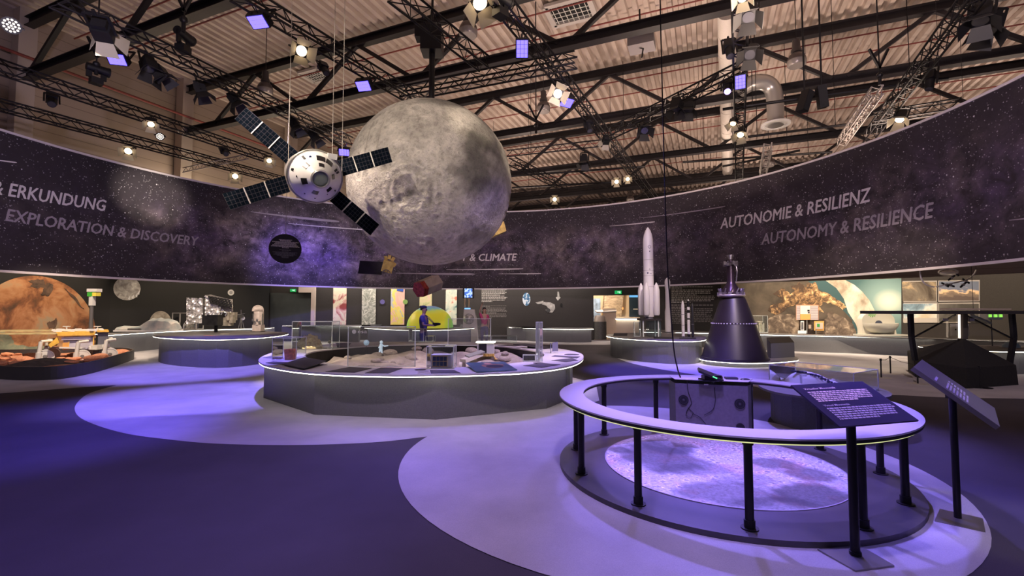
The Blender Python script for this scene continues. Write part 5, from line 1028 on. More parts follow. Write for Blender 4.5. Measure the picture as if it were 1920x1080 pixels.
# vitrines on the table
v1 = rect(510, 555, 675.5, .42); vitrine(v1, ZTB, Zat(634, v1[0].y), 'clear box over the terracotta cup at the near end of the central table')
v2 = rect(547, 622, 655, .5); vitrine(v2, ZTB, Zat(603, v2[0].y), 'tall clear box over the gold foil rock on the central table')
v3 = rect(800, 850, 692, .4); vitrine(v3, ZTB, Zat(650, v3[0].y), 'clear box over the small satellite cube')
v4 = rect(921, 969, 643, .5); vitrine(v4, ZTB, Zat(630.5, v4[0].y), 'flat clear box on the far side of the central table')
v5 = rect(981, 1004, 678, .14); vitrine(v5, ZTB, Zat(666, v5[0].y), 'small clear box beside the tall prism')
v6 = rect(798, 812, 641.5, .4); vitrine(v6, ZTB, Zat(630.5, v6[0].y), 'small clear box on the far rim in front of the visitor')
v8 = rect(766, 794, 642, .5); vitrine(v8, ZTB, Zat(617, v8[0].y), 'clear box on the far rim just before the visitor in blue')
p = tabpt(539.5, 675); t = thing('terracotta_cup', 'orange brown square cup with crumbs in the near clear box', 'cup', p); w = m_px(p.y)*10.5; MB().lathe([(w*.95, .0), (w*1.12, Zt(p, 655.5)-ZTB), (w*1.02, Zt(p, 655.5)-ZTB), (w*.9, .09), (0, .09)], p+Vector((0, w, 0)), 20).build('body', mat('terracotta', (.72, .27, .09), .7, noise=.35, nscale=20), t, 40)
mb = MB(); R = random.Random(9); hz = Zt(p, 656)
for k in range(14): mb.sphere((p.x+R.uniform(-w*.8, w*.8), p.y+w+R.uniform(-w*.7, w*.7), hz-.008), R.uniform(.01, .022), 8, 5)
mb.build('crumbs', mat('brown_crumbs', (.10, .05, .03), .9), t)
p = tabpt(521, 674); MB().box(p+Vector((0, .06, .02)), (.09, .08, .04)).box(p+Vector((0, .06, .005)), (.13, .11, .01)).build('stone_sample', mat('tan_stone', (.42, .34, .27), .8, noise=.3, nscale=30), loc=p, label='small tan sample block beside the terracotta cup', cat='sample')
p = tabpt(573, 655.5)+Vector((0, .23, 0)); t = thing('foil_rock', 'crumpled gold foil lump in the tall clear box', 'foil rock', p); bmh = bmesh.new(); bmesh.ops.create_icosphere(bmh, subdivisions=4, radius=1); Rr = random.Random(4); ww = m_px(p.y)*24.5; hh = Zt(p, 628)-ZTB
dd = [Vector((Rr.gauss(0, 1), Rr.gauss(0, 1), abs(Rr.gauss(0, 1)))).normalized() for _ in range(60)]
for w_ in bmh.verts:
    n_ = w_.co.normalized(); k_ = max(range(60), key=lambda i: n_.dot(dd[i])); rr = .80+.32*((k_*37) % 10)/10; z_ = max(0, n_.z); w_.co = Vector((n_.x*ww*rr, n_.y*.18*rr, z_*hh*rr+.0))
me = bpy.data.meshes.new('foil'); bmh.to_mesh(me); bmh.free(); me.materials.append(mat('pale_gold_foil', (.95, .74, .44), .3, .25, noise=.25, nscale=25, bump=1.0)); o = bpy.data.objects.new('foil', me); col.objects.link(o); o.parent = t
MB().lathe([(0, .012), (ww*1.25, .012), (ww*1.25, .0)], p, 40).build('round_plate', mat('plate_grey', (.3, .29, .31), .4), t)
p = tabpt(612, 653)+Vector((0, .2, 0)); t = thing('metal_sample', 'tiny metal sample on a clear rod beside the gold foil rock', 'sample', p); MB().cyl(p, p+Vector((0, 0, .12)), .006, n=6).build('rod', ACRE, t); MB().box(p+Vector((0, 0, .15)), (.07, .05, .06), Euler((.3, .4, .2)).to_matrix()).build('block', STEEL, t)
# flat plates, tablets
TAB = mat('tablet_black', (.025, .026, .03), .45, noise=.3, nscale=6); LABD = mat('label_plate_dark', (.06, .055, .065), .5, noise=.15, nscale=20)
def plate(q, label, m=LABD, z=ZTB, th=.006, cat='label plate', name='label_plate', marks=True):
    c = [G(*k, z) for k in q]; ctr = sum(c, Vector())/4; t = thing(name, label, cat, (ctr.x, ctr.y, z), 'label plates on the central table'); MB().prism([k.to_2d() for k in c], z+.001, z+th).build('plate', m, t); R = random.Random(int(q[0][0]))
    if marks:
        f = lambda x, y: c[0]+(c[1]-c[0])*x+(c[3]-c[0]+(c[2]-c[1]-c[3]+c[0])*x)*y+Vector((0, 0, th+.0012)); mb = MB(); lines(mb, f, .1, .9, .8, .2, 5, R, .5, .22); mb.build('small_print', mat('plate_print', (.2, .19, .2), .7), t)
    return t
plate([(610, 697.5), (665, 699), (697, 691), (655, 688.5)], 'dark label plate before the left end of the big glass screen'); plate([(684, 700), (728, 700.5), (755, 691), (715, 689.5)], 'dark label plate before the right end of the big glass screen')
plate([(808, 700.5), (864, 700), (852, 694.5), (806, 694.5)], 'dark label plate in front of the satellite cube'); plate([(783, 700.5), (807, 700.5), (804, 695), (783, 695)], 'pale label card beside the satellite cube', mat('card_cream', (.5, .45, .42), .6)); plate([(981, 686), (1016, 689.8), (1051, 684), (1016, 681)], 'dark label plate at the foot of the tall prism')
plate([(1034, 676), (1062, 679), (1084, 676), (1072, 671.5)], 'dark square label plate near the far end of the rim, nearer one'); plate([(1034, 668.5), (1082, 672), (1088, 669), (1040, 666.5)], 'long dark label plate near the end of the rim, farther one'); plate([(933, 648), (966, 649.5), (985, 647), (952, 646)], 'dark label plate on the far rim behind the terrain')
plate([(498, 681), (540, 685), (548, 680), (512, 678)], 'dark label plate beside the near black tablet'); plate([(493, 671), (517, 672.5), (531, 667), (512, 666)], 'greenish label card behind the terracotta cup', mat('card_green', (.28, .3, .26), .6))
def disc_label(x, y, r, label): p = tabpt(x, y); MB().cyl(p+Vector((0, 0, .001)), p+Vector((0, 0, .006)), r, n=24).build('round_label', LABD, loc=p, label=label, cat='label plate')
disc_label(1072, 665, .16, 'round dark label on the rim beside the small acrylic stand'); disc_label(1009, 681, .09, 'round dark label beside the tall prism'); disc_label(788, 693.5, .09, 'round dark label beside the pale card')
def tablet(q, zl, zh, label, m, name='slanted_tablet'):   # q = front-left, front-right, back-right, back-left in the picture
    c = [G(*q[0], zl), G(*q[1], zl), G(*q[2], zh), G(*q[3], zh)]; ctr = sum(c, Vector())/4; t = thing(name, label, 'tablet', (ctr.x, ctr.y, ZTB)); MB().slab(c, .012).build('panel', m, t); b = (c[2]+c[3])/2; a_ = (c[0]+c[1])/2; m_ = a_+(b-a_)*.6; MB().box((m_.x, m_.y, (ZTB+m_.z-.012)/2), ((c[1]-c[0]).length*.5, .03, m_.z-.014-ZTB)).build('support', BLACK, t); return t, c
t, c = tablet([(568, 690), (594, 682), (612, 675), (532, 680)], ZTB+.03, ZTB+.09, 'black slanted tablet with faint drawings at the near end of the central table', TAB) if False else tablet([(529, 682.5), (570, 691), (612, 676.5), (571, 669.5)], ZTB+.03, ZTB+.07, 'black slanted tablet with faint drawings at the near end of the central table', TAB)
f = lambda x, y: c[0]+(c[1]-c[0])*x+(c[3]-c[0])*y+Vector((0, 0, .003)); mb = MB(); lines(mb, f, .35, .65, .35, .75, 6, R, .5, .12); mb.build('faint_drawing', mat('faint_print', (.16, .16, .17), .7), t)
PICT = blotch('tablet_picture_blue', [(.3, (.03, .07, .11)), (.6, (.07, .14, .2)), (.8, (.12, .2, .28))], 2, 4, .3, .35)
t, c = tablet([(893, 697), (970, 693), (945, 678), (874, 680)], ZTB+.02, ZTB+.07, 'slanted blue picture tablet with a dark crater at the front rim', PICT)
f = lambda x, y, o=.003: c[0]+(c[1]-c[0])*x+(c[3]-c[0]+(c[2]-c[1]-c[3]+c[0])*x)*y+Vector((0, 0, o)); mb = MB(); mb.add([f(.56+.27*cos(a)*(1+.1*sin(3*a)), .5+.24*sin(a), .004) for a in np.linspace(0, 2*pi, 28, endpoint=False)], [tuple(range(28))]); mb.build('crater_rim', mat('crater_orange', (.32, .17, .11), .6, noise=.4, nscale=20), t)
mb = MB(); mb.add([f(.58+.22*cos(a), .46+.17*sin(a), .006) for a in np.linspace(0, 2*pi, 24, endpoint=False)], [tuple(range(24))]); mb.build('crater_shadow_print', mat('crater_black', (.012, .012, .014), .6), t); mb = MB(); mb.add([f(.5+.1*cos(a), .8+.08*sin(a), .0055) for a in np.linspace(0, 2*pi, 16, endpoint=False)], [tuple(range(16))]); mb.build('orange_cloud', mat('crater_pale', (.5, .3, .22), .6), t)
tablet([(1020, 653), (1040, 651.5), (985, 644), (962, 645)], ZTB+.02, ZTB+.10, 'black slanted tablet on the far rim behind the tall prism', TAB); tablet([(632, 650), (652, 651), (658, 643), (630, 643)], ZTB+.02, ZTB+.07, 'black slanted tablet on the far rim behind the gold foil rock', TAB)
# big glass screens with printed moonscapes
GLS = acrylic('screen_glass', (.80, .80, .77), .3, .10)
def glass_screen(xl, xr, yb, yt, label, lbl, thick=.02):
    a, b = G(xl, yb, ZTB), G(xr, yb, ZTB); z1 = Zat(yt, a.y); t = thing('glass_screen', label, 'glass screen', ((a.x+b.x)/2, a.y, ZTB)); MB().quad((a.x, a.y, ZTB), (b.x, a.y, ZTB), (b.x, a.y, z1), (a.x, a.y, z1)).build('pane', GLS, t)
    MB().bar((a.x, a.y, ZTB), (a.x, a.y, z1), .012, .014).bar((b.x, a.y, ZTB), (b.x, a.y, z1), .012, .014).bar((a.x, a.y, z1), (b.x, a.y, z1), .014, .012).bar((a.x, a.y, ZTB+.005), (b.x, a.y, ZTB+.005), .012, .01).build('pane_edge', ACRE, t); return t, a, b, z1
t, a, b, z1 = glass_screen(652, 778, 687.5, 612, 'large upright glass screen at the near edge of the lunar landscape', 1)
mk = mat('logo_white', (.75, .75, .75), .6); h_ = .055; o_ = Vector((a.x+.10, a.y-.004, z1-.12)); mb = MB(); mb.cyl(o_+Vector((0, 0, .03)), o_+Vector((0, -.002, .03)), .036, n=20).build('round_mark', mk, t); text_on('esa', 'logo_text', o_+Vector((.06, 0, .005)), (1, 0, 0), (0, 0, 1), .16, .04, mk, t)
glass_screen(840, 920, 648, 597.5, 'upright glass screen at the far edge of the lunar landscape', 2)
# small satellite cube
p = tabpt(826, 691.5); w = m_px(p.y); t = thing('satellite_cube', 'small white satellite cube with a blue solar panel on the front rim', 'satellite model', p); zt = Zt(p, 666); cw = w*37; MB().box((p.x, p.y+.17, (ZTB+zt)/2), (cw, .28, zt-ZTB)).build('body', mat('cube_white', (.85, .85, .8), .5), t)
q0 = Vector((p.x-.015, p.y+.022, (ZTB+zt)/2+.01)); MB().box(q0, (w*28, .014, w*20)).build('panel_frame', GOLD, t); mb = MB()
for i in range(4):
    for j in range(2): mb.box(q0+Vector(((i-1.5)*w*6.7, -.009, (j-.5)*w*9.2)), (w*6.1, .004, w*8.2))
mb.build('solar_panel', mat('cell_blue', (.02, .05, .13), .25), t)
# lander
p = Vector((*G(911, 668, .55).to_2d(), 0)); zb = terr(p.to_2d()); w = m_px(p.y); t = thing('lander_model', 'white lunar lander model with gold legs on the landscape', 'lander model', (p.x, p.y, zb)); z0, z1 = Zt(p, 662), Zt(p, 642); bw = w*31
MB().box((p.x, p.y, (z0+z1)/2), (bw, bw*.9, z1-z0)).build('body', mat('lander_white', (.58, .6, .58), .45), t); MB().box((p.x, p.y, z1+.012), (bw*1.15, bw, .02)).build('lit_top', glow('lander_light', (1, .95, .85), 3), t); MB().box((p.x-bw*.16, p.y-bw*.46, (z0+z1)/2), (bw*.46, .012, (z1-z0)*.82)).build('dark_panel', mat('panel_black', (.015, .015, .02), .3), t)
mb = MB()
for k in range(9): mb.bar((p.x-bw*.5+bw*k/8, p.y-bw*.47, z0), (p.x-bw*.42+bw*k/9, p.y-bw*.4, zb+.06), .02)
mb.box((p.x, p.y, (z0+zb)/2+.03), (bw*.9, bw*.8, (z0-zb)*.5)); mb.build('gold_skirt', GOLD, t)
for sx in (-1, 1):
    for sy in (-1, 1): MB().bar((p.x+sx*bw*.4, p.y+sy*bw*.35, z0), (p.x+sx*bw*.62, p.y+sy*bw*.55, zb), .022).cyl((p.x+sx*bw*.62, p.y+sy*bw*.55, zb-.005), (p.x+sx*bw*.62, p.y+sy*bw*.55, zb+.012), .04).build('leg', GOLD, t)
# white rover on the landscape
p = Vector((*G(880, 684, .56).to_2d(), 0)); zb = terr(p.to_2d()); t = thing('rover_model', 'white lunar rover model with one big near wheel beside the lander', 'rover model', (p.x, p.y, zb)); w = m_px(p.y); d1, d2 = Vector((-.12, -.1, 0)), Vector((.2, .3, 0)); WR = mat('rover_white', (.62, .58, .54), .5)
MB().bar(p+d1+Vector((0, 0, zb+.2)), p+d2+Vector((0, 0, zb+.3)), .16, .07).build('chassis', WR, t); MB().slab([p+Vector((.0, -.05, zb+.28)), p+Vector((.3, .25, zb+.36)), p+Vector((.2, .4, zb+.38)), p+Vector((-.1, .1, zb+.3))], .02).build('solar_deck', mat('rover_deck', (.3, .32, .3), .4), t)
for q, r in ((p+Vector((-.16, -.1, 0)), .09), (p+Vector((-.02, -.14, 0)), .08), (p+Vector((.2, .12, 0)), .08), (p+Vector((-.1, .12, 0)), .08)):
    o = MB().cyl(q+Vector((-.03, 0, zb+r)), q+Vector((.03, 0, zb+r)), r, n=20).build('wheel', WR, t, 40); MB().cyl(q+Vector((-.034, 0, zb+r)), q+Vector((.034, 0, zb+r)), r*.55, n=14).build('hub', mat('wheel_hub', (.15, .14, .14), .6), o, 40)
# astronaut, earth ball, prism, stand
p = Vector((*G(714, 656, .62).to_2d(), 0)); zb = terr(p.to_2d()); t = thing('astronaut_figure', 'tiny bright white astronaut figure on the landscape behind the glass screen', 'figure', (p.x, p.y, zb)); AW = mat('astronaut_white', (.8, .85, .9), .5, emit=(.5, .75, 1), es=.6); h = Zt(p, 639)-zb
MB().tube([p+Vector((0, 0, zb+h*.45)), p+Vector((.01, 0, zb+h*.8))], h*.1, 10).sphere(p+Vector((.01, 0, zb+h*.92)), h*.1, 12, 8).tube([p+Vector((.02, 0, zb+h*.75)), p+Vector((.1, 0, zb+h*.66)), p+Vector((.19, 0, zb+h*.7))], h*.04, 8).tube([p+Vector((0, 0, zb+h*.75)), p+Vector((-.06, 0, zb+h*.55))], h*.04, 8).build('suit', AW, t, 60)
for sx in (-1, 1): MB().tube([p+Vector((sx*.02, 0, zb+h*.47)), p+Vector((sx*.035, -.01, zb+h*.22)), p+Vector((sx*.03, 0, zb))], [h*.06, h*.05, h*.045], 8).build('leg', AW, t, 60)
p = G(687, 642.5, .85); t = thing('earth_ball', 'tiny blue earth ball seen through the big glass screen', 'globe', p); MB().sphere(p, .07, 18, 12).build('ball', mat('earth_ball_blue', (.35, .5, .65), .4, emit=(.3, .5, .7), es=.4, noise=.5, nscale=12), t, 60); MB().cyl((p.x, p.y, terr(p.to_2d())), p, .006, n=6).build('rod', BLACK, t)
p = tabpt(1011, 678); z1 = Zt(p, 604); w = m_px(p.y); t = thing('glass_prism', 'tall upright glass prism on the rim of the central table', 'glass column', p); PG = acrylic('prism_glass', (.86, .93, .95), .3, .28)
q4 = [Vector((p.x+dx*w, p.y+dy)) for dx, dy in ((-6, 0), (1, -.03), (6.5, .03), (-1, .1))]; mb = MB(); mb.prism(q4, ZTB+.001, z1); mb.build('glass', PG, t); mb = MB()
for k in range(4): mb.bar((q4[k].x, q4[k].y, ZTB), (q4[k].x, q4[k].y, z1), .008); mb.bar((q4[k].x, q4[k].y, z1), (q4[k-1].x, q4[k-1].y, z1), .008)
mb.build('edges', ACRE, t); MB().slab([(q4[1].x+.004, q4[1].y-.006, z1-.25), (q4[2].x-.004, q4[2].y-.004, z1-.25), (q4[2].x-.004, q4[2].y-.004, z1-.12), (q4[1].x+.004, q4[1].y-.006, z1-.12)], .002).build('printed_label', mat('label_cream', (.6, .5, .42), .6), t); mb = MB()
for k in range(9): z = ZTB+.08+k*.055; mb.bar((q4[1].x, q4[1].y-.006, z), (q4[2].x, q4[2].y-.006, z), .004)
mb.build('scale_marks', mat('label_cream', (.6, .5, .42), .6), t)
p = tabpt(1040, 662.5); w = m_px(p.y); t = thing('acrylic_stand', 'small acrylic stand with a tiny white ship on the rim', 'display stand', p); z1 = Zt(p, 641.5); MB().box((p.x-w*7, p.y+.08, (ZTB+z1-.03)/2), (.012, .18, z1-ZTB-.03)).build('side_pane', mat('acrylic_blue', (.3, .35, .45), .2), t); MB().slab([(p.x-w*4, p.y, ZTB+.03), (p.x+w*7, p.y+.03, ZTB+.03), (p.x+w*7, p.y+.1, z1), (p.x-w*4, p.y+.08, z1-.02)], .012).build('back_pane', mat('acrylic_grey_blue', (.2, .2, .28), .15), t); MB().box((p.x, p.y, ZTB+.02), (w*13, .12, .035)).build('foot', WHITE, t)
# ================================================================== COUNTERS ALONG THE WALLS
def gl(q, z): return [G(x, y, z).to_2d() for x, y in q]
o = smooth_closed(gl([(287, 629), (300, 631.5), (340, 634), (400, 635.2), (450, 634), (505, 630.5), (539, 625.5), (530, 622.5), (470, 620.5), (400, 621), (330, 623.5), (295, 626.5)], .85), 5)
counter('island_counter', 'lens shaped dark counter with a glowing rim standing free before the mirrored machine', o, .85, TOPG, .16, 20)
fr = smooth_open(gl([(196, 628), (224, 626), (300, 621.3), (400, 617.3), (500, 615)], .77), 4); bk = [plan(515, 24.8), plan(380, 22), plan(222, 18.7), plan(180, 18.2)]
counter('wall_counter', 'long dark counter along the black wall carrying the ice model and the mirrored machine', fr+bk, .77, TOPG, .1)
fr = smooth_open(gl([(532, 610), (600, 610), (650, 611), (676, 611.6)], .85), 4); counter('wall_counter', 'dark counter under the posters on the side of the beige post', fr+[plan(678, 26.0), plan(530, 25.3)], .85, TOPG, .1)
o = smooth_closed(gl([(684, 613.8), (700, 615.3), (740, 617.3), (788, 618.4), (840, 617.5), (888, 614.6), (893, 614.0), (870, 613.6), (800, 613.3), (720, 613.2)], .75), 5)
counter('island_counter', 'lens shaped counter carrying the yellow dome', o, .75, TOPG, .16, 20, basem=mat('counter_base_blue_lit', (.10, .10, .16), .75))  # blue light painted into the colour of this base
fr = smooth_open(gl([(944, 610.6), (960, 612.7), (1000, 615), (1060, 616.3), (1113, 616)], .72), 5); counter('wall_counter', 'curved dark counter ending at the bright doorway', fr+[plan(1110, 25.3), plan(1030, 25.6), plan(960, 26)], .72, TOPG, .12)
o = smooth_closed(gl([(1137, 628), (1150, 631.5), (1180, 634.5), (1230, 637.3), (1280, 638.5), (1312, 637.6), (1324, 634.5), (1316, 629), (1285, 625.5), (1220, 623.5), (1160, 625)], .74), 5)
counter('rocket_counter', 'rounded grey counter with a glowing rim carrying the rocket models', o, .74, TOPG, .14, 22)
fr = smooth_open(gl([(1205, 621.3), (1330, 623.5), (1425, 626.3), (1500, 628), (1600, 630), (1700, 632.6), (1800, 635.2), (1920, 638.6), (2000, 641)], .68), 4)
counter('wall_counter', 'long dark counter with a glowing rim in front of the Europe at night mural', fr+[plan(2010, 14.0), plan(1700, 17.2), plan(1345, 21.5), plan(1207, 24.4)], .68, TOPG, .1)
o = smooth_closed(gl([(1724, 647), (1735, 649.5), (1765, 651.5), (1830, 655.5), (1920, 657.8), (2010, 656), (2016, 652), (1900, 648.5), (1780, 646)], .62), 5); counter('island_counter', 'lens shaped counter with a glowing rim half hidden behind the black tent', o, .62, TOPG, .14, 18)

# ================================================================== MARS ROVER AND ITS SAND BED
zr = .32; o = smooth_closed(gl([(-140, 660), (-60, 678), (0, 686), (60, 688), (120, 685.5), (180, 676), (230, 663), (252, 655.8), (240, 652.5), (200, 651.5), (120, 652.5), (40, 655), (-60, 656)], zr), 5)
c = sum(o, Vector((0, 0)))/len(o); t = thing('sand_bed', 'low black rimmed bed of rusty red rubble under the golden rover', 'sand bed', (c.x, c.y, 0)); MB().ringprism(o, inset(o, .06), 0, zr).build('rim', mat('rim_dark', (.035, .033, .035), .5), t)
MARSS = mat('mars_sand', (.42, .17, .09), .95, noise=.35, nscale=6, bump=.8); i2 = inset(o, .05); mb = MB(); vs = []; nn_ = len(i2)
for j in range(15):
    for k in range(nn_): q = c+(i2[k]-c)*(j/14); vs.append((q.x, q.y, .16+.03*sin(q.x*4)*cos(q.y*3)))
mb.add(vs, [(j*nn_+k, j*nn_+(k+1) % nn_, (j+1)*nn_+(k+1) % nn_, (j+1)*nn_+k) for j in range(14) for k in range(nn_)]); mb.build('sand_surface', MARSS, t, 80)
RR = [rock_mesh('red_rock', mat('red_rubble', (.48, .20, .11), .9, noise=.3, nscale=9), s, .5) for s in (21, 22, 23)]; R = random.Random(8)
spots = [(x, y) for x, y in ((8, 672), (22, 675), (38, 671), (50, 676), (5, 681), (30, 682), (46, 683), (118, 668), (126, 672), (135, 666), (140, 673), (112, 673), (122, 677), (132, 679), (145, 669), (170, 667), (176, 672), (182, 666), (188, 670), (216, 667), (222, 663), (230, 661), (238, 659), (226, 667), (160, 676), (194, 664), (60, 668), (70, 672), (16, 664), (34, 664))]
for k, (x, y) in enumerate(spots):
    p = G(x, y, .2); s = R.uniform(.10, .24); ob = bpy.data.objects.new('red_rock', RR[k % 3]); col.objects.link(ob); ob.location = (p.x, p.y, .17+s*.2); ob.scale = (s, s, s*.6); ob.rotation_euler = (0, 0, R.uniform(0, 6)); tag(ob, 'one of the rusty red lumps of rubble in the rover bed', 'rock', 'red rubble in the rover bed')
p = G(84, 680, .2); MB().lathe([(0, .2), (.4, .14), (.75, .04), (.85, 0)], (p.x, p.y, .14), 18).build('dark_rock', mat('dark_basalt', (.05, .042, .04), .85, noise=.5, nscale=8, bump=1.0), loc=(p.x, p.y, .14), label='flat dark grey slab of rock before the rover wheels', cat='rock')
YR = G(150, 672, .2).y+.1; w = m_px(YR); PR, RM_, RN = VF(150, YR)
rv = thing('rover', 'golden six wheeled rover with a tall camera mast standing on red rubble', 'rover', G(150, 674, .18)); YEL = mat('rover_gold', (.72, .42, .07), .4, .3, noise=.2, nscale=6); GRY = mat('rover_violet_grey', (.34, .32, .40), .5); WHT = mat('rover_pale_metal', (.62, .6, .57), .4, .3)
D = .9
def slabbox(x0, y0, x1, y1, d0, d1, m, nm, par=None):
    a, b = PR(x0, y1, d0), PR(x1, y0, d0); c = (a+b)/2+RN*((d1-d0)/2); return MB().box(c, ((b-a).to_2d().length, d1-d0, b.z-a.z), RM_).build(nm, m, par or rv)
slabbox(118, 632, 177, 657, .15, .15+D, GRY, 'body'); slabbox(105, 621, 178, 630, 0, 1.1, YEL, 'deck'); slabbox(128, 640, 130, 656, .1, .2, YEL, 'gold_panel'); slabbox(117, 642, 129, 656, .12, .16, mat('gold_orange', (.6, .3, .08), .4, .3), 'gold_panel'); slabbox(174, 624, 177, 648, .05, .2, YEL, 'gold_panel')
slabbox(115, 631, 170, 638, .08, .14, mat('rover_lilac_rail', (.42, .4, .52), .4), 'side_rail'); slabbox(183, 621, 203, 650, .2, .9, mat('rover_dark_rear', (.07, .07, .09), .5), 'rear_box'); slabbox(182, 619, 204, 623, .1, 1.0, YEL, 'rear_lid')
MB().slab([PR(92, 645, .2), PR(108, 631, .2), PR(112, 641, .2), PR(96, 650, .2)], .5).build('nose_wedge', YEL, rv); slabbox(90, 641, 107, 649, .25, .8, YEL, 'nose_box')
for k, (y, d) in enumerate(((624.5, -.1), (619, .7))): MB().slab([PR(-60, y+1.5, d), PR(108, y+.5, d), PR(108, y-1.5, d+.6), PR(-60, y-.5, d+.7)], .03).build('solar_wing', mat('solar_wing_amber', (.45, .36, .18), .35, .2, noise=.3, nscale=5), rv)
mb = MB()
for k in range(26): q = PR(100+k*3.6, 620-2*R.random(), R.uniform(0, .8)); MB().box(q, (R.uniform(.05, .16), .12, R.uniform(.04, .10)), RM_).build('deck_fitting', WHT, rv)
pass
for x, y in ((125, 612), (183, 612)): q = PR(x, 620, .4); q2 = PR(x, y, .4); MB().cyl(q, q2, .018, n=8).box(q2, (.2, .05, .03)).build('antenna', WHT, rv)
a, b = PR(170, 620, .45), PR(172, 572, .45); ms = MB().cyl(a, b, .055, .05, 14).build('mast', mat('mast_dark', (.07, .065, .065), .4), rv, 40); q = PR(173, 564, .45); MB().box(q, (.12, .12, .3)).build('mast_joint', WHT, ms); q = PR(177, 549, .45)
MB().box(q+Vector((0, 0, .08)), (.32, .2, .1)).build('mast_head', WHT, ms); MB().box(q+Vector((-.07, -.02, -.05)), (.12, .18, .13)).build('green_camera', glow('camera_green', (.1, .55, .05), .7), ms); MB().box(q+Vector((.09, -.02, -.05)), (.12, .18, .11)).build('yellow_camera', mat('camera_yellow', (.5, .42, .06), .4), ms)
for (x, y, d) in ((85, 668, .0), (154, 668, -.05), (206, 664, .05), (97, 664, 1.0), (168, 663, 1.0), (200, 661, 1.0)):
    q = PR(x, y, d); r = .20; wl = MB().cyl(q-RN*.09, q+RN*.09, r, n=24).build('wheel', WHT, rv, 40); MB().lathe([(r*.85, -.1), (r*.8, -.07), (r*.3, -.07), (r*.2, -.12), (0, -.12)], q, 20, frame_from(RN)).build('wheel_hub', mat('wheel_hub_dark', (.12, .11, .11), .6), wl, 40)
    rx_ = Vector((RN.y, -RN.x, 0)); MB().cyl(q-RN*.12-rx_*.14, q-RN*.12-rx_*.10+Vector((0, 0, .44)), .05, n=14).cyl(q-RN*.12-rx_*.14-Vector((0, 0, .05)), q-RN*.12-rx_*.13+Vector((0, 0, .12)), .07, n=14).cyl(q-RN*.12-rx_*.10+Vector((0, 0, .44)), q+rx_*.12+Vector((0, 0, .46)), .045, n=10).build('wheel_leg', WHT, wl, 40)
MB().bar(PR(90, 651, .1), PR(160, 653, .1), .05).bar(PR(165, 653, .1), PR(205, 647, .1), .05, .1).build('bogie_arm', WHT, rv); MB().box(PR(180, 651, .1), (.25, .2, .14)).build('chassis_joint', WHT, rv)
MB().bar((PR(188, 664, .3)), PR(188, 656, .3), .3, .2).build('drill_box', mat('rover_dark_rear', (.07, .07, .09), .5), rv)

# ================================================================== THINGS ON THE LEFT WALL COUNTER
def ctr(x, y, z): return G(x, y, z)
q0 = ctr(267, 621.6, .77); Yi = q0.y+.02; n = NB('ice_model_mat', .6); v = n.co('Object'); n.base(n.ramp(n.noise(v, 3, 6), [(.3, (.30, .36, .38)), (.5, (.48, .5, .48)), (.7, (.68, .62, .56))])); t = thing('ice_landscape_model', 'pale blue and white ice mountain model on the wall counter', 'landscape model', q0)
top = [(216, 612.5), (222, 611), (235, 611.5), (245, 612), (257, 611), (264, 605), (270, 600), (276, 596.5), (284, 597.5), (292, 595.5), (299, 598), (306, 597.5), (313, 599), (318.5, 606)]
zb = .77; fr_ = [P(x, 600, Yi).x for x, _ in top]; mb = MB(); vs = []
for j, (dy, k) in enumerate(((0, .35), (.08, .8), (.3, 1.0), (.6, .85), (.75, .3))):
    for (x, y), X in zip(top, fr_): h = Zat(y, Yi)-zb; vs.append((X, Yi+dy, zb+h*(k if j else .45)))
for (x, y), X in zip(top, fr_): vs.append((X, Yi, zb))
m_ = len(top); mb.add(vs, [(j*m_+k, j*m_+k+1, (j+1)*m_+k+1, (j+1)*m_+k) for j in range(4) for k in range(m_-1)]+[(5*m_+k, 5*m_+k+1, k+1, k) for k in range(m_-1)]+[(5*m_+m_-1, 4*m_+m_-1, 3*m_+m_-1, 2*m_+m_-1, m_+m_-1, m_-1)]); mb.build('ice_terrain', n.m, t, 25); a, b = P(240, 618, Yi-.02), P(264, 618, Yi-.02)
MB().box(((a.x+b.x)/2, Yi-.02, zb+.08), (b.x-a.x, .06, .1)).build('dark_caption', mat('caption_dark', (.1, .1, .1), .5), t); a, b = P(216, 618, Yi), P(318.5, 618, Yi); MB().box(((a.x+b.x)/2, Yi+.35, zb+.03), (b.x-a.x+.05, .85, .06)).build('white_base', WHITE, t)
# open metal frame box
q0 = ctr(346, 618.5, .77); Yf = q0.y+.2; t = thing('frame_box', 'open metal frame box with a curved white part beside the ice model', 'display frame', q0); mb = MB(); xs = [P(x, 600, Yf).x for x in (323, 337, 368)]; zt = Zat(587, Yf)
for X in xs: mb.bar((X, Yf, .77), (X, Yf, zt), .035).bar((X, Yf+.5, .77), (X, Yf+.5, zt), .035).bar((X, Yf, zt), (X, Yf+.5, zt), .035).bar((X, Yf, .79), (X, Yf+.5, .79), .035)
for z in (.79, zt): mb.bar((xs[0], Yf, z), (xs[2], Yf, z), .035).bar((xs[0], Yf+.5, z), (xs[2], Yf+.5, z), .035)
mb.build('metal_frame', mat('frame_pale', (.5, .47, .44), .4, .4), t); X = P(341, 600, Yf).x; MB().tube([(X-.05, Yf+.2, .8), (X-.03, Yf+.2, 1.0), (X+.05, Yf+.2, 1.12), (X+.12, Yf+.2, 1.05)], .035, 8).build('curved_part', WHITE, t, 60); MB().box((X+.3, Yf+.25, .95), (.45, .3, .3)).build('machine_block', mat('mirror_metal', (.5, .5, .52), .15, 1.0, noise=.8, nscale=12), t)
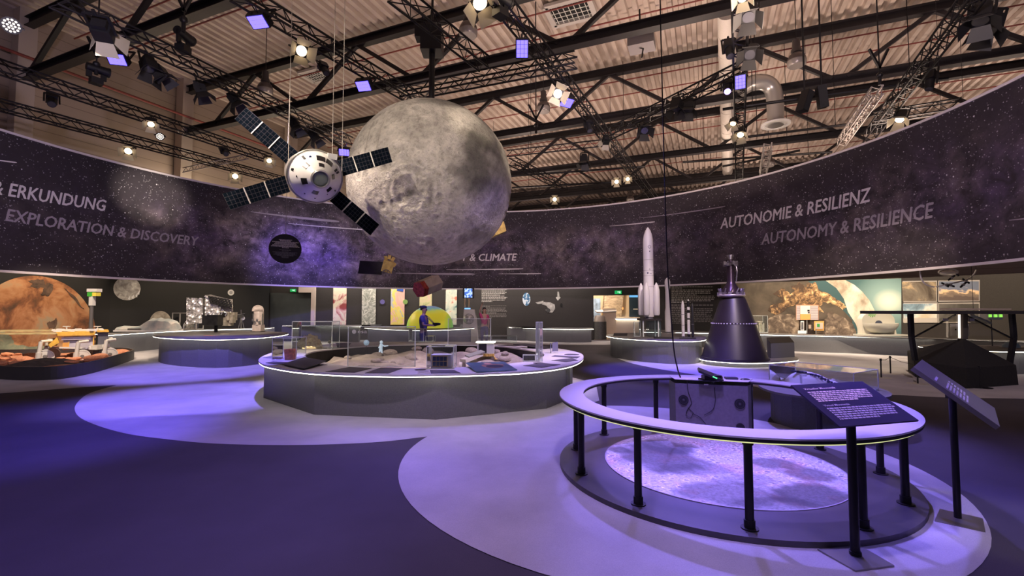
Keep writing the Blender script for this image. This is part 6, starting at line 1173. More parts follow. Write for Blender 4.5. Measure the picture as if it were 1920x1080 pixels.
# mirrored machine
MIR = NB('mirrored_mesh', .3, .45); v = MIR.co('Object'); f = MIR.voro(v, 7); MIR.base(MIR.ramp(MIR.noise(v, 9, 7, .8), [(.38, (.05, .05, .05)), (.5, (.5, .48, .46)), (.6, (.98, .95, .92))])).bump(f, .8, .06); MIR = MIR.m
q0 = ctr(404, 624, .85); Ym = q0.y+.3; t = thing('mirrored_machine', 'large mirrored telescope machine of crinkled silver panels on a short column', 'machine', (P(404, 620, Ym).x, Ym, .85)); Pm, RMm, RNm = VF(400, Ym)
MB().slab([Pm(349.5, 608, .2), Pm(380, 606, .1), Pm(380, 559, .1), Pm(349.5, 558, .2)], .7).build('mirror_wall', MIR, t); MB().slab([Pm(384, 592, -.2), Pm(412, 591, -.2), Pm(414, 577, -.2), Pm(385, 553, -.2)], .8).build('silver_hull', MIR, t)
MB().slab([Pm(384, 554, -.25), Pm(436, 576, -.25), Pm(434, 562, .7), Pm(394, 552, .7)], .05).build('louvre_roof', MIR, t); MB().slab([Pm(410, 586, -.1), Pm(437, 586, -.1), Pm(436, 561, .2), Pm(400, 561, .2)], .5).build('silver_flank', MIR, t); mb = MB()
for j in range(4):
    for k in range(7): mb.box(Pm(393+k*6+j*1.5, 557+j*3.8+k*1.0, -.3), (.1, .05, .06), Euler((0, .4, 0)).to_matrix())
mb.build('louvre_teeth', mat('louvre_dark', (.03, .03, .03), .4), t)
a, b = Pm(384, 610), Pm(425, 590); MB().box(((a.x+b.x)/2, Ym+.1, (a.z+b.z)/2), (b.x-a.x, .8, b.z-a.z)).build('dark_housing', mat('housing_dark', (.03, .03, .033), .35, .4, noise=.4, nscale=6), t); mb = MB()
for k in range(6): mb.box(Pm(423+k*3.2, 603-(k % 3)*5, -.1+.1*(k % 2)), (.13, .2, .3))
mb.build('side_instruments', mat('instrument_tan', (.42, .38, .32), .4, .3, noise=.4, nscale=9), t); q = Pm(402.5, 624); MB().cyl((q.x, Ym+.1, .85), (q.x, Ym+.1, Pm(400, 609).z), .06, n=14).build('column', BLACK, t); mb = MB()
for k in range(5): mb.bar(Pm(386+k*9, 592, -.22), Pm(390+k*9, 586, -.22), .03)
mb.build('lattice_struts', STEEL, t)
# telescope with a scoop hood
q0 = ctr(484, 622.5, .85); Yt = q0.y+.2; t = thing('space_telescope', 'pale tube shaped space telescope model with a scoop shaped sunshade', 'telescope model', (q0.x, Yt, .85)); w = m_px(Yt); X = P(485, 600, Yt).x; z = lambda y: Zat(y, Yt); TW = mat('telescope_pale', (.55, .47, .45), .4, noise=.15, nscale=10)
MB().lathe([(w*8.5, z(609)), (w*8.5, z(585)), (w*8, z(584)), (w*7.3, z(586))], (X, Yt, 0), 24).build('tube', TW, t, 40); MB().box((X, Yt, (z(621)+z(609))/2), (w*16, w*14, z(609)-z(621))).build('base_block', TW, t); mb = MB(); vs = []
for k in range(13):
    a = pi*.15+pi*1.0*k/12; h = z(584)+(z(572)-z(584))*sin(pi*k/12)**.7
    vs += [(X+w*8*cos(a), Yt+w*8*sin(a), z(584)), (X+w*10*cos(a)-w*2, Yt+w*10*sin(a), h)]
mb.add(vs, [(2*k, 2*k+2, 2*k+3, 2*k+1) for k in range(12)]); hd = mb.build('scoop_hood', TW, t, 60); sm = hd.modifiers.new('Solid', 'SOLIDIFY'); sm.thickness = .02; mb = MB()
for dx in (-8, 8): mb.bar((X+dx*w, Yt-.06, z(609)), (X+dx*w*1.1, Yt-.06, z(588)), .03)
for k in range(4): mb.box((X+(k-1.5)*w*4, Yt-w*8, z(600+k % 2*4)), (.06, .06, .1))
mb.build('side_struts', STEEL, t); MB().box((X, Yt-.01, .86), (w*20, w*20, .015)).build('foot_plate', BLACK, t)
for x, y, c_, lb in ((390, 629, (.5, .22, .1), 'orange label card on the island counter'), (402, 629.8, (.45, .24, .14), 'small orange card beside the orange label card on the island counter'), (422, 626, (.5, .42, .36), 'cream label card on the island counter')): p = G(x, y, .855); MB().box(p, (.22, .15, .008)).build('label_card', mat('card%d' % x, c_, .6), loc=p, label=lb, cat='label card')
q0 = ctr(455, 617.5, .77); Yx = q0.y+.3; t = thing('tripod_probe', 'thin dark probe model on legs behind the telescope', 'probe model', (q0.x, Yx, .77)); mb = MB(); c_ = P(452, 593, Yx); [mb.bar(c_, P(452+dx, 616, Yx+dd), .02) for dx, dd in ((-5, 0), (6, .1), (0, .3))]; mb.bar(P(445, 590, Yx), P(459, 588, Yx), .02).bar(c_, P(452, 581, Yx), .02); mb.build('legs_and_boom', STEEL, t); MB().box(c_, (.18, .15, .15)).build('body', mat('probe_dark', (.08, .08, .08), .4), t)

# ================================================================== YELLOW DOME, SHOWCASE, VISITORS
p = G(806, 613.5, .75); Yd = p.y-.85; Xd = P(806.5, 600, Yd).x; rw = 43*m_px(Yd); hz = Zat(573.5, Yd)-.75; n = NB('dome_bands', .45); v = n.co('Generated'); zz = n.math('ADD', n.sep(v)[2], n.math('MULTIPLY', n.math('SUBTRACT', n.noise(n.co('Object'), 1.6, 4), .5), .28)); xx = n.math('ABSOLUTE', n.math('SUBTRACT', n.sep(v)[0], .5))
c_ = n.ramp(zz, [(.0, (.5, .5, .04)), (.62, (.75, .62, .04)), (.78, (.62, .66, .12)), (.86, (.22, .45, .5)), (.97, (.25, .32, .55))]); c2 = n.mix(n.ramp(xx, [(.34, 0.0), (.5, 1.0)]), c_, (.16, .55, .08)); n.base(c2); n.emit(c2, .45)
t = thing('lit_dome', 'glowing yellow and green half globe behind the visitor in blue', 'dome', (Xd, Yd, .75)); MB().lathe([(rw*cos(a), hz*sin(a)) for a in np.linspace(0, pi/2, 18)], (Xd, Yd, .751), 48).build('half_globe', n.m, t, 80); MB().cyl((Xd, Yd, .75), (Xd, Yd, .765), rw*1.04, n=40).build('base_ring', BLACK, t)
for (x0, x1, y, lb) in ((741, 760, 608.5, 'dark slanted tablet on the counter before the pastel poster'), (692, 712, 610, 'bluish slanted tablet on the counter before the cloud poster'), (862, 884, 610.5, 'dark slanted tablet beside the yellow dome on its doorway side')): a, b = G(x0, y+2.5, .76), G(x1, y+2.5, .76); MB().slab([a, b, b+Vector((0, .45, .12)), a+Vector((0, .45, .12))], .02).build('slanted_tablet', TAB, loc=(a+b)/2, label=lb, cat='tablet')
# white showcase and blue screen
Ysc = 24.6; w = m_px(Ysc); q = P(877, 600, Ysc); t = thing('white_showcase', 'white angular showcase with a round bulging window under the blue screen', 'showcase', (q.x, Ysc, 0)); mb = MB(); zc = lambda y: Zat(y, Ysc); pl = [(868, 600), (870, 580), (889, 580), (893, 600), (896, 636), (868, 636)]
A_ = [P(x, y, Ysc) for x, y in pl]; A_[4].z = A_[5].z = 0; mb.add([*A_, *[a+Vector((0, .5, 0)) for a in A_]], [tuple(range(6))]+[(i, i+6, (i+1) % 6+6, (i+1) % 6) for i in range(6)]); mb.build('case', mat('showcase_white', (.48, .45, .45), .5), t)
c_ = P(879, 598, Ysc-.02); MB().lathe([(w*10, 0), (w*9, w*3), (w*6, w*6), (0, w*7)], c_, 28, frame_from((0, -1, .05))).build('bulging_window', mat('window_silver', (.5, .5, .52), .2, .5, noise=.5, nscale=9), t, 60); t = thing('blue_screen', 'narrow blue lit screen tower above the white showcase', 'screen', P(879, 550, Ysc+.3)); a, b = P(871, 558, Ysc+.3), P(885.5, 541, Ysc+.3)
MB().box(((a.x+b.x)/2, Ysc+.36, (a.z+b.z)/2), (b.x-a.x+.2, .1, b.z-a.z+.1)).build('case', BLACK, t); SCB = NB('screen_blue_pattern', .4); c_ = SCB.ramp(SCB.noise(SCB.co('Object'), 9, 3), [(.42, (.03, .09, .45)), (.5, (.12, .3, .8)), (.56, (.6, .8, 1))]); SCB.base(c_); SCB.emit(c_, 1.1)
MB().box(((a.x+b.x)/2, Ysc+.29, (a.z+b.z)/2), (b.x-a.x, .02, b.z-a.z)).build('display', SCB.m, t)
for x in (871.5, 879.5): MB().cyl(P(x, 576, Ysc+.3), P(x, 559, Ysc+.3), .035, n=8).build('copper_post', mat('copper_post', (.5, .36, .24), .4, .5), t)
a, b = P(871, 578.5, Ysc+.2), P(882, 578.5, Ysc+.2); MB().bar(a, b, .08, .07).build('blue_glow_base', glow('blue_base', (.2, .45, 1), 1.6), t)
# ---- visitors
def skin_body(name, verts, edges, m, parent, sub=2, root=0):
    me = bpy.data.meshes.new(name); me.from_pydata([v[0] for v in verts], edges, []); me.update(); o = bpy.data.objects.new(name, me); col.objects.link(o); o.parent = parent
    sk = o.modifiers.new('Skin', 'SKIN'); sk.use_smooth_shade = True
    for i, v in enumerate(verts): d = me.skin_vertices[0].data[i]; r = v[1]; d.radius = r if hasattr(r, '__len__') else (r, r); d.use_root = (i == root)
    ss = o.modifiers.new('Sub', 'SUBSURF'); ss.levels = sub; ss.render_levels = sub; me.materials.append(m); return o
SKIN = mat('skin', (.42, .26, .20), .6); HAIR = mat('hair_dark', (.02, .015, .015), .7)
def person(name, label, loc, rz, height, arms, shirtm, trm, shoe, hair='bun', extras=None):
    t = thing(name, label, 'person', loc); t.rotation_euler = (0, 0, rz); s = height/1.75; V = lambda x, y, z: Vector((x, y, z))*s    # local: facing -Y
    vs = [(V(0, 0, .95), .12*s), (V(0, .0, 1.12), .115*s), (V(0, .01, 1.30), .135*s), (V(0, .01, 1.43), .09*s), (V(0, -.005, 1.50), .05*s), (V(0, -.02, 1.575), .075*s), (V(0, -.025, 1.66), .088*s), (V(0, -.02, 1.72), .06*s)]
    ed = [(0, 1), (1, 2), (2, 3), (3, 4), (4, 5), (5, 6), (6, 7)]
    for sx in (-1, 1):
        b = len(vs); vs += [(V(sx*.10, 0, .90), .085*s), (V(sx*.11, -.01, .50), .058*s), (V(sx*.11, .02, .09), .038*s), (V(sx*.12, -.12, .035), .032*s)]; ed += [(0, b), (b, b+1), (b+1, b+2), (b+2, b+3)]
        sh, el, wr = arms[0 if sx < 0 else 1]; b = len(vs); vs += [(V(*sh), .052*s), (V(*el), .038*s), (V(*wr), .026*s)]; ed += [(3, b), (b, b+1), (b+1, b+2)]
        b2 = len(vs); hd = (Vector(wr)-Vector(el)).normalized(); side = hd.orthogonal().normalized(); up_ = hd.cross(side); pc_ = Vector(wr)+hd*.05; vs.append((V(*pc_), (.034*s, .018*s))); ed.append((b+2, b2))
        for k in range(4): f0 = pc_+hd*.04+side*((k-1.5)*.019); f1 = f0+hd*(.035+.006*(k in (1, 2)))-up_*.012; f2 = f1+hd*.022-up_*.022; i = len(vs); vs += [(V(*f0), .0085*s), (V(*f1), .0075*s), (V(*f2), .0065*s)]; ed += [(b2, i), (i, i+1), (i+1, i+2)]
        th0 = Vector(wr)+hd*.03+side*.035; i = len(vs); vs += [(V(*th0), .009*s), (V(*(th0+hd*.035+side*.02-up_*.012)), .008*s)]; ed += [(b2, i), (i, i+1)]
    body = skin_body('body', vs, ed, SKIN, t)
    ROOT[t.name] = Vector((0, 0, 0))
    # face
    f = MB(); f.sphere(V(0, -.115, 1.63), .016*s, 10, 6, (.8, 1.3, 1.5)); f.build('nose', SKIN, t, 60, world=False); f = MB()
    for sx in (-1, 1): f.sphere(V(sx*.033, -.098, 1.658), .012*s, 10, 6)
    f.build('eyes', mat('eye_dark', (.03, .03, .03), .3), t, 60, world=False); MB().sphere(V(0, -.098, 1.592), .02*s, 10, 6, (1.1, .4, .35)).build('mouth', mat('lips', (.35, .14, .13), .5), t, 60, world=False); f = MB()
    for sx in (-1, 1): f.sphere(V(sx*.085, -.01, 1.64), .024*s, 10, 6, (.4, .8, 1.2))
    f.build('ears', SKIN, t, 60, world=False)
    hm = MB(); hm.sphere(V(0, .008, 1.675), .103*s, 20, 12, (.96, 1.05, 1.0), Euler((rad(-28), 0, 0)).to_matrix(), v0=-.1)
    if hair == 'bun': hm.sphere(V(0, .10, 1.73), .045*s, 12, 8)
    if hair == 'long': hm.sphere(V(0, .055, 1.55), .09*s, 14, 10, (1, .6, 1.6))
    hm.build('hair', HAIR, t, 60, world=False)
    sv = [(V(0, 0, .93), (.155*s, .125*s)), (V(0, 0, 1.12), (.145*s, .125*s)), (V(0, .01, 1.32), (.165*s, .135*s)), (V(0, .01, 1.445), (.10*s, .085*s))]; se = [(0, 1), (1, 2), (2, 3)]
    for k in (0, 1):
        sh, el, wr = arms[k]; b = len(sv); sv += [(V(*sh), .066*s), (V(*(Vector(sh).lerp(Vector(el), .75))), .056*s)]; se += [(2, b), (b, b+1)]
    skin_body('shirt', sv, se, shirtm, t)
    tv = [(V(0, 0, .98), (.145*s, .12*s)), (V(0, 0, .88), (.15*s, .12*s))]; te = [(0, 1)]
    for sx in (-1, 1): b = len(tv); tv += [(V(sx*.10, 0, .80), .098*s), (V(sx*.11, -.01, .5), .072*s), (V(sx*.11, .015, .12), .058*s)]; te += [(1, b), (b, b+1), (b+1, b+2)]
    skin_body('trousers', tv, te, trm, t)
    for sx in (-1, 1): MB().sphere(V(sx*.12, -.06, .045), .06*s, 14, 8, (.8, 2.0, .72)).build('shoe', shoe, t, 60, world=False)
    if extras: extras(t, V, s)
    return t
NAVY = mat('shirt_navy', (.09, .085, .30), .8); NAVYT = mat('trousers_navy', (.05, .045, .16), .8)
def cam_extra(t, V, s):
    MB().box(V(.0, -.42, 1.17), (.14*s, .16*s, .09*s)).cyl(V(0, -.49, 1.17), V(0, -.58, 1.17), .035*s, n=14).build('camera_in_hands', BLACK, t, world=False); MB().tube([V(.03, -.02, 1.49), V(.07, -.14, 1.40), V(.05, -.34, 1.21)], .012*s, 6).tube([V(-.03, -.02, 1.49), V(-.07, -.14, 1.40), V(-.05, -.34, 1.21)], .012*s, 6).build('camera_strap', BLACK, t, world=False)
    MB().sphere(V(0, -.0, 1.72), .105*s, 18, 8, (1, 1.08, .6), v0=-.3).build('cap', mat('cap_navy', (.03, .03, .09), .8), t, 60, world=False)
Yp = 15.6; pp = P(794, 620, Yp); hgt_ = Zat(573.5, Yp)
person('person', 'visitor in a navy shirt and cap standing sideways with a camera held at the chest', (pp.x, Yp, .005), rad(78), hgt_-.02, [((-.17, .0, 1.40), (-.2, -.08, 1.14), (-.07, -.33, 1.13)), ((.17, .0, 1.40), (.2, -.08, 1.14), (.07, -.33, 1.13))], NAVY, NAVYT, BLACKM, 'bun', cam_extra)
Yq = 21.3; pq = P(908, 620, Yq); mb = None
person('person', 'visitor in pink and dark clothes raising one arm behind the far glass screen', (pq.x, Yq, .005), rad(20), Zat(577, Yq)-.02, [((-.17, 0, 1.40), (-.24, -.06, 1.6), (-.16, -.10, 1.86)), ((.17, 0, 1.40), (.22, .02, 1.14), (.16, -.14, .95))], mat('shirt_magenta', (.45, .04, .16), .7), NAVYT, BLACKM, 'long')

# ================================================================== ROCKETS
def rocket_at(px, pyb, z): return G(px, pyb, z)
Yk = G(1215, 631.5, .74).y+.15; w = m_px(Yk); X = P(1217, 600, Yk).x; Z = lambda y: Zat(y, Yk); RW = mat('rocket_white', (.80, .77, .80), .4); RS = mat('rocket_part_grey', (.2, .19, .24), .5)  # plain grey for nozzles and hull bands
t = thing('heavy_rocket', 'tallest white rocket model with strap-on boosters on a dark square stand', 'rocket model', (X, Yk, .74)); r = w*9.3
MB().lathe([(r*.95, Z(594)), (r, Z(592)), (r, Z(456)), (r*.96, Z(448)), (r*.80, Z(440)), (r*.5, Z(432)), (r*.2, Z(427.5)), (0, Z(426))], (X, Yk, 0), 40).build('core_stage', RW, t, 40)
for k in range(4):
    a = rad(45+90*k+12); bx, by = X+1.55*r*cos(a), Yk+1.55*r*sin(a); br = r*.62; b_ = MB().lathe([(br*.8, Z(591)), (br, Z(588)), (br, Z(545)), (br*.75, Z(538)), (br*.1, Z(530)), (0, Z(530))], (bx, by, 0), 24).build('booster', RW, t, 40); MB().lathe([(br*.75, Z(591.5)), (br*.5, Z(588))], (bx, by, 0), 18).build('nozzle', RS, b_)
MB().lathe([(r*.9, Z(598)), (r*.5, Z(592))], (X, Yk, 0), 20).build('engine_nozzle', RS, t); 
for y in (488, 508, 518, 538): MB().lathe([(r*1.006, Z(y)), (r*1.006, Z(y-.7))], (X, Yk, 0), 40).build('hull_joint', mat('hull_joint_grey', (.4, .39, .42), .5), t)
BLU_ = mat('marking_dark_blue', (.03, .03, .10), .5)
def curved_text(s, cx, cy, cz, rr, h, m, par, nm, wide=None):
    V, F = text_mesh(s, 1, 0, .01); xs = [v[0] for v in V]; k = h/.72; mid = (min(xs)+max(xs))/2; mb = MB(); mb.add([(cx+rr*sin((v[0]-mid)*k/rr), cy-rr*cos((v[0]-mid)*k/rr), cz+v[1]*k) for v in V], F); return mb.build(nm, m, par)
curved_text('esa', X+.03, Yk, Z(514), r*1.01, .035, BLU_, t, 'logo_text'); mb = MB()
for j in range(24): 
    a0, a1 = 2*pi*j/24, 2*pi*(j+1)/24; f = lambda a, q: (X+r*1.012*sin(q*cos(a)/r), Yk-r*1.012*cos(q*cos(a)/r), Z(464)+q*sin(a)); mb.quad(f(a0, .055), f(a1, .055), f(a1, .043), f(a0, .043))
mb.build('round_logo', BLU_, t); mb = MB(); f = lambda x, z: (X+r*1.012*sin(x/r), Yk-r*1.012*cos(x/r), z); mb.quad(f(-.05, Z(514)), f(-.09, Z(514)), f(-.09, Z(511)), f(-.05, Z(511))); mb.add([f(-.02, Z(472)), f(.0, Z(474)), f(.03, Z(471.5)), f(.0, Z(471))], [(0, 1, 2, 3)]); mb.build('small_marks', BLU_, t)
curved_text('6', X, Yk, Z(508), r*1.01, .10, mat('marking_grey', (.42, .41, .46), .5), t, 'numeral')
MB().box((X, Yk, Z(599)), (w*38, w*30, w*3.4)).build('stand_plate', mat('stand_brown_black', (.035, .03, .032), .4), t); mb = MB()
for sx in (-1, 1):
    for sy in (-1, 1): mb.bar((X+sx*w*14, Yk+sy*w*10, .745), (X+sx*w*14, Yk+sy*w*10, Z(601)), .04)
mb.build('stand_legs', ACRE, t); MB().box((X+w*8, Yk, (.745+Z(602))/2), (w*22, w*18, Z(602)-.75)).build('clear_block', acrylic('stand_glass', (.75, .85, .85), .3), t)
def small_rocket(px, ytop, ybot, rp, m, label, ang=None, bands=(), text=None, nm='rocket', dy=0):
    Ys = G(px, ybot+1.5, .74).y+.02; w = m_px(Ys); X = P(px, (ytop+ybot)/2, Ys).x; Z = lambda y: Zat(y, Ys); r = w*rp; H_ = Z(ytop)-Z(ybot); t = thing(nm, label, 'rocket model', (X, Ys, .74)); b = Z(ybot)
    prof = ang or [(1, 0), (1, .82), (.8, .9), (.4, .97), (0, 1)]; MB().lathe([(r*k, b+H_*h) for k, h in prof], (X, Ys, 0), 26).build('hull', m, t, 40)
    for h0, h1, mm in bands: MB().lathe([(r*1.02, b+H_*h0), (r*1.02, b+H_*h1)], (X, Ys, 0), 26).build('band', mm, t)
    MB().cyl((X, Ys, .741), (X, Ys, b), r*.5, n=14).build('foot_pin', BLU_ if m is RW else BLACK, t); return t, X, Ys, r, Z
t, X, Ys, r, Z = small_rocket(1252, 520.5, 622, 5.4, RW, 'slim white rocket model second in height, just behind the hanging black cable', [(.95, 0), (1, .02), (1, .37), (.78, .44), (.76, .62), (.78, .78), (.92, .82), (.92, .92), (.75, .96), (.35, .99), (0, 1)])
MB().cyl((X, Ys, .741), (X, Ys, .75), .33, n=28).build('round_base', mat('rocket_base_grey', (.12, .12, .13), .4), t); curved_text('esa', X, Ys, Z(613), r*1.02, .02, BLU_, t, 'logo_text')
t, X, Ys, r, Z = small_rocket(1280.5, 563, 630.5, 2.9, RW, 'short white rocket model, first of the three little rockets', None, [(.30, .31, RS), (.6, .61, RS)])
t, X, Ys, r, Z = small_rocket(1291, 560, 630.5, 2.6, RW, 'short black and white rocket model, middle one of the three little rockets', None, [(.78, .94, BLACK), (.62, .70, BLACK), (0, .06, BLACK), (.44, .48, BLACK)])
t, X, Ys, r, Z = small_rocket(1298.5, 566.5, 631, 2.6, mat('rocket_dark', (.02, .02, .025), .35), 'short all dark rocket model, last of the three little rockets', None, [(.35, .36, STEEL)])
def slant(x0, x1, y, z, label, m=TAB, d=.35, rise=.07): a, b = G(x0, y, z+.02), G(x1, y, z+.02); MB().slab([a, b, b+Vector((.1, d, rise)), a+Vector((.1, d, rise))], .014).build('slanted_tablet', m, loc=(a+b)/2, label=label, cat='tablet')
slant(1150, 1176, 629, .74, 'black slanted tablet at the doorway end of the rocket counter'); slant(1226, 1262, 634, .74, 'dark flat tablet under the slim white rocket', TAB, .4, .02); slant(1274, 1305, 634.5, .74, 'dark plate under the three little rockets', TAB, .3, .015)
p = G(1196, 631, .74); q = rect(1190, 1201, 631, .15, 0, .74); vitrine(q, .74, Zat(604, q[0].y), 'narrow tall clear box beside the stand of the tallest rocket')

# ================================================================== ROCKET NOZZLE ON ITS PLINTH
Yn = 14.35; w = m_px(Yn); Xn = P(1375, 600, Yn).x; Z = lambda y: Zat(y, Yn)
o = smooth_closed(gl([(1313, 672), (1340, 676), (1390, 679), (1440, 678.5), (1490, 675), (1496, 671), (1478, 665), (1420, 661), (1350, 662), (1318, 667)], .17), 5); counter('plinth', 'low round plinth with a glowing rim under the black nozzle', o, .17, TOPG, .1, None, cat='plinth')
t = thing('engine_nozzle', 'huge black cone shaped rocket nozzle with a metal injector head standing on a plinth', 'rocket nozzle', (Xn, Yn, .17)); NZ = mat('nozzle_black', (.020, .015, .022), .42, .0, noise=.25, nscale=1.5); rb = 57.5*w; rt_ = 20*w; zb0 = .172; zt0 = Z(557)
prof = [(rb*1.02, zb0), (rb*1.02, zb0+.05), (rb*.985, zb0+.06)]+[(rt_+(rb*.985-rt_)*(1-f)**.93, zb0+.06+(zt0-zb0-.06)*f) for f in np.linspace(.03, 1, 20)]; MB().lathe(prof, (Xn, Yn, 0), 72).build('bell', NZ, t, 30)
zr_ = Z(606); f = (zr_-zb0-.06)/(zt0-zb0-.06); rr = rt_+(rb*.985-rt_)*(1-f)**.93; MB().lathe([(rr+.012, zr_-.02), (rr+.012, zr_+.02)], (Xn, Yn, 0), 72).build('seam_band', NZ, t); mb = MB()
for k in range(44): a = 2*pi*k/44; mb.box((Xn+(rr+.014)*cos(a), Yn+(rr+.014)*sin(a), zr_), (.035, .035, .028), Matrix.Rotation(a, 3, 'Z'))
mb.build('rivets', mat('rivet_bright', (.8, .75, .85), .3, .3), t); NM = mat('injector_metal', (.35, .32, .34), .35, .8, noise=.3, nscale=9)
MB().lathe([(rt_*1.12, zt0-.02), (rt_*1.15, Z(553)), (rt_*.85, Z(549)), (rt_*.8, Z(544)), (rt_*.45, Z(534)), (rt_*.34, Z(528)), (rt_*.33, Z(492)), (rt_*.42, Z(491)), (rt_*.42, Z(487)), (rt_*.2, Z(486)), (.0, Z(486))], (Xn-w*3, Yn, 0), 36).build('throat_tube', mat('throat_dark', (.06, .04, .055), .3, .7), t, 40); mb = MB()
for k in range(12): a = 2*pi*k/12; mb.box((Xn-w*3+rt_*1.0*cos(a), Yn+rt_*1.0*sin(a), Z(551)), (.12, .09, .1), Matrix.Rotation(a, 3, 'Z')).bar((Xn-w*3+rt_*.95*cos(a), Yn+rt_*.95*sin(a), Z(551)), (Xn-w*3+rt_*1.1*cos(a+.2), Yn+rt_*1.1*sin(a+.2), Z(541)), .03)
mb.build('mounting_brackets', NM, t); MB().tube([(Xn-w*3+rt_*1.1*cos(a), Yn+rt_*1.1*sin(a), Z(554)) for a in np.linspace(0, 2*pi, 28, endpoint=False)], .04, 8, closed=True).build('manifold_ring', mat('manifold_pale', (.55, .5, .5), .35, .6), t, 60); mb = MB()
for k in range(8): a = 2*pi*k/8; mb.box((Xn-w*3+w*10*cos(a), Yn+w*10*sin(a), Z(494+k % 2*2)), (.10, .07, .09), Matrix.Rotation(a, 3, 'Z')).bar((Xn-w*3+w*4*cos(a), Yn+w*4*sin(a), Z(492)), (Xn-w*3+w*13*cos(a), Yn+w*13*sin(a), Z(491)), .035)
mb.cyl((Xn-w*3, Yn, Z(488)), (Xn-w*3, Yn, Z(479)), w*4.5, n=18).cyl((Xn-w*3, Yn, Z(482)), (Xn-w*3, Yn, Z(478)), w*6, n=18); mb.build('injector_head', NM, t); MB().tube([(Xn-w*3+rt_*.36, Yn-.1, Z(528)), (Xn-w*3+rt_*.4, Yn-.14, Z(510)), (Xn-w*3+rt_*.36, Yn-.1, Z(492))], .018, 8).build('feed_line', NM, t)
a, b = G(1446, 672, .17).to_2d(), G(1490, 669.5, .17).to_2d(); t = thing('kiosk_box', 'dark blue grey box with a slanted screen top on the nozzle plinth', 'kiosk', (*((a+b)/2), .17)); d = Vector((.15, .5)); zf, zb_ = Zat(644, a.y), Zat(634, a.y+.5)
mb = MB(); mb.add([(*a, .172), (*b, .172), (*(b+d), .172), (*(a+d), .172), (*a, zf), (*b, zf), (*(b+d), zf+.15), (*(a+d), zf+.15)], [(3, 2, 1, 0), (4, 5, 6, 7), (0, 1, 5, 4), (1, 2, 6, 5), (2, 3, 7, 6), (3, 0, 4, 7)]); mb.build('body', mat('kiosk_navy', (.07, .07, .10), .6), t); u0 = Vector((0, 0, .012)); q = [Vector((*a, zf))+u0, Vector((*b, zf))+u0, Vector((*(b+d), zf+.15))+u0, Vector((*(a+d), zf+.15))+u0]; MB().slab(q, .02).build('screen_top', mat('kiosk_screen', (.02, .02, .022), .2), t)
slant(1420, 1447, 645.5, .45, 'black slanted tablet beside the kiosk box') if False else None

# ================================================================== THINGS ON THE EAST WALL COUNTER
def east(px, y): return G(px, y, .68)
q0 = east(1514, 625.2); Ye = q0.y+.35; Z = lambda y: Zat(y, Ye); w = m_px(Ye); PX, RX_, NX_ = VF(1514, Ye); t = thing('instrument_panel_model', 'satellite panel model with white and orange fields standing on a thin post', 'satellite model', (q0.x, Ye, .68))
def pan(x0, y0, x1, y1, m, nm, d=0, th=.08): MB().slab([PX(x0, y1, d), PX(x1, y1, d), PX(x1, y0, d), PX(x0, y0, d)], th).build(nm, m, t)
MB().cyl(PX(1513, 625), PX(1513, 600), .025, n=8).build('post', STEEL, t); PGR = NB('panel_grey_grid', .5); v = PGR.co('Object'); PGR.base(PGR.mix(PGR.math('GREATER_THAN', PGR.math('FRACT', PGR.math('MULTIPLY', PGR.sep(v)[2], 14)), .55), (.52, .45, .45), (.30, .26, .28))); PGR = PGR.m
pan(1492.5, 571.5, 1535, 600, mat('panel_orange_edge', (.6, .28, .16), .5), 'outer_frame', .02); pan(1493.5, 573, 1500, 599.5, PGR, 'side_panel', -.01, .05); pan(1520, 573, 1534, 599.5, PGR, 'side_panel', -.01, .05); pan(1500.5, 573, 1519.5, 589, mat('panel_white', (.68, .62, .6), .5), 'white_field', -.02, .06); pan(1500.5, 589, 1519.5, 599.5, mat('panel_orange', (.72, .36, .10), .5), 'orange_field', -.02, .06); pan(1514, 581, 1518, 583.5, BLACK, 'dark_sensor', -.04, .03); pan(1515, 585, 1518, 587, BLACK, 'dark_sensor', -.04, .03)
t = thing('small_satellite_panel', 'small orange satellite panel with a green square beside the bigger panel model', 'satellite model', (PX(1536, 625).x, Ye, .68)); MB().cyl(PX(1530, 626), PX(1530, 616), .02, n=8).build('post', STEEL, t); pan(1526.5, 602, 1545, 620, mat('panel_orange', (.72, .36, .10), .5), 'orange_frame'); pan(1529, 605, 1543, 617, mat('panel_pale', (.5, .42, .36), .5), 'pale_field', -.02, .03); pan(1532, 607, 1537, 613, glow('panel_green', (.08, .5, .08), .8), 'green_square', -.03, .02); pan(1516, 609, 1521, 616, mat('panel_tan', (.4, .3, .24), .5), 'small_box', -.02, .1)
t = thing('clear_slab_model', 'upright white framed clear slab at the edge of the panel model', 'display slab', (PX(1504, 625).x, Ye-.1, .68)); pan(1501, 602, 1507.5, 619.5, WHITE, 'white_frame', -.1, .05); pan(1502.3, 604, 1506.3, 617, mat('slab_dark', (.12, .12, .13), .3), 'dark_window', -.12, .02); pan(1496, 620, 1512, 625.5, ACRE, 'foot', -.1, .1)
q = rect(1411, 1440, 623.5, .4, 0, .68); vitrine(q, .68, Zat(592, q[0].y), 'clear box with small pale figures behind the nozzle'); p = G(1427, 622.5, .68)+Vector((0, .2, 0)); t = thing('pale_figures', 'cluster of small pale models in the clear box behind the nozzle', 'model', p); mb = MB(); w = m_px(p.y)
for dx, h in ((-6, 16), (-3, 12), (1, 17), (4, 19), (7, 14)): mb.box((p.x+dx*w, p.y, .68+h*w/2), (w*2.5, .1, h*w))
mb.build('upright_pieces', mat('figure_cream', (.5, .44, .34), .5, noise=.3, nscale=10), t); MB().box((p.x+w*2, p.y+.02, .68+w*19), (w*10, .14, w*2)).build('top_bar', mat('figure_cream', (.5, .44, .34), .5, noise=.3, nscale=10), t)
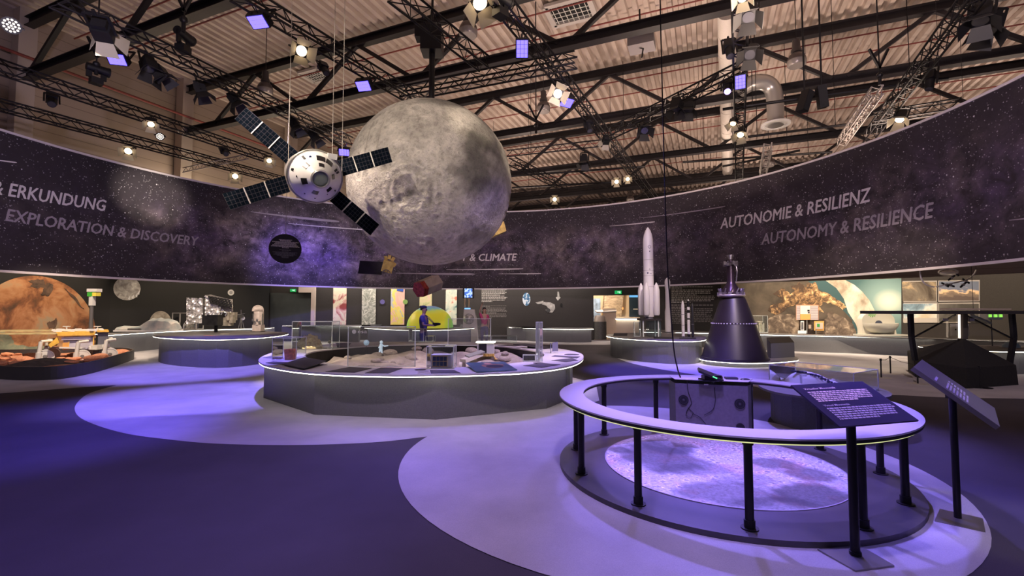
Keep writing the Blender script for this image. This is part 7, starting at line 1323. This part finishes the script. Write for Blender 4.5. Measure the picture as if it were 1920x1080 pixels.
# half dome model
q0 = east(1657, 630.5); Yh = q0.y+.25; w = m_px(Yh); Z = lambda y: Zat(y, Yh); X = P(1656.5, 600, Yh).x; DWH = mat('dome_model_cream', (.55, .53, .46), .5); t = thing('half_dome_model', 'cream arched half dome model with a dark slot and a green light spot', 'dome model', (X, Yh, .68)); rO = w*31
arch = [(X+rO*cos(a), Z(600)+ (Z(583.5)-Z(600))*sin(a)) for a in np.linspace(0, pi, 24)]; pts = [(X+rO*1.08, .70)]+arch+[(X-rO*1.02, .70)]; mb = MB(); n_ = len(pts); mb.add([(x, Yh+.25, z) for x, z in pts]+[(x, Yh+.5, z) for x, z in pts], [tuple(range(n_)), tuple(range(2*n_-1, n_-1, -1))]+[(i, i+n_, (i+1) % n_+n_, (i+1) % n_) for i in range(n_)]); mb.build('arched_back', DWH, t, 40)
MB().lathe([(rO*.97*cos(b_), .0+rO*.9*sin(b_)) for b_ in np.linspace(0, pi/2, 12)], (X, Yh+.25, Z(606)), 28, Matrix.Rotation(pi, 3, 'X') @ Matrix.Diagonal((1, 1, .75)), a0=0, a1=pi).build('lower_bowl', DWH, t, 60); MB().box((X, Yh+.2, .71), (rO*2.6, .6, .06)).build('base', DWH, t)
mb = MB(); mb.add([(X+w*7*cos(a), Yh+.235, Z(607)+w*6*sin(a)) for a in np.linspace(0, pi, 14)], [tuple(range(14))]); mb.build('slot', mat('slot_blue_black', (.05, .06, .1), .4), t); mb = MB(); c_ = Vector((X-w*12, Yh+.236, Z(590)))
for k in range(9): a = 2*pi*k/9; mb.add([c_, c_+Vector((w*7*cos(a-.12), 0, w*4.5*sin(a-.12))), c_+Vector((w*8*cos(a), 0, w*5*sin(a))), c_+Vector((w*7*cos(a+.12), 0, w*4.5*sin(a+.12)))], [(0, 1, 2, 3)])
mb.build('green_light', glow('green_spark', (.15, .6, .05), .8), t)

# ================================================================== BLACK TENT STATION
TENT = mat('tent_black_fabric', (.012, .011, .012), .95, noise=.3, nscale=20); Yz = 10.9; t = thing('tent_station', 'black faceted tent shaped station under a long thin table slab', 'display station', (P(1812, 600, Yz).x, Yz, 0)); PT = lambda x, y, d=0: P(x, y, Yz+d)
ap = PT(1806, 634, 0); gA, gB, gC, gD = G(1716, 707), G(1812, 729), G(1910, 722), G(1830, 690); gA = Vector((gA.x, gA.y, 0)); hA, hB, hC = P(1713, 676, gA.y), P(1812, 690, gB.y), P(1905, 684.5, gC.y); gD = Vector((gC.x*.5+gA.x*.5+.2, 12.8, 0)); hD = gD+Vector((0, 0, .55)); mb = MB(); mb.add([ap, hA, hB, hC, hD, gA, gB, gC, gD], [(0, 1, 2), (0, 2, 3), (0, 3, 4), (0, 4, 1), (1, 5, 6, 2), (2, 6, 7, 3), (3, 7, 8, 4), (4, 8, 5, 1)]); mb.build('fabric_cover', TENT, t)
a, b = P(1664, 584, 10.4), P(1990, 584, 10.9); MB().bar(a+Vector((0, .25, -.02)), b+Vector((0, .25, -.02)), 1.0, .075).build('table_slab', mat('slab_dark_brown', (.035, .03, .03), .5), t); MB().bar(PT(1773, 579.5, .3), PT(1884, 579.8, .3), .3, .03).build('pale_top_sheet', mat('sheet_tan', (.5, .4, .33), .5), t)
for (x0, y0, x1, y1, x2, y2) in ((1707, 588, 1709, 632, 1716, 676), (1897, 588, 1901, 632, 1893, 682)): MB().bar(PT(x0, y0), PT(x1, y1), .085, .085).bar(PT(x1, y1), PT(x2, y2), .085, .085).build('leg', BLACK, t)
MB().bar(PT(1805.5, 588), PT(1805.5, 636), .13, .11).build('centre_post', mat('post_brown', (.06, .05, .045), .5), t); MB().bar(PT(1798.5, 590, -.1), PT(1799, 634, -.1), .028).build('post_light', glow('post_light_warm', (1, .78, .6), 4), t)
MB().bar(PT(1792, 590), PT(1714, 632), .03).bar(PT(1809, 590), PT(1898, 635), .03).build('brace_rod', BLACK, t); GLT = acrylic('tent_glass', (.72, .68, .62), .2); mb = MB(); mb.add([PT(1792, 592, .05), PT(1716, 633, .05), PT(1724, 672, .05), PT(1793, 640, .05)], [(0, 1, 2, 3)]); mb.add([PT(1811, 592, .05), PT(1814, 640, .05), PT(1890, 678, .05), PT(1896, 636, .05)], [(0, 1, 2, 3)]); mb.build('glass_sides', GLT, t)
for x, y in ((1773, 599.5), (1822, 599.5)): MB().box(PT(x, y, -.05), (.1, .03, .06)).build('clamp', mat('clamp_lilac', (.45, .42, .55), .4), t)
for x, d in ((1786, .9), ): pass
a, b = P(1783, 630, 12.2), P(1817, 630, 12.2); t2 = thing('reading_card', 'white text card standing behind the tent post', 'card', ((a.x+b.x)/2, 12.2, 1.0)); z0, z1 = Zat(629.5, 12.2), Zat(607, 12.2); MB().box(((a.x+b.x)/2, 12.2, (z0+z1)/2), (b.x-a.x, .02, z1-z0)).build('card', mat('card_white', (.55, .54, .52), .6), t2); mb = MB()
for k in range(5): mb.box((a.x+.28, 12.188, z1-.1-.03*k), (.12, .004, .008))
mb.sphere((a.x+.12, 12.186, z1-.15), .02, 10, 6, (1, .3, 1)); mb.build('small_print', BLACK, t2); MB().bar(((a.x+b.x)/2, 12.22, z0), ((a.x+b.x)/2, 12.22, .62), .04).build('card_post', BLACK, t2)
# small items behind the tent
p = P(1866, 622, 13.4); pz = .625; t = thing('blue_half_ball', 'pale blue half ball on the counter behind the tent', 'dome model', (p.x, 13.0, pz)); MB().sphere((p.x-.1, 12.9, pz), .2, 22, 8, (1.05, .8, .9), v0=0).build('shell', mat('half_ball_blue', (.25, .42, .55), .4), t, 60); MB().cyl((p.x-.1, 12.9, pz), (p.x-.1, 12.9, pz+.012), .23, n=24).build('foot_ring', mat('half_ball_foot', (.35, .34, .33), .5), t)
p = P(1858, 594, 13.6); t = thing('green_lit_probe', 'small machine with green lights on a thin rod above the blue half ball', 'probe model', (p.x, 13.6, .62)); MB().box(p, (.42, .25, .16)).build('body', STEEL, t); mb = MB()
for dx in (-.16, .0, .15): mb.box(p+Vector((dx, -.14, .03)), (.07, .02, .08))
mb.build('green_lights', glow('probe_green', (.3, .8, .1), 1.2), t); MB().cyl((p.x, 13.6, .62), p, .014, n=8).build('rod', BLACK, t)
p = P(1826, 600, 13.2); t = thing('dark_glider', 'dark pointed glider model hanging behind the tent glass', 'model', p); MB().slab([p+Vector((-.35, 0, .1)), p+Vector((.0, -.1, .12)), p+Vector((.5, 0, -.06)), p+Vector((.2, .3, -.02))], .07).build('hull', mat('glider_dark', (.09, .1, .1), .4), t); MB().slab([p+Vector((.1, .1, .05)), p+Vector((.3, .12, .0)), p+Vector((.3, .3, .18)), p+Vector((.2, .3, .2))], .03).build('fin', mat('glider_dark', (.09, .1, .1), .4), t); MB().cyl(p, (p.x, p.y, 13.4), .006, n=5).build('suspension_wire', BLACK, t)
# hanging wire rings with tiny satellites
Yw = 13.6; t = thing('orbit_mobile', 'hanging mobile of white hoops and tiny dark satellites just under the banner', 'mobile', P(1800, 522, Yw)); HP = mat('hoop_white', (.65, .6, .56), .4); PW = lambda x, y, d=0: P(x, y, Yw+d)
MB().tube(smooth_open([PW(1725, 505), PW(1726, 518), PW(1732, 530), PW(1742, 536), PW(1752, 538)]), .02, 8).build('hoop', HP, t, 60); MB().tube(smooth_open([PW(1830, 506), PW(1826, 514), PW(1815, 523), PW(1800, 528), PW(1755, 538)]), .018, 8).build('hoop', HP, t, 60); MB().tube([PW(1778+18*cos(a), 510+6*sin(a), .4*sin(a)) for a in np.linspace(0, 2*pi, 28, endpoint=False)], .02, 8, closed=True).build('hoop', HP, t, 60); MB().sphere(PW(1778, 511), .2, 16, 8, (1, 1, .3)).build('dish', HP, t, 60)
for x, y, a in ((1772, 534, .5), (1784, 521, -.6), (1782, 535, .3), (1806, 534, -.7), (1811, 527, .6), (1792, 512, .8)): q = PW(x, y); s_ = MB().bar(q-Vector((.12*cos(a), 0, -.12*sin(a))), q+Vector((.12*cos(a), 0, -.12*sin(a))), .02, .05).build('tiny_satellite', BLACK, t); MB().box(q, (.06, .06, .06)).build('satellite_body', HP, s_)
MB().cyl(PW(1778, 512), PW(1778, 512)+Vector((0, 0, 11)), .006, n=5).cyl(PW(1725, 505), PW(1725, 505)+Vector((0, 0, 2.5)), .006, n=5).cyl(PW(1830, 506), PW(1830, 506)+Vector((0, 0, 2.5)), .006, n=5).build('suspension_wire', BLACK, t)
# barrier posts
bpm = mat('barrier_foot', (.42, .38, .34), .5); tops = []
for k, (x, yb, yt, lb) in enumerate(((1652.5, 708.5, 673, 'thin black barrier post with a round pale foot, nearer one of the roped pair'), (1670, 701, 668, 'thin black barrier post with a round pale foot, farther one of the roped pair'), (1721, 720, 690, 'thin black barrier post with a pale foot before the tent'), (1837, 727, 687, 'thin dark barrier post standing right in front of the tent'))):
    p = G(x, yb); t = thing('barrier_post', lb, 'barrier post', p, 'barrier posts'); zt = Zat(yt, p.y); MB().lathe([(.21, 0), (.205, .012), (0, .014)], p, 28).build('foot_plate', bpm if k < 3 else BLACK, t, 40); MB().cyl(p+Vector((0, 0, .012)), (p.x, p.y, zt), .016, n=12).build('post', BLACK, t, 40); MB().cyl((p.x, p.y, zt-.05), (p.x, p.y, zt+.01), .024, n=12).build('head', BLACK, t, 40); tops.append(Vector((p.x, p.y, zt-.02)))
q = P(1711, 683, 11.5); MB().tube([tops[0], (tops[0]+tops[1])/2-Vector((0, 0, .04)), tops[1]], .006, 6).tube([tops[1], (tops[1]+q)/2-Vector((0, 0, .03)), q], .006, 6).build('barrier_rope', BLACKM, loc=tops[1], label='thin cord strung from the barrier posts to the tent', cat='cord')
